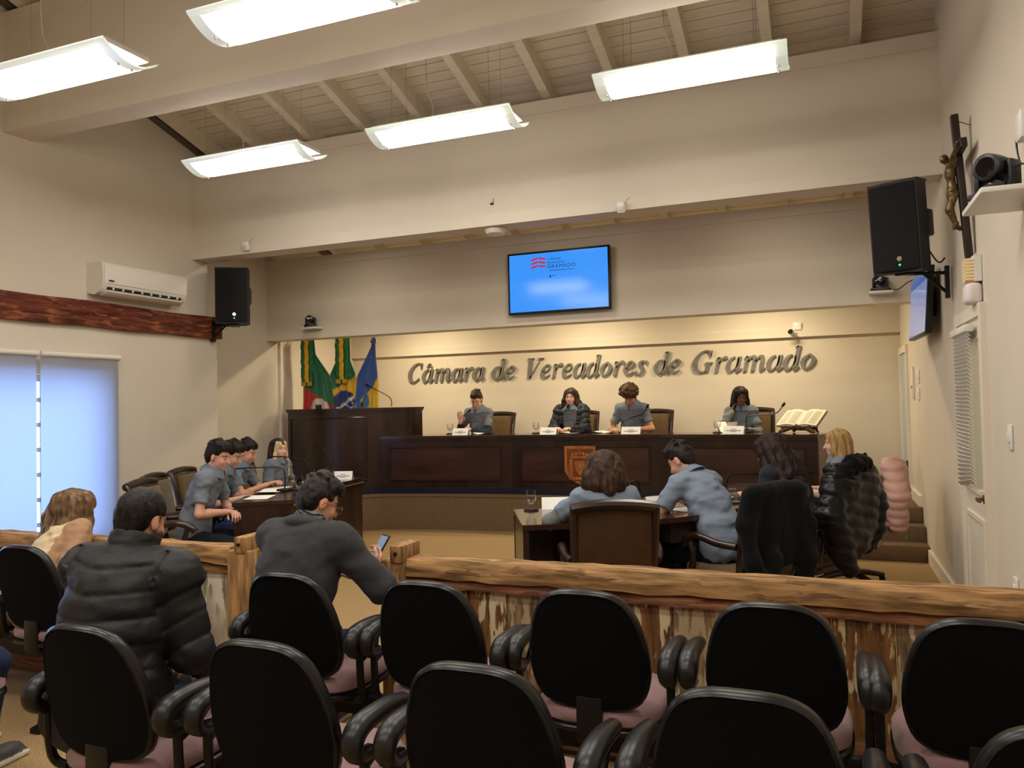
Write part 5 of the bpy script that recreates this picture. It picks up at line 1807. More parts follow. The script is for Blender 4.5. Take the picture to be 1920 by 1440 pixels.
# ------------------------------------------------------------------ air conditioner
ac = thing('air_conditioner', 'white split air conditioner on the left wall above the wooden beam', 'air conditioner', (XL, 5.97, 2.75))
ACW = new_mat('ac_white', (222, 216, 204), 0.35, 0.5)
prof = [(0, 0.02), (0.10, 0.0), (0.17, 0.035), (0.205, 0.10), (0.215, 0.18), (0.205, 0.29), (0.185, 0.315), (0, 0.315)]
m = MB()
n = len(prof)
m.v = [(x, -0.53, z) for x, z in prof] + [(x, 0.53, z) for x, z in prof]
m.f = [tuple(range(n)), tuple(range(2 * n - 1, n - 1, -1))] + [(i, n + i, n + (i + 1) % n, (i + 1) % n) for i in range(n)]
m.build('body', ACW, ac, smooth=50)
m = MB().grid(lambda u, v: (float(np.interp(0.11 + 0.17 * v, [z for x, z in prof[3:6]], [x for x, z in prof[3:6]])) + 0.006, -0.515 + 1.03 * u, 0.11 + 0.17 * v), 2, 6)
m.build('front_panel', ACW, ac)
MB().box((0.172, 0, 0.064), (0.05, 0.93, 0.028), M=Matrix.Rotation(rad(-25), 3, 'Y')).build('vent_slot', new_mat('vent_dark', (30, 30, 32), 0.7), ac, smooth=0)
for k in range(8):
    MB().box((0.192, -0.40 + 0.115 * k, 0.062), (0.02, 0.02, 0.02), M=Matrix.Rotation(rad(-25), 3, 'Y')).build('vane', ACW, ac, smooth=0)
MB().rbox((0.155, 0, 0.018), (0.10, 0.94, 0.012), 0.004, M=Matrix.Rotation(rad(-22), 3, 'Y')).build('flap', ACW, ac)
MB().box((0.2235, -0.44, 0.135), (0.002, 0.06, 0.012)).build('label_plate', INK, ac, smooth=0)

# ------------------------------------------------------------------ crucifix
cx = thing('crucifix', 'dark wooden crucifix with a bronze figure leaning from the right wall', 'crucifix', (XR, 5.58, 2.44))
MX = Matrix.Rotation(rad(-3.5), 3, 'Y')
K = lambda x, y_, z: tuple(MX @ Vector((x, y_, z)))
CW = new_mat('crucifix_wood', (40, 26, 20), 0.4, 0.5, noise=0.2, nscale=10)
MB().rbox(K(-0.035, 0, 0.47), (0.042, 0.058, 0.94), 0.004, M=MX).build('upright', CW, cx)
MB().rbox(K(-0.035, 0, 0.70), (0.040, 0.44, 0.058), 0.004, M=MX).build('crossbar', CW, cx)
MB().tube([K(-0.02, 0, 0.90), (-0.004, 0.0, 0.86)], 0.003, 4).build('hanging_wire', GREYM, cx)
MB().rbox(K(-0.078, 0, 0.225), (0.05, 0.05, 0.02), 0.004, M=MX @ Matrix.Rotation(rad(35), 3, 'Y')).build('foot_rest', CW, cx)
F = Field((-0.22, -0.24, 0.17), (0.0, 0.24, 0.80), 0.004)
Kn = lambda x, y_, z: np.array(K(x, y_, z))
for s in (-1, 1):
    F.chain([Kn(-0.062, s * 0.19, 0.715), Kn(-0.078, s * 0.11, 0.66), Kn(-0.088, s * 0.045, 0.615)], [0.009, 0.013, 0.017], 0.008)
    F.chain([Kn(-0.085, s * 0.022, 0.43), Kn(-0.115, s * 0.018, 0.345), Kn(-0.088, s * 0.008, 0.25), Kn(-0.098, s * 0.006, 0.225)], [0.026, 0.021, 0.013, 0.010], 0.012)
F.ell(Kn(-0.09, 0, 0.575), (0.032, 0.045, 0.062), None, 0.02).ell(Kn(-0.088, 0, 0.48), (0.028, 0.036, 0.06), None, 0.02).ell(Kn(-0.088, 0, 0.44), (0.036, 0.044, 0.032), None, 0.01)
F.cap(Kn(-0.092, 0, 0.62), Kn(-0.105, 0, 0.655), 0.013, 0.013, 0.01)
F.ell(Kn(-0.116, 0, 0.672), (0.026, 0.022, 0.030), None, 0.006)
F.displace(lambda P: 0.0025 * vnoise(P, (90, 90, 90)))
field_obj('figure', F, new_mat('old_bronze', (96, 78, 46), 0.4, 0.5, metal=0.6, noise=0.25, nscale=40), cx)

# ------------------------------------------------------------------ doors on the right wall
dr = thing('door_1', 'white half-glazed door with a venetian blind in the right wall', None, (XR, 5.80, 0))
dr['kind'] = 'structure'
DY0, DY1 = -0.42, 0.40
m = MB().box2((-0.035, DY0 - 0.075, 0), (0, DY0, 2.155)).box2((-0.035, DY1, 0), (0, DY1 + 0.075, 2.155)).box2((-0.0352, DY0, 2.08), (0, DY1, 2.155))
m.build('door_frame', WHITEP, dr, smooth=0)
m = MB().box2((-0.016, DY0, 0.02), (0, DY1, 1.0)).box2((-0.016, DY0, 1.0), (0, DY0 + 0.13, 2.08)).box2((-0.016, DY1 - 0.13, 1.0), (0, DY1, 2.08)).box2((-0.0162, DY0 + 0.13, 1.95), (0, DY1 - 0.13, 2.08))
m.build('leaf', WHITEP, dr, smooth=0)
m = MB()
for (a, b) in (((DY0 + 0.11, 0.15), (DY1 - 0.11, 0.175)), ((DY0 + 0.11, 0.80), (DY1 - 0.11, 0.83)), ((DY0 + 0.11, 0.175), (DY0 + 0.135, 0.80)), ((DY1 - 0.135, 0.175), (DY1 - 0.11, 0.80))):
    m.box2((-0.028, a[0], a[1]), (-0.014, b[0], b[1]))
m.build('panel_moulding', WHITEP, dr, smooth=0)
MB().box2((-0.008, DY0 + 0.13, 1.0), (-0.004, DY1 - 0.13, 1.95)).build('pane', new_mat('frosted_pane_glow', (196, 186, 160), 0.35, 0.5, emit=(210, 200, 170), estr=0.12), dr, smooth=0)  # weak emission makes the pane look lit; no lamp stands behind it
MB().box2((-0.04, DY0 + 0.10, 0.985), (-0.012, DY1 - 0.10, 1.01)).build('sill', WHITEP, dr, smooth=0)
BLM = MB().rbox((-0.062, 0.028, 2.02), (0.05, 0.60, 0.045), 0.005)
BLM.build('blind_headrail', WHITEPL, dr)
sl_me = MB().box((0, 0, 0), (0.034, 0.56, 0.003), M=Matrix.Rotation(rad(48), 3, 'Y')).mesh('blind_slat', WHITEPL, 0)
for k in range(38):
    o = link('blind_slat', sl_me, dr)
    z = 1.985 - 0.0255 * k
    o.location = (-0.062, 0.028 + (0.006 * math.sin(k) if k > 28 else 0), z - (0.012 * (k - 30) / 8 if k > 30 else 0))
    o.rotation_euler = (rad(-3.0 * max(0, k - 28) / 4), 0, 0)
for yy in (-0.15, 0.2):
    MB().tube([(-0.062, yy, 1.03), (-0.062, yy, 2.0)], 0.0015, 4).build('blind_cord', WHITEPL, dr)
BR = new_mat('brass_knob', (120, 96, 54), 0.3, metal=0.9)
MB().lathe([(0.028, 0), (0.028, 0.012), (0.010, 0.016), (0.010, 0.045), (0.014, 0.05)], (-0.016, DY0 + 0.075, 0.965), 14, Matrix.Rotation(-PI / 2, 3, 'Y')).build('door_handle', BR, dr)
MB().tube([(-0.062, DY0 + 0.075, 0.965), (-0.064, DY0 + 0.02, 0.963), (-0.062, DY0 - 0.02, 0.962)], [0.011, 0.010, 0.009], 8).build('door_lever', BR, dr)

d2 = thing('door_2', 'narrow bright doorway in the right wall at the back of the dais', None, (XR, 10.25, ST))
d2['kind'] = 'structure'
m = MB().box2((-0.03, -0.38, 0), (0, -0.31, 1.73)).box2((-0.03, 0.40, 0), (0, 0.47, 1.73)).box2((-0.03, -0.31, 1.65), (0, 0.40, 1.73))
m.build('door_frame', WHITEP, d2, smooth=0)
MB().box2((-0.012, -0.31, 0.005), (0, 0.40, 1.65)).build('leaf', new_mat('doorway_light_leaf', (176, 190, 196), 0.5), d2, smooth=0)  # bluish light of the open doorway put into the leaf colour
t = thing('handset', 'black handset hanging on the wall beside the doorway at the end of the dais', 'handset', (XR - 0.001, 9.98, 0.50))
MB().rbox((-0.03, 0, 0.27), (0.045, 0.07, 0.19), 0.015).build('receiver', BLACKP, t)
MB().tube(catmull([(-0.03, 0, 0.18), (-0.03, 0.03, 0.10), (-0.03, -0.04, 0.05), (-0.03, 0.0, 0.02)], 6), 0.009, 6).build('cord', BLACKP, t)
MB().rbox((-0.03, 0.02, 0.06), (0.03, 0.05, 0.10), 0.01).build('clip', BLACKP, t)

# ------------------------------------------------------------------ small wall fixtures
def plate(label, y_, z0, h, w=0.085, extra=True, x=XR, cat='switch', par=None):
    t = thing('wall_plate', label, cat, (x - 0.001, y_, z0), group='white switch plates')
    MB().rbox((-0.006, 0, h / 2), (0.011, w, h), 0.003).build('plate', WHITEPL, t)
    if extra:
        MB().rbox((-0.014, 0, h / 2), (0.008, w * 0.45, h * 0.4), 0.002).build('rocker', WHITEPL, t)
    return t
plate('white light switch on the right wall near the door', 4.77, 1.31, 0.13)
plate('white socket low on the right wall just above the railing', 4.77, 0.52, 0.12)
plate('upper white switch box on the right wall beside the dais landing', 8.88, 1.735, 0.14, 0.12)
plate('lower white switch box on the right wall beside the dais landing', 8.90, 1.56, 0.13, 0.12)
t = thing('intercom_panel', 'pale intercom strip on the right wall beside the dais doorway', 'panel', (XR - 0.001, 9.35, 1.58))
MB().rbox((-0.012, 0, 0.17), (0.024, 0.11, 0.34), 0.004).build('plate', WHITEP, t)
MB().box((-0.026, 0.0, 0.12), (0.006, 0.03, 0.03)).build('button', BLACKP, t, smooth=0)
t = thing('emergency_light', 'white emergency light with a lamp head above the door in the right wall', 'light', (XR - 0.001, 5.46, 2.17))
MB().rbox((-0.045, 0, 0.05), (0.09, 0.16, 0.13), 0.03, 3).build('lamp_head', new_mat('emergency_white', (224, 218, 216), 0.4), t)
m = MB()
for k in range(7):
    m.box((-0.05, 0.0, 0.135 + 0.02 * k), (0.075, 0.12 + 0.004 * k, 0.011))
m.build('louvre', new_mat('louvre_cream', (214, 196, 160), 0.4, emit=(255, 226, 160), estr=0.15), t, smooth=0)
MB().box((-0.022, 0.0, 0.20), (0.04, 0.15, 0.16)).build('case', WHITEPL, t, smooth=0)
MB().box((-0.05, -0.02, 0.122), (0.06, 0.07, 0.012)).build('orange_band', new_mat('orange', (222, 130, 50), 0.5), t, smooth=0)
t2 = thing('socket_box', 'white junction box above the emergency light', 'socket', (XR - 0.001, 5.60, 2.40))
MB().rbox((-0.025, 0, 0.045), (0.05, 0.08, 0.09), 0.006).build('box', WHITEPL, t2)
MB().tube(catmull([(-0.02, 0.02, 0.0), (-0.02, 0.09, -0.09), (-0.02, 0.10, -0.2), (-0.02, 0.02, -0.26)], 6), 0.007, 6).build('cable', WHITEPL, t2)
def sensor(label, loc):
    t = thing('motion_sensor', label, 'sensor', loc, group='white motion sensors on the front beam')
    MB().rbox((0, -0.035, 0), (0.075, 0.05, 0.10), 0.016, 3, M=Matrix.Rotation(rad(12), 3, 'X')).build('housing', WHITEPL, t)
    MB().rbox((0, -0.062, -0.015), (0.055, 0.01, 0.04), 0.006, M=Matrix.Rotation(rad(12), 3, 'X')).build('lens', new_mat('sensor_lens', (200, 198, 192), 0.3), t)
    MB().tube(catmull([(0.02, -0.01, 0.05), (0.05, -0.01, 0.08), (0.08, -0.004, 0.095)], 4), 0.004, 5).build('cable', WHITEPL, t)
sensor('white motion sensor at the left end of the front beam', (-5.80, 6.798, 3.395))
s = sensor('white motion sensor at the middle right of the front beam', (-1.62, 6.798, 3.34))
t = thing('smoke_detector', 'white dome detector under the front beam', 'detector', (-2.92, 6.95, 3.316))
MB().lathe([(0.11, 0), (0.11, -0.015), (0.085, -0.045), (0.03, -0.06), (0.005, -0.061)], (0, 0, 0), 24).build('dome', WHITEPL, t)
t = thing('wall_hook', 'tiny dark hook on the front beam above the screen', 'hook', (-2.89, 6.81, 3.53))
MB().rbox((0, -0.006, 0), (0.035, 0.012, 0.02), 0.004).tube([(0.01, -0.008, 0), (0.02, -0.01, 0.05)], 0.003, 5).build('hook', BLACKM, t)
t = thing('security_camera', 'small white bullet camera with a junction box on the wall above the lettering', 'camera', (-0.30, YB - 0.058, 2.47))
MB().rbox((0.02, 0.01, 0.075), (0.10, 0.045, 0.10), 0.008).build('junction_box', WHITEPL, t)
MB().tube([(0.0, -0.005, -0.01), (-0.02, -0.06, -0.03)], 0.012, 8).build('stem', WHITEPL, t)
A = Matrix.Rotation(rad(62), 3, 'X') @ Matrix.Rotation(rad(-25), 3, 'Y')
MB().lathe([(0.02, -0.05), (0.032, -0.04), (0.032, 0.07), (0.034, 0.075)], (-0.03, -0.08, -0.035), 16, A).build('barrel', WHITEPL, t)
MB().lathe([(0.034, 0.074), (0.034, 0.082), (0.005, 0.082)], (-0.03, -0.08, -0.035), 16, A).build('lens', BLACKP, t)

# ------------------------------------------------------------------ things on the desks
def mic(label, loc, pts, base=True, head=0.011):
    t = thing('microphone', label, 'microphone', loc, group='gooseneck microphones')
    if base:
        MB().rbox((0, 0, 0.012), (0.10, 0.13, 0.024), 0.008).build('base', BLACKP, t)
    path = catmull([(0, 0, 0.015)] + pts, 5)
    MB().tube(path, 0.0062, 7).build('gooseneck', BLACKM, t)
    a, b = path[-2], path[-1]
    d = (b - a).normalized()
    MB().tube([tuple(b - d * 0.005), tuple(b + d * 0.01), tuple(b + d * 0.045), tuple(b + d * 0.055)], [0.008, 0.015, 0.015, 0.006], 8).build('capsule', new_mat('mic_foam', (14, 14, 15), 0.9), t)
    return t
DT = 1.215
mic('gooseneck microphone in front of the student with the raised hand', (-4.62, 9.66, DT), [(-0.01, 0.02, 0.14), (0.02, 0.03, 0.24), (0.075, 0.05, 0.30)])
mic('gooseneck microphone pointing at the young woman in the open jacket', (-3.20, 9.70, DT), [(-0.02, 0.0, 0.12), (0.0, 0.02, 0.20), (0.07, 0.06, 0.33)])
mic('gooseneck microphone reaching right past the curly-haired student', (-2.38, 9.66, DT), [(0.0, 0.0, 0.11), (0.08, 0.02, 0.18), (0.25, 0.06, 0.23), (0.31, 0.07, 0.31)])
mic('long gooseneck microphone stretching right from the student with braids', (-0.84, 9.46, DT), [(0, 0, 0.16), (0.02, 0.0, 0.19), (0.10, 0.03, 0.205), (0.32, 0.05, 0.22), (0.40, 0.06, 0.30)])
lm = mic('double gooseneck microphone on the lectern', (-5.43, 9.16, 1.60), [(0, 0, 0.09), (-0.06, 0.0, 0.16), (-0.36, 0.0, 0.305)], base=False)
MB().tube(catmull([(-0.50, 0.0, 0.03), (-0.45, 0.0, 0.10), (-0.33, 0.0, 0.285)], 4), 0.004, 6).build('gooseneck', BLACKM, lm)
mic('gooseneck microphone arching towards the second boy at the left table', (-4.82, 6.12, TZ), [(0, 0, 0.18), (-0.06, -0.03, 0.225), (-0.30, -0.16, 0.23), (-0.42, -0.22, 0.225)])
mic('gooseneck microphone arching towards the third boy at the left table', (-4.92, 6.62, TZ), [(0, 0, 0.20), (-0.05, 0.0, 0.255), (-0.25, -0.03, 0.29), (-0.40, -0.05, 0.295)])
mic('upright gooseneck microphone at the far end of the left table', (-5.08, 7.25, TZ), [(0.0, 0, 0.15), (-0.03, 0, 0.25), (-0.11, -0.03, 0.36)])
mic('gooseneck microphone beside the student seen from behind at the right table', (-1.24, 5.52, TZ), [(0.0, 0, 0.16), (-0.02, -0.02, 0.22), (-0.14, -0.06, 0.18), (-0.24, -0.08, 0.19)])
mic('gooseneck microphone in front of the girl with very long dark hair', (-0.72, 6.30, TZ), [(0, 0, 0.14), (0.06, 0.0, 0.20), (0.28, 0.02, 0.21), (0.40, 0.03, 0.26)])
mic('second gooseneck microphone near the blonde girl at the right table', (-0.44, 6.95, TZ), [(0, 0, 0.14), (0.02, 0.0, 0.20), (0.20, 0.02, 0.22), (0.30, 0.03, 0.18)])

WATER = glass_mat('water', (0.97, 0.98, 0.98))
COAST = new_mat('coaster', (40, 26, 20), 0.5)
def make_glass():
    t = thing('water_glass', 'x', 'glass', group='stemmed water glasses')
    MB().lathe([(0.055, 0), (0.055, 0.012), (0.05, 0.014)], (0, 0, 0), 18).build('coaster', COAST, t)
    MB().lathe([(0.036, 0.014), (0.034, 0.018), (0.012, 0.026), (0.010, 0.042), (0.020, 0.052), (0.038, 0.072), (0.042, 0.10), (0.038, 0.148), (0.037, 0.148), (0.040, 0.10), (0.036, 0.074), (0.018, 0.056)], (0, 0, 0), 20).build('goblet', GLASS, t)
    gob = t.children[-1] if t.children[-1].name.startswith('goblet') else [c for c in t.children if c.name.startswith('goblet')][0]
    MB().lathe([(0.010, 0.057), (0.034, 0.075), (0.039, 0.10), (0.039, 0.108), (0.001, 0.108)], (0, 0, 0), 18).build('water', WATER, gob)
    return t
gp = make_glass()
for i, (loc, lab) in enumerate((((-4.76, 9.58, DT), 'water glass left of the student with the raised hand on the dais'),
                                ((-3.52, 9.62, DT), 'water glass left of the young woman in the open jacket on the dais'),
                                ((-2.46, 9.62, DT), 'water glass left of the curly-haired student on the dais'),
                                ((-1.17, 9.44, DT), 'water glass left of the student with braids on the dais'),
                                ((-2.02, 5.38, TZ), 'water glass on the left corner of the right table'),
                                ((-4.46, 5.88, TZ), 'water glass at the near end of the left table'),
                                ((-4.72, 6.20, TZ), 'water glass second from the near end of the left table'),
                                ((-4.98, 6.86, TZ), 'water glass in front of the third boy at the left table'),
                                ((-5.00, 7.12, TZ), 'water glass at the far end of the left table'),
                                ((-0.66, 6.10, TZ), 'water glass beyond the draped black sweatshirt on the right table'))):
    o = gp if i == 0 else copy_tree(gp)
    o.location = loc
    o['label'] = lab
def card(label, loc, rz, w=0.21):
    t = thing('name_card', label, 'name card', loc, rz, group='folded white name cards')
    h = 0.085
    m = MB()
    m.v = [(-w / 2, -0.045, 0), (w / 2, -0.045, 0), (w / 2, 0, h), (-w / 2, 0, h), (-w / 2, 0.045, 0), (w / 2, 0.045, 0), (-w / 2, -0.042, 0), (w / 2, -0.042, 0), (w / 2, 0, h - 0.004), (-w / 2, 0, h - 0.004), (-w / 2, 0.042, 0), (w / 2, 0.042, 0)]
    m.f = [(0, 1, 2, 3), (3, 2, 5, 4), (6, 9, 8, 7), (9, 10, 11, 8), (0, 3, 9, 6), (3, 4, 10, 9), (1, 7, 8, 2), (2, 8, 11, 5)]
    m.build('card', PAPER, t, smooth=0)
    pr = MB()
    Mx = Matrix.Rotation(-math.atan2(0.045, h), 3, 'X')
    for z, ww in ((0.60, 0.28), (0.40, 0.72), (0.26, 0.30)):
        pr.box((0, -0.045 * (1 - z) - 0.0012, h * z), (w * ww, 0.0006, 0.006 if z != 0.40 else 0.008), M=Mx)
    pr.build('print', new_mat('grey_print', (120, 120, 128), 0.8), t, smooth=0)
    return t
card('white name card before the student with the raised hand', (-4.52, 9.42, DT), rad(4), 0.22)
card('white name card before the young woman in the open jacket', (-3.28, 9.44, DT), 0, 0.22)
card('white name card before the curly-haired student', (-2.20, 9.42, DT), rad(-2), 0.24)
card('white name card before the student with braids', (-0.97, 9.34, DT), rad(-8), 0.24)
card('white name card at the far end of the left table', (-4.95, 7.30, TZ), rad(20), 0.20)
card('white name card on the left end of the right table beside the glass', (-1.86, 5.52, TZ), rad(200), 0.24)
card('white name card before the boy writing at the right table', (-1.16, 5.75, TZ), rad(230), 0.22)
def paper(label, loc, rz, w=0.21, h=0.297, stack=1, mat=None, curl=0.0):
    m = MB().grid(lambda u, v: (w * (u - 0.5), h * (v - 0.5), 0.0015 * stack + curl * (v - 0.5) ** 2), 4, 6)
    m.grid(lambda u, v: (w * (u - 0.5), h * (0.5 - v), 0.0002 + curl * (v - 0.5) ** 2), 4, 6)
    o = m.build('paper_sheet', mat or PAPER, loc=loc, rz=rz)
    tag(o, label, 'paper', 'sheets of paper on the desks')
    return o
paper('white sheet at the near end of the left table before the nearest boy', (-4.70, 5.62, TZ + 0.001), rad(25), 0.21, 0.32)
paper('white sheet before the second boy at the left table', (-4.92, 6.02, TZ + 0.001), rad(20), 0.21, 0.32, curl=0.05)
paper('pinkish sheet under the hands of the third boy at the left table', (-5.06, 6.30, TZ + 0.001), rad(15), 0.21, 0.30, mat=new_mat('pink_paper', (226, 206, 202), 0.8))
paper('white sheets before the girl at the far end of the left table', (-5.10, 6.98, TZ + 0.001), rad(5), 0.25, 0.32, 3)
paper('white sheets spread before the young woman on the dais', (-2.98, 9.62, DT + 0.001), rad(80), 0.22, 0.34, 3, curl=0.06)
paper('white sheets left of the curly-haired student on the dais', (-2.56, 9.70, DT + 0.001), rad(70), 0.22, 0.30, 3, curl=0.08)
paper('white sheet under the hand of the student with the raised hand', (-4.26, 9.62, DT + 0.001), rad(60), 0.21, 0.28, 2, curl=0.06)
paper('crumpled white paper before the student with braids', (-1.06, 9.48, DT + 0.001), rad(50), 0.16, 0.18, 3, curl=0.5)
paper('white sheet under the forearm of the boy writing at the right table', (-0.98, 5.70, TZ + 0.001), rad(55), 0.21, 0.30)
o = MB().rbox((0, 0, 0.008), (0.17, 0.03, 0.016), 0.004).build('pen_case', BLACKP, loc=(-2.72, 9.66, DT))
tag(o, 'flat black pen case on the dais desk right of the young woman', 'case')
t = thing('tablet', 'dark tablet before the boy writing at the right table', 'tablet', (-1.28, 5.52, TZ), rad(40))
MB().rbox((0, 0, 0.006), (0.19, 0.26, 0.009), 0.004).build('case', BLACKP, t)
MB().box((0, 0, 0.0112), (0.17, 0.24, 0.001)).build('screen', new_mat('dark_screen', (30, 32, 38), 0.08), t, smooth=0)
t = thing('phone', 'black mobile phone held in the lap of the nearest boy at the left table', 'phone', (-4.70, 5.25, 0.73), rad(-68))
MB().rbox((0, 0, 0.02), (0.07, 0.14, 0.01), 0.004, M=Matrix.Rotation(rad(20), 3, 'X')).build('case', BLACKP, t)

# open book on a carved stand
bk = thing('book_stand', 'carved dark wooden book stand at the right end of the dais desk', 'book stand', (-0.24, 9.30, DT), rad(-26))
SW = new_mat('carved_stand', (58, 36, 24), 0.4, 0.5, color2=(112, 76, 48), nscale=24)
F = Field((-0.26, -0.20, -0.005), (0.26, 0.22, 0.22), 0.0075)
Rk = rotm('X', 32)
F.rbox((0, 0.03, 0.135), (0.20, 0.12, 0.012), 0.01, Rk, 0.01)
F.rbox((0, -0.085, 0.082), (0.20, 0.016, 0.022), 0.012, Rk, 0.01)
for s in (-1, 1):
    F.chain([(s * 0.05, -0.05, 0.085), (s * 0.13, -0.07, 0.05), (s * 0.20, -0.09, 0.015)], [0.028, 0.026, 0.02], 0.02)
    F.chain([(s * 0.08, 0.06, 0.13), (s * 0.12, 0.09, 0.06), (s * 0.14, 0.11, 0.012)], [0.025, 0.02, 0.016], 0.02)
F.ell((0, -0.06, 0.06), (0.12, 0.03, 0.03), None, 0.02)
F.displace(lambda P: 0.008 * vnoise(P, (32, 32, 32)))
field_obj('stand', F, SW, bk)
bo = thing('open_book', 'large open book with cream pages on the carved stand', 'book', (-0.24, 9.30, DT + 0.115), rad(-26))
MXb = Matrix.Rotation(rad(32), 3, 'X')
T0 = Vector((0, 0.02, 0.035))
tr = lambda x, y_, z: tuple(T0 + MXb @ Vector((x, y_, z)))
for s in (-1, 1):
    m = MB()
    def top_(u, v):
        return tr(s * 0.235 * u, -0.14 + 0.30 * v, 0.010 + 0.035 * math.sin(PI * min(1, u * 1.25) * 0.8) * (1 - 0.4 * u))
    m.grid(top_, 10, 3)
    m.grid(lambda u, v: tr(s * 0.235 * u, 0.16 - 0.30 * v, 0.004), 10, 3)
    n = len(m.v)
    for v_ in (0, 1):
        for i in range(10):
            a, b = top_(i / 10, v_), top_((i + 1) / 10, v_)
            c = tr(s * 0.235 * (i + 1) / 10, -0.14 + 0.30 * v_, 0.004); d = tr(s * 0.235 * i / 10, -0.14 + 0.30 * v_, 0.004)
            m.add([a, b, c, d], [(0, 1, 2, 3)])
    m.add([top_(1, 0), top_(1, 1), tr(s * 0.235, 0.16, 0.004), tr(s * 0.235, -0.14, 0.004)], [(0, 1, 2, 3)])
    m.build('pages', new_mat('cream_pages', (232, 222, 192), 0.8, noise=0.03, nscale=30), bo, smooth=40)
    pr = MB()
    for k in range(13):
        y0 = -0.115 + 0.019 * k
        for (u0, u1) in ((0.12, 0.48), (0.56, 0.92)):
            uu = [u0 + (u1 - u0) * j / 3 for j in range(4)]
            for j in range(3):
                za = lambda u: 0.0112 + 0.035 * math.sin(PI * min(1, u * 1.25) * 0.8) * (1 - 0.4 * u)
                pr.add([tr(s * 0.235 * uu[j], y0, za(uu[j])), tr(s * 0.235 * uu[j + 1], y0, za(uu[j + 1])), tr(s * 0.235 * uu[j + 1], y0 + 0.007, za(uu[j + 1])), tr(s * 0.235 * uu[j], y0 + 0.007, za(uu[j]))], [(0, 1, 2, 3)])
    pr.build('print', new_mat('book_print', (150, 142, 122), 0.8), bo, smooth=0)
MB().box(tr(0, 0.01, 0.0), (0.49, 0.31, 0.006), M=MXb).build('cover', new_mat('book_cover', (120, 72, 40), 0.5), bo, smooth=0)
# ------------------------------------------------------------------ people and the armchairs they sit on
POLO = (112, 119, 129)
POLO2 = (122, 134, 150)
def seat_chair(loc, heading, label, first=[True]):
    o = ARM if first[0] else copy_tree(ARM)
    first[0] = False
    o.location = loc
    o.rotation_euler = (0, 0, rad(heading))
    o['label'] = label
    return o
def groove(P, s, pitch, w, depth):
    m = np.abs(((s / pitch) % 1.0) - 0.5) * pitch
    return depth * np.exp(-((pitch / 2 - m) / w) ** 2) - depth * 0.35 * np.cos(2 * PI * (s / pitch))* -1
def quilt_fn(p, pitch=0.085, depth=0.009, w=0.007, arm_tilt=0.35):
    def f(P):
        P = P.astype(float)
        s = (P - p.hip) @ p.U[1] + 0.02 * np.cos((P[:, 0]) * 9)
        best = np.full(len(P), 9.0); sa = np.zeros(len(P))
        for q in (-1, 1):
            a, e, w_ = p.arm[q][:3]
            for (A, B, o) in ((a, e, 0.0), (e, w_, np.linalg.norm(e - a))):
                ab = B - A; L = np.linalg.norm(ab)
                t = np.clip(((P - A) @ ab) / (L * L), 0, 1)
                dd = np.linalg.norm(P - A - t[:, None] * ab, axis=1)
                m = dd < best
                best = np.where(m, dd, best); sa = np.where(m, o + t * L + arm_tilt * (P[:, 0] - A[0]) * q, sa)
        side = np.maximum((P - p.sh[1]) @ p.Rt[2][:, 0], (p.sh[-1] - P) @ p.Rt[2][:, 0]) > -0.015
        s = np.where((best < 0.10) & side, sa, s)
        x = (s / pitch) % 1.0
        g = np.minimum(x, 1 - x) * pitch
        seam = np.abs(np.maximum((P - p.sh[1]) @ p.Rt[2][:, 0], (p.sh[-1] - P) @ p.Rt[2][:, 0]) + 0.015)
        return depth * np.exp(-(g / w) ** 2) + depth * 0.7 * np.exp(-(seam / w) ** 2) - depth * 0.5 * np.sin(PI * x) + 0.003 * vnoise(P.astype(np.float32), (16, 16, 30))
    return f

# ---- the four students at the dais desk
p = Person('student in grey polo and dark glasses on the dais, one hand raised', (-4.46, 9.98, ST), 176, seat=0.43, scale=1.0, lean=10, head=(8, 22, 0), skin=(208, 160, 138), build=0.88,
           R=dict(w=(0.17, 0.30, 0.90), hd=(-0.05, 0.25, 1), pn=(-0.2, 0.9, -0.2), e=(0.6, 0.1, -1), curl=0.08), L=dict(w=(0.02, 0.36, 0.805), curl=0.45, hd=(1, 0.35, 0)))
p.body().hair('short', (36, 26, 20), (64, 48, 36), seed=1.2).glasses()
p.top((40, 46, 58), 'long', infl=0.004, name='undershirt', collar=False, sl_r=(0.052, 0.048))
p.top(POLO, 'short', logo=(176, 92, 92))
p.trousers((26, 28, 36))
seat_chair((-4.38, 10.02, ST), 176, 'wooden armchair on the dais behind the student with the raised hand')

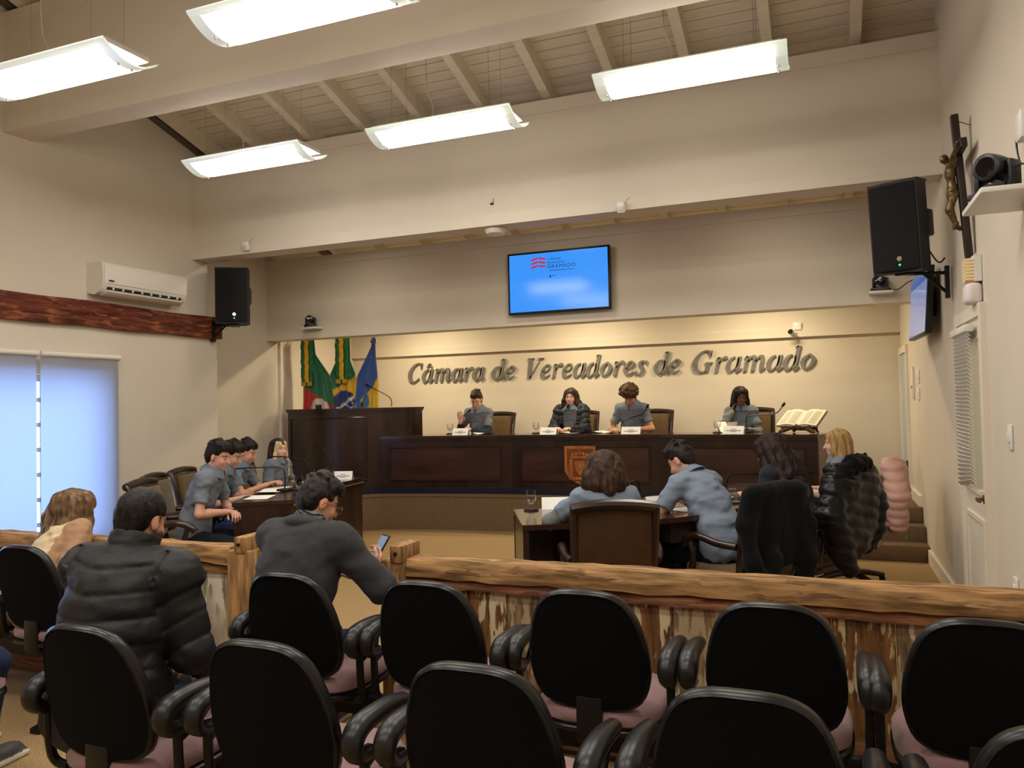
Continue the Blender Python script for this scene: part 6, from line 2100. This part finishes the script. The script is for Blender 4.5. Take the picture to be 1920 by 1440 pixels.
p = Person('young woman in open dark padded jacket and glasses on the dais', (-3.13, 10.00, ST), 180, seat=0.42, scale=1.0, lean=5, head=(4, 0, 0), skin=(216, 172, 150), female=True,
           R=dict(w=(0.12, 0.36, 0.81)), L=dict(w=(0.10, 0.38, 0.81)))
p.body(gaze_down=False, lips=(190, 96, 96)).hair('wavy', (38, 26, 22), (66, 46, 36), length=0.27, seed=2.0, back=(0, 0.02, -1)).glasses(new_mat('thin_gold_frame', (150, 120, 90), 0.3, metal=0.8))
p.top(POLO, 'short', logo=(176, 92, 92))
def jacket_open(p, color, name='jacket'):
    lo, hi = p.bounds(0.17)
    lo[2] = max(lo[2], p.hip[2] - 0.2)
    F = Field(lo, hi, p.vox * 1.1)
    p.torso(F, 0.034, loose=1.08)
    for q in (-1, 1):
        a, e, w = p.arm[q][:3]
        F.chain([a, e], [0.082, 0.078], 0.03); F.chain([e, e + (w - e) * 0.95], [0.076, 0.055], 0.02)
        F.chain([p.c7 + p.Rt[2] @ np.array([0, -0.07, 0.05]), p.c7 + p.Rt[2] @ np.array([q * 0.10, -0.05, 0.055]), p.c7 + p.Rt[2] @ np.array([q * 0.14, 0.03, 0.02]), p.sp2 + p.Rt[2] @ np.array([q * 0.11, 0.13, 0.06])], [0.035, 0.04, 0.035, 0.026], 0.02)
    # open front and neck
    R, c = p.Rt[2], p.sp2
    F.fn(lambda P, d: np.maximum(d, np.minimum(np.minimum(0.085 + 0.10 * np.clip((P - c.astype(np.float32)) @ R[:, 2].astype(np.float32), -0.2, 0.3) - np.abs((P - c.astype(np.float32)) @ R[:, 0].astype(np.float32)),
                                                           ((P - c.astype(np.float32)) @ R[:, 1].astype(np.float32)) + 0.03), 0.03)))
    nb = p.c7 + 0.03 * p.U[2]
    F.cap(nb - 0.02 * p.U[2], nb + 0.3 * p.U[2], 0.075, 0.08, 0.0, 's')
    F.displace(quilt_fn(p, 0.08, 0.008))
    c1 = np.array(lin(color))
    field_obj(name, F, NYLON, p.t, lambda V: np.tile(c1, (len(V), 1)), p.S)
jacket_open(p, (24, 27, 38))
p.trousers((24, 26, 34))
seat_chair((-3.13, 10.05, ST), 180, 'wooden armchair on the dais hidden behind the young woman in the open jacket')

p = Person('student with a round mop of curly brown hair on the dais, looking down', (-2.28, 9.96, ST), 176, seat=0.46, scale=1.0, lean=12, head=(2, 38, 0), skin=(190, 138, 110), build=0.9,
           R=dict(w=(0.17, 0.34, 0.80), cross=False), L=dict(w=(0.16, 0.36, 0.80)))
p.body().hair('curly', (48, 32, 18), (96, 68, 38))
p.top((20, 20, 22), 'short', infl=0.004, name='undershirt', collar=True, sl_r=(0.05, 0.05))
p.top(POLO, 'short', logo=(176, 92, 92))
p.trousers((26, 28, 36))
seat_chair((-2.14, 10.00, ST), 172, 'wooden armchair on the dais behind the curly-haired student, olive cushion in view')

p = Person('student with long dark hair on the dais, hand held to the ear', (-0.90, 9.86, ST), 186, seat=0.42, scale=0.96, lean=8, side=4, head=(14, 14, 0), skin=(104, 70, 52), female=True, build=0.86,
           R=dict(w=(0.15, 0.20, 1.04), hd=(-0.35, -0.5, 0.9), pn=(-1, -0.2, 0), e=(0.5, 0.5, -1), curl=0.5), L=dict(w=(0.02, 0.34, 0.82), hd=(1, 0.3, 0)))
p.body(lips=(120, 66, 60), brows=(20, 14, 12)).hair('straight', (16, 12, 12), (34, 26, 24), length=0.24, seed=4.0, back=(0, 0.1, -1))
p.top((120, 122, 118), 'long', infl=0.004, name='undershirt', collar=True, sl_r=(0.052, 0.048))
p.top(POLO, 'short', logo=(150, 92, 96))
p.trousers((26, 28, 36))
seat_chair((-0.80, 9.92, ST), 184, 'wooden armchair on the dais behind the student with braids')

# ---- left table
p = Person('boy in grey polo at the left table, nearest the railing, hands in lap', (-4.98, 5.12, 0), -68, seat=0.45, scale=1.0, build=0.92, lean=18, head=(-4, 14, 0), skin=(206, 156, 132),
           R=dict(w=(0.04, 0.29, 0.75), e=(0.9, -0.5, -0.7), curl=0.7, hd=(-0.7, 0.7, 0)), L=dict(w=(0.05, 0.32, 0.74), e=(-0.8, -0.2, -0.8), curl=0.7), vox=0.0065)
p.body().hair('short', (18, 14, 13), (40, 32, 28), seed=0.3, volume=1.06)
p.top(POLO, 'short', hem=-0.05)
p.trousers((24, 26, 32)).shoes((30, 30, 34))
seat_chair((-5.05, 5.09, 0), -68, 'wooden armchair at the left table under the boy nearest the railing')
p = Person('boy in grey polo at the left table, half hidden behind the nearest boy', (-5.37, 5.64, 0), -66, seat=0.45, scale=1.0, build=0.92, lean=22, head=(-6, 26, 0), skin=(204, 156, 130),
           R=dict(w=(0.12, 0.40, 0.80), curl=0.6), L=dict(w=(0.10, 0.42, 0.80), curl=0.6), vox=0.0071)
p.body().hair('short', (16, 13, 12), (36, 30, 27), seed=2.2, volume=1.05)
p.top(POLO, 'short')
p.trousers((50, 66, 104)).shoes((30, 30, 34))
seat_chair((-5.45, 5.61, 0), -66, 'wooden armchair at the left table, second from the railing, olive back cushion in view')
p = Person('boy in grey polo third from the railing at the left table, forearms on it', (-5.63, 6.22, 0), -72, seat=0.44, scale=0.97, build=0.9, lean=18, head=(12, 20, 0), skin=(204, 152, 124),
           R=dict(w=(0.09, 0.46, 0.88), e=(0.7, -0.2, -0.9), curl=0.4), L=dict(w=(0.06, 0.48, 0.88), curl=0.4), vox=0.0071)
p.body().hair('short', (18, 15, 14), (42, 34, 30), seed=3.3)
p.top(POLO, 'short')
p.trousers((26, 28, 34)).shoes((30, 30, 34))
seat_chair((-5.71, 6.20, 0), -72, 'wooden armchair at the left table, third from the railing')
p = Person('girl with long dark hair and blonde front streak at the left table', (-5.62, 6.95, 0), -84, seat=0.43, scale=0.93, lean=6, head=(-20, 2, 0), skin=(218, 176, 154), female=True,
           R=dict(w=(0.14, 0.30, 0.74)), L=dict(w=(0.12, 0.32, 0.76)), vox=0.0071)
p.body(gaze_down=False, lips=(190, 104, 100)).hair('straight', (34, 24, 20), (62, 46, 38), length=0.34, seed=1.0, back=(0, 0.03, -1), streak=(212, 186, 140))
p.top(POLO, 'short')
p.trousers((26, 28, 34)).shoes((30, 30, 34))
seat_chair((-5.70, 6.95, 0), -84, 'wooden armchair at the far end of the left table, under the long-haired girl')

# ---- right table
p = Person('student with bushy brown hair seen from behind at the right table', (-1.29, 4.83, 0), 22, seat=0.41, scale=0.97, lean=15, head=(6, 16, 0), skin=(200, 152, 124), build=0.92,
           R=dict(w=(0.08, 0.38, 0.88), e=(0.5, -0.1, -1)), L=dict(w=(0.15, 0.30, 0.88), e=(-1.2, -0.1, -0.5), hd=(0.8, 0.5, 0)), vox=0.0071)
p.body().hair('wavy', (44, 30, 22), (84, 60, 44), length=0.155, seed=6.0, volume=1.36, back=(0, -0.12, -1))
p.top((110, 112, 112), 'long', infl=0.005, name='sweater', collar=True, sl_r=(0.056, 0.054))
p.top(POLO2, 'short', sl_r=(0.062, 0.064))
p.trousers((26, 28, 34)).shoes((30, 30, 34))
seat_chair((-1.26, 4.74, 0), 20, 'wooden armchair with a brown leather back seen from behind at the right table')
p = Person('boy in blue-grey polo bent over the right table writing, seen in profile', (-0.66, 5.52, 0), 56, seat=0.47, scale=1.02, build=0.95, lean=32, head=(14, 34, 0), skin=(206, 156, 130),
           R=dict(w=(0.06, 0.46, 0.86), e=(0.9, -0.2, -0.7), curl=0.7), L=dict(w=(0.12, 0.44, 0.86), e=(-0.9, -0.2, -0.7), curl=0.6), vox=0.0065)
p.body().hair('short', (26, 19, 16), (52, 40, 33), seed=5.1)
p.top(POLO2, 'short', sl_r=(0.062, 0.066), loose=1.16)
p.trousers((24, 25, 30)).shoes((30, 30, 34))
seat_chair((-0.56, 5.47, 0), 47, 'wooden armchair draped with a plain black sweatshirt, under the boy who is writing')
p = Person('girl with very long straight dark hair at the right table', (-0.18, 6.26, 0), 62, seat=0.45, scale=1.0, lean=20, head=(6, 22, 0), skin=(208, 160, 138), female=True,
           R=dict(w=(0.10, 0.40, 0.84)), L=dict(w=(0.12, 0.40, 0.84)), vox=0.0071)
p.body().hair('straight', (30, 21, 19), (58, 42, 36), length=0.62, seed=7.0, back=(0.05, -0.95, -1), volume=1.28)
p.top((44, 46, 54), 'long', name='sweater', sl_r=(0.060, 0.056))
p.trousers((40, 50, 78)).shoes((40, 40, 46), (214, 210, 200))
seat_chair((-0.15, 6.22, 0), 58, 'wooden armchair draped with a shiny black puffer jacket at the right table')
p = Person('girl with straight blonde hair at the far end of the right table', (0.20, 7.30, 0), 86, seat=0.44, scale=0.97, lean=8, head=(4, 6, 0), skin=(222, 178, 158), female=True,
           R=dict(w=(0.12, 0.38, 0.82)), L=dict(w=(0.12, 0.38, 0.82)), vox=0.0071)
p.body(gaze_down=False, brows=(150, 116, 76)).hair('straight', (150, 116, 66), (196, 160, 104), length=0.24, seed=8.0, back=(0, -0.03, -1))
p.top(POLO2, 'short')
p.trousers((26, 28, 34)).shoes((40, 40, 46))
seat_chair((0.17, 7.29, 0), 80, 'wooden armchair draped with the pale pink puffer jacket')

# ---- audience
p = Person('woman with long wavy light brown hair and tan top, seen from behind', (-4.10, 3.05, 0), -4, seat=0.42, scale=0.91, build=0.86, lean=35, side=-16, head=(-14, 6, 8), skin=(214, 168, 146), female=True,
           R=dict(w=(0.12, 0.34, 0.74)), L=dict(w=(0.12, 0.36, 0.74)), vox=0.0071)
p.body().hair('wavy', (78, 58, 40), (140, 108, 76), length=0.40, seed=9.0, volume=1.34, back=(0.25, -0.45, -1))
p.top((206, 186, 152), 'long', name='jacket', mat=WOOLM, color2=(164, 128, 98), infl=0.022, sl_r=(0.074, 0.070), folds=0.014)
p.trousers((60, 66, 80)).shoes((50, 44, 40))

p = Person('broad bearded man in a quilted black jacket, seen from behind', (-2.40, 2.05, 0), 0, seat=0.42, scale=0.99, lean=12, head=(6, 20, 0), skin=(196, 144, 116), build=1.26,
           R=dict(w=(0.18, 0.32, 0.62), e=(0.7, -0.6, -1)), L=dict(w=(0.14, 0.34, 0.64), e=(-0.9, -0.5, -0.9)), vox=0.0071)
p.body(beard=(30, 22, 19)).hair('crop', (15, 13, 13), (34, 29, 27), seed=0.7, vox=0.005)
p.top((24, 24, 26), 'long', name='jacket', mat=NYLON, infl=0.024, collar=False, sl_r=(0.082, 0.072), folds=0.005, quilt=quilt_fn(p, 0.090, 0.0065))
nb = p.c7 + 0.035 * p.U[2]
nd = unit(p.hc - p.c7)
F = Field(nb - 0.16, nb + 0.16, 0.0045)
def _coll(P, d):
    q = P - nb.astype(np.float32)
    h_ = q @ nd.astype(np.float32)
    r_ = np.linalg.norm(q - h_[..., None] * nd.astype(np.float32), axis=-1)
    return np.maximum(np.abs(r_ - 0.079 - 0.3 * np.clip(0.0 - h_, 0, 1)) - 0.011, np.abs(h_ - 0.012) - 0.048)
F.fn(_coll).displace(lambda P: 0.004 * vnoise(P, (20, 20, 60)))
field_obj('collar', F, NYLON, p.t, lambda V: np.tile(np.array(lin((28, 28, 30))), (len(V), 1)), p.S)
p.trousers((30, 32, 40)).shoes((30, 28, 28))

p = Person('man in a dark grey wool coat and glasses looking at a phone', (-2.28, 2.90, 0), -6, seat=0.41, scale=0.98, lean=16, head=(-22, 26, 0), skin=(202, 150, 122), build=1.16,
           R=dict(w=(0.19, 0.40, 0.82), e=(1.1, -0.3, -0.7), curl=0.6, hd=(-0.1, 0.7, 0.5), pn=(-0.6, 0.1, 0.5)), L=dict(w=(0.06, 0.40, 0.80), e=(-1, -0.3, -0.7)),
           legs={1: dict(k=(0.11, 0.42, 0.47), a=(0.03, 0.50, 0.085), f=(0.06, 1, 0))}, vox=0.0071)
p.body().hair('short', (22, 18, 17), (52, 45, 42), seed=8.4, vox=0.005, volume=0.98).glasses(new_mat('tortoise_frame', (120, 84, 50), 0.3))
p.top((58, 58, 60), 'long', name='coat', mat=WOOLM, infl=0.026, collar=False, sl_r=(0.080, 0.072), folds=0.007)
nb2 = p.c7 + 0.02 * p.U[2]
nd2 = unit(p.hc - p.c7)
F = Field(nb2 - 0.2, nb2 + 0.2, 0.005)
F.ell(nb2 + p.Rt[2] @ np.array([0, -0.012, 0.005]), (0.115, 0.105, 0.050), p.Rt[2], 0.0)
F.cap(nb2 + 0.0 * nd2, nb2 + 0.3 * nd2, 0.074, 0.085, 0.01, 's')
F.fn(lambda P, d: np.maximum(d, (P - (nb2 - 0.045 * nd2).astype(np.float32)) @ (-nd2).astype(np.float32)))
field_obj('coat_collar', F, WOOLM, p.t, lambda V: np.tile(np.array(lin((62, 62, 64))), (len(V), 1)), p.S)
F = Field(nb2 - 0.16, nb2 + 0.16, 0.0045)
def _scarf(P, d):
    q = P - nb2.astype(np.float32)
    h_ = q @ nd2.astype(np.float32)
    r_ = np.linalg.norm(q - h_[..., None] * nd2.astype(np.float32), axis=-1)
    return np.sqrt((r_ - 0.066) ** 2 + ((h_ - 0.032) * 0.55) ** 2) - 0.017
F.fn(_scarf).displace(lambda P: 0.004 * vnoise(P, (24, 24, 80)))
field_obj('scarf', F, WOOLM, p.t, lambda V: np.where((np.sin(V[:, 2] * 400 + V[:, 0] * 160) > 0.3)[:, None], np.array(lin((120, 122, 122))), np.array(lin((40, 42, 46)))), p.S)
p.trousers((44, 56, 84)).shoes((66, 52, 42), (190, 176, 150))
ph = p
a, e, w, hd, pn, curl = ph.arm[1]
Rz = np.array(Matrix.Rotation(rad(-6), 3, 'Z'))
wp = Rz @ ((w + hd * 0.12 + pn * 0.02) * ph.S) + np.array([-2.28, 2.90, 0])
t = thing('phone', 'black mobile phone in the hand of the man in the grey coat', 'phone', tuple(wp), rad(-30))
MB().rbox((0, 0, 0.02), (0.074, 0.009, 0.15), 0.004, M=Matrix.Rotation(rad(-35), 3, 'X')).build('case', BLACKP, t)
MB().rbox((0, -0.006, 0.022), (0.066, 0.002, 0.135), 0.001, 1, M=Matrix.Rotation(rad(-35), 3, 'X')).build('screen', new_mat('phone_screen', (70, 78, 92), 0.1, emit=(150, 165, 190), estr=0.5), t)

p = Person('person in blue jeans cut off by the left edge, only knee and shoe showing', (-3.66, 2.04, 0), 0, seat=0.47, scale=1.05, lean=-6, head=(0, 8, 0), skin=(202, 152, 124), vox=0.010,
           R=dict(w=(0.0, 0.10, 0.64), e=(0.3, -1, -0.5)), L=dict(w=(0.12, 0.14, 0.66)),
           legs={1: dict(k=(0.24, 0.27, 0.50), a=(0.10, 0.32, 0.085), f=(-0.1, 1, 0)), -1: dict(k=(-0.16, 0.24, 0.50), a=(-0.20, 0.40, 0.085), f=(-0.1, 1, 0))})
p.body().hair('short', (24, 20, 18), (48, 40, 36), seed=4.4)
p.top((60, 64, 72), 'long', name='sweater')
p.trousers((34, 42, 72)).shoes((70, 66, 64), (226, 222, 212))

# ---- coats hung over the armchair backs
def coat(kind, loc, heading, label, color):
    t = thing('coat', label, 'coat', loc, rad(heading))
    z_top = 1.06
    F = Field((-0.42, -0.55, 0.30), (0.42, 0.02, 1.22), 0.0095)
    c1 = np.array(lin(color))
    if kind == 'plain':
        F.rbox((0, -0.335, 0.80), (0.225, 0.06, 0.27), 0.05, rotm('X', 7), 0.02)
        F.cap((-0.20, -0.36, 1.02), (0.20, -0.36, 1.02), 0.058, 0.058, 0.03)
        F.chain([(-0.21, -0.35, 1.0), (-0.26, -0.36, 0.82), (-0.25, -0.40, 0.60), (-0.18, -0.41, 0.45)], [0.055, 0.062, 0.06, 0.055], 0.04)
        F.chain([(0.20, -0.35, 1.0), (0.24, -0.36, 0.80), (0.23, -0.38, 0.58), (0.22, -0.37, 0.46)], [0.055, 0.062, 0.062, 0.05], 0.04)
        F.cap((-0.08, -0.40, 0.60), (-0.12, -0.42, 0.40), 0.06, 0.04, 0.05)
        F.displace(lambda P: 0.016 * vnoise(P, (13, 9, 2.6)) + 0.006 * vnoise(P + 2, (28, 20, 7)))
        mat = WOOLM
    elif kind == 'shiny':
        F.rbox((0, -0.36, 0.83), (0.27, 0.10, 0.24), 0.09, rotm('X', 7), 0.03)
        F.cap((-0.17, -0.36, 1.07), (0.19, -0.36, 1.06), 0.075, 0.075, 0.04)
        F.chain([(0.25, -0.36, 1.0), (0.34, -0.35, 0.83), (0.33, -0.33, 0.63), (0.26, -0.30, 0.50)], [0.085, 0.085, 0.08, 0.06], 0.03)
        F.chain([(-0.24, -0.38, 0.98), (-0.31, -0.40, 0.80), (-0.24, -0.42, 0.58), (-0.14, -0.42, 0.42)], [0.08, 0.085, 0.08, 0.06], 0.03)
        F.ell((-0.03, -0.38, 0.62), (0.20, 0.09, 0.15), None, 0.05)
        F.displace(lambda P: 0.012 * np.abs(np.sin((P[:, 2] + 0.25 * P[:, 0]) * PI / 0.085)) * -1 + 0.014 * vnoise(P, (8, 8, 8)) + 0.004 * vnoise(P + 4, (20, 16, 20)))
        mat = SHINY
    else:
        F.rbox((0, -0.35, 0.80), (0.25, 0.085, 0.27), 0.075, rotm('X', 7), 0.03)
        F.cap((-0.20, -0.35, 1.03), (0.20, -0.35, 1.03), 0.065, 0.065, 0.03)
        F.chain([(0.22, -0.36, 1.0), (0.30, -0.37, 0.80), (0.30, -0.36, 0.58)], [0.075, 0.08, 0.06], 0.03)
        F.chain([(-0.22, -0.38, 1.0), (-0.30, -0.42, 0.80), (-0.28, -0.42, 0.56)], [0.075, 0.08, 0.06], 0.03)
        F.ell((0.02, -0.38, 0.56), (0.21, 0.08, 0.10), None, 0.05)
        F.displace(lambda P: -0.010 * np.abs(np.sin((P[:, 2] + 0.03 * np.sin(P[:, 0] * 9)) * PI / 0.07)) + 0.012 * vnoise(P, (10, 10, 14)))
        mat = NYLON
    # the chair back passes through the folded coat: open a slot for it
    F.rbox((0, -0.255, 0.72), (0.245, 0.075, 0.34), 0.02, rotm('X', 9), 0.01, 's')
    field_obj('shell', F, mat, t, lambda V: np.tile(c1, (len(V), 1)))
    if kind == 'shiny':
        F = Field((-0.35, -0.55, 0.92), (0.35, -0.1, 1.26), 0.006)
        F.chain([(-0.20, -0.40, 1.04), (-0.06, -0.42, 1.13), (0.10, -0.40, 1.13), (0.22, -0.34, 1.05)], [0.05, 0.062, 0.062, 0.05], 0.03)
        F.displace(lambda P: 0.014 * vnoise(P, (45, 45, 45)))
        field_obj('fur_collar', F, WOOLM, t, lambda V: np.tile(np.array(lin((13, 13, 14))), (len(V), 1)))
    if kind == 'pink':
        MB().rbox((-0.18, -0.46, 0.46), (0.012, 0.008, 0.03), 0.003).build('zip_pull', CHROME, t)
    return t
coat('plain', (-0.56, 5.47, 0), 47, 'black sweatshirt draped over the armchair of the boy who is writing', (16, 17, 19))
coat('shiny', (-0.15, 6.22, 0), 58, 'shiny black puffer jacket with a fur collar draped over an armchair', (11, 11, 13))
coat('pink', (0.17, 7.29, 0), 80, 'pale pink puffer jacket draped over the armchair of the blonde girl', (196, 152, 138))
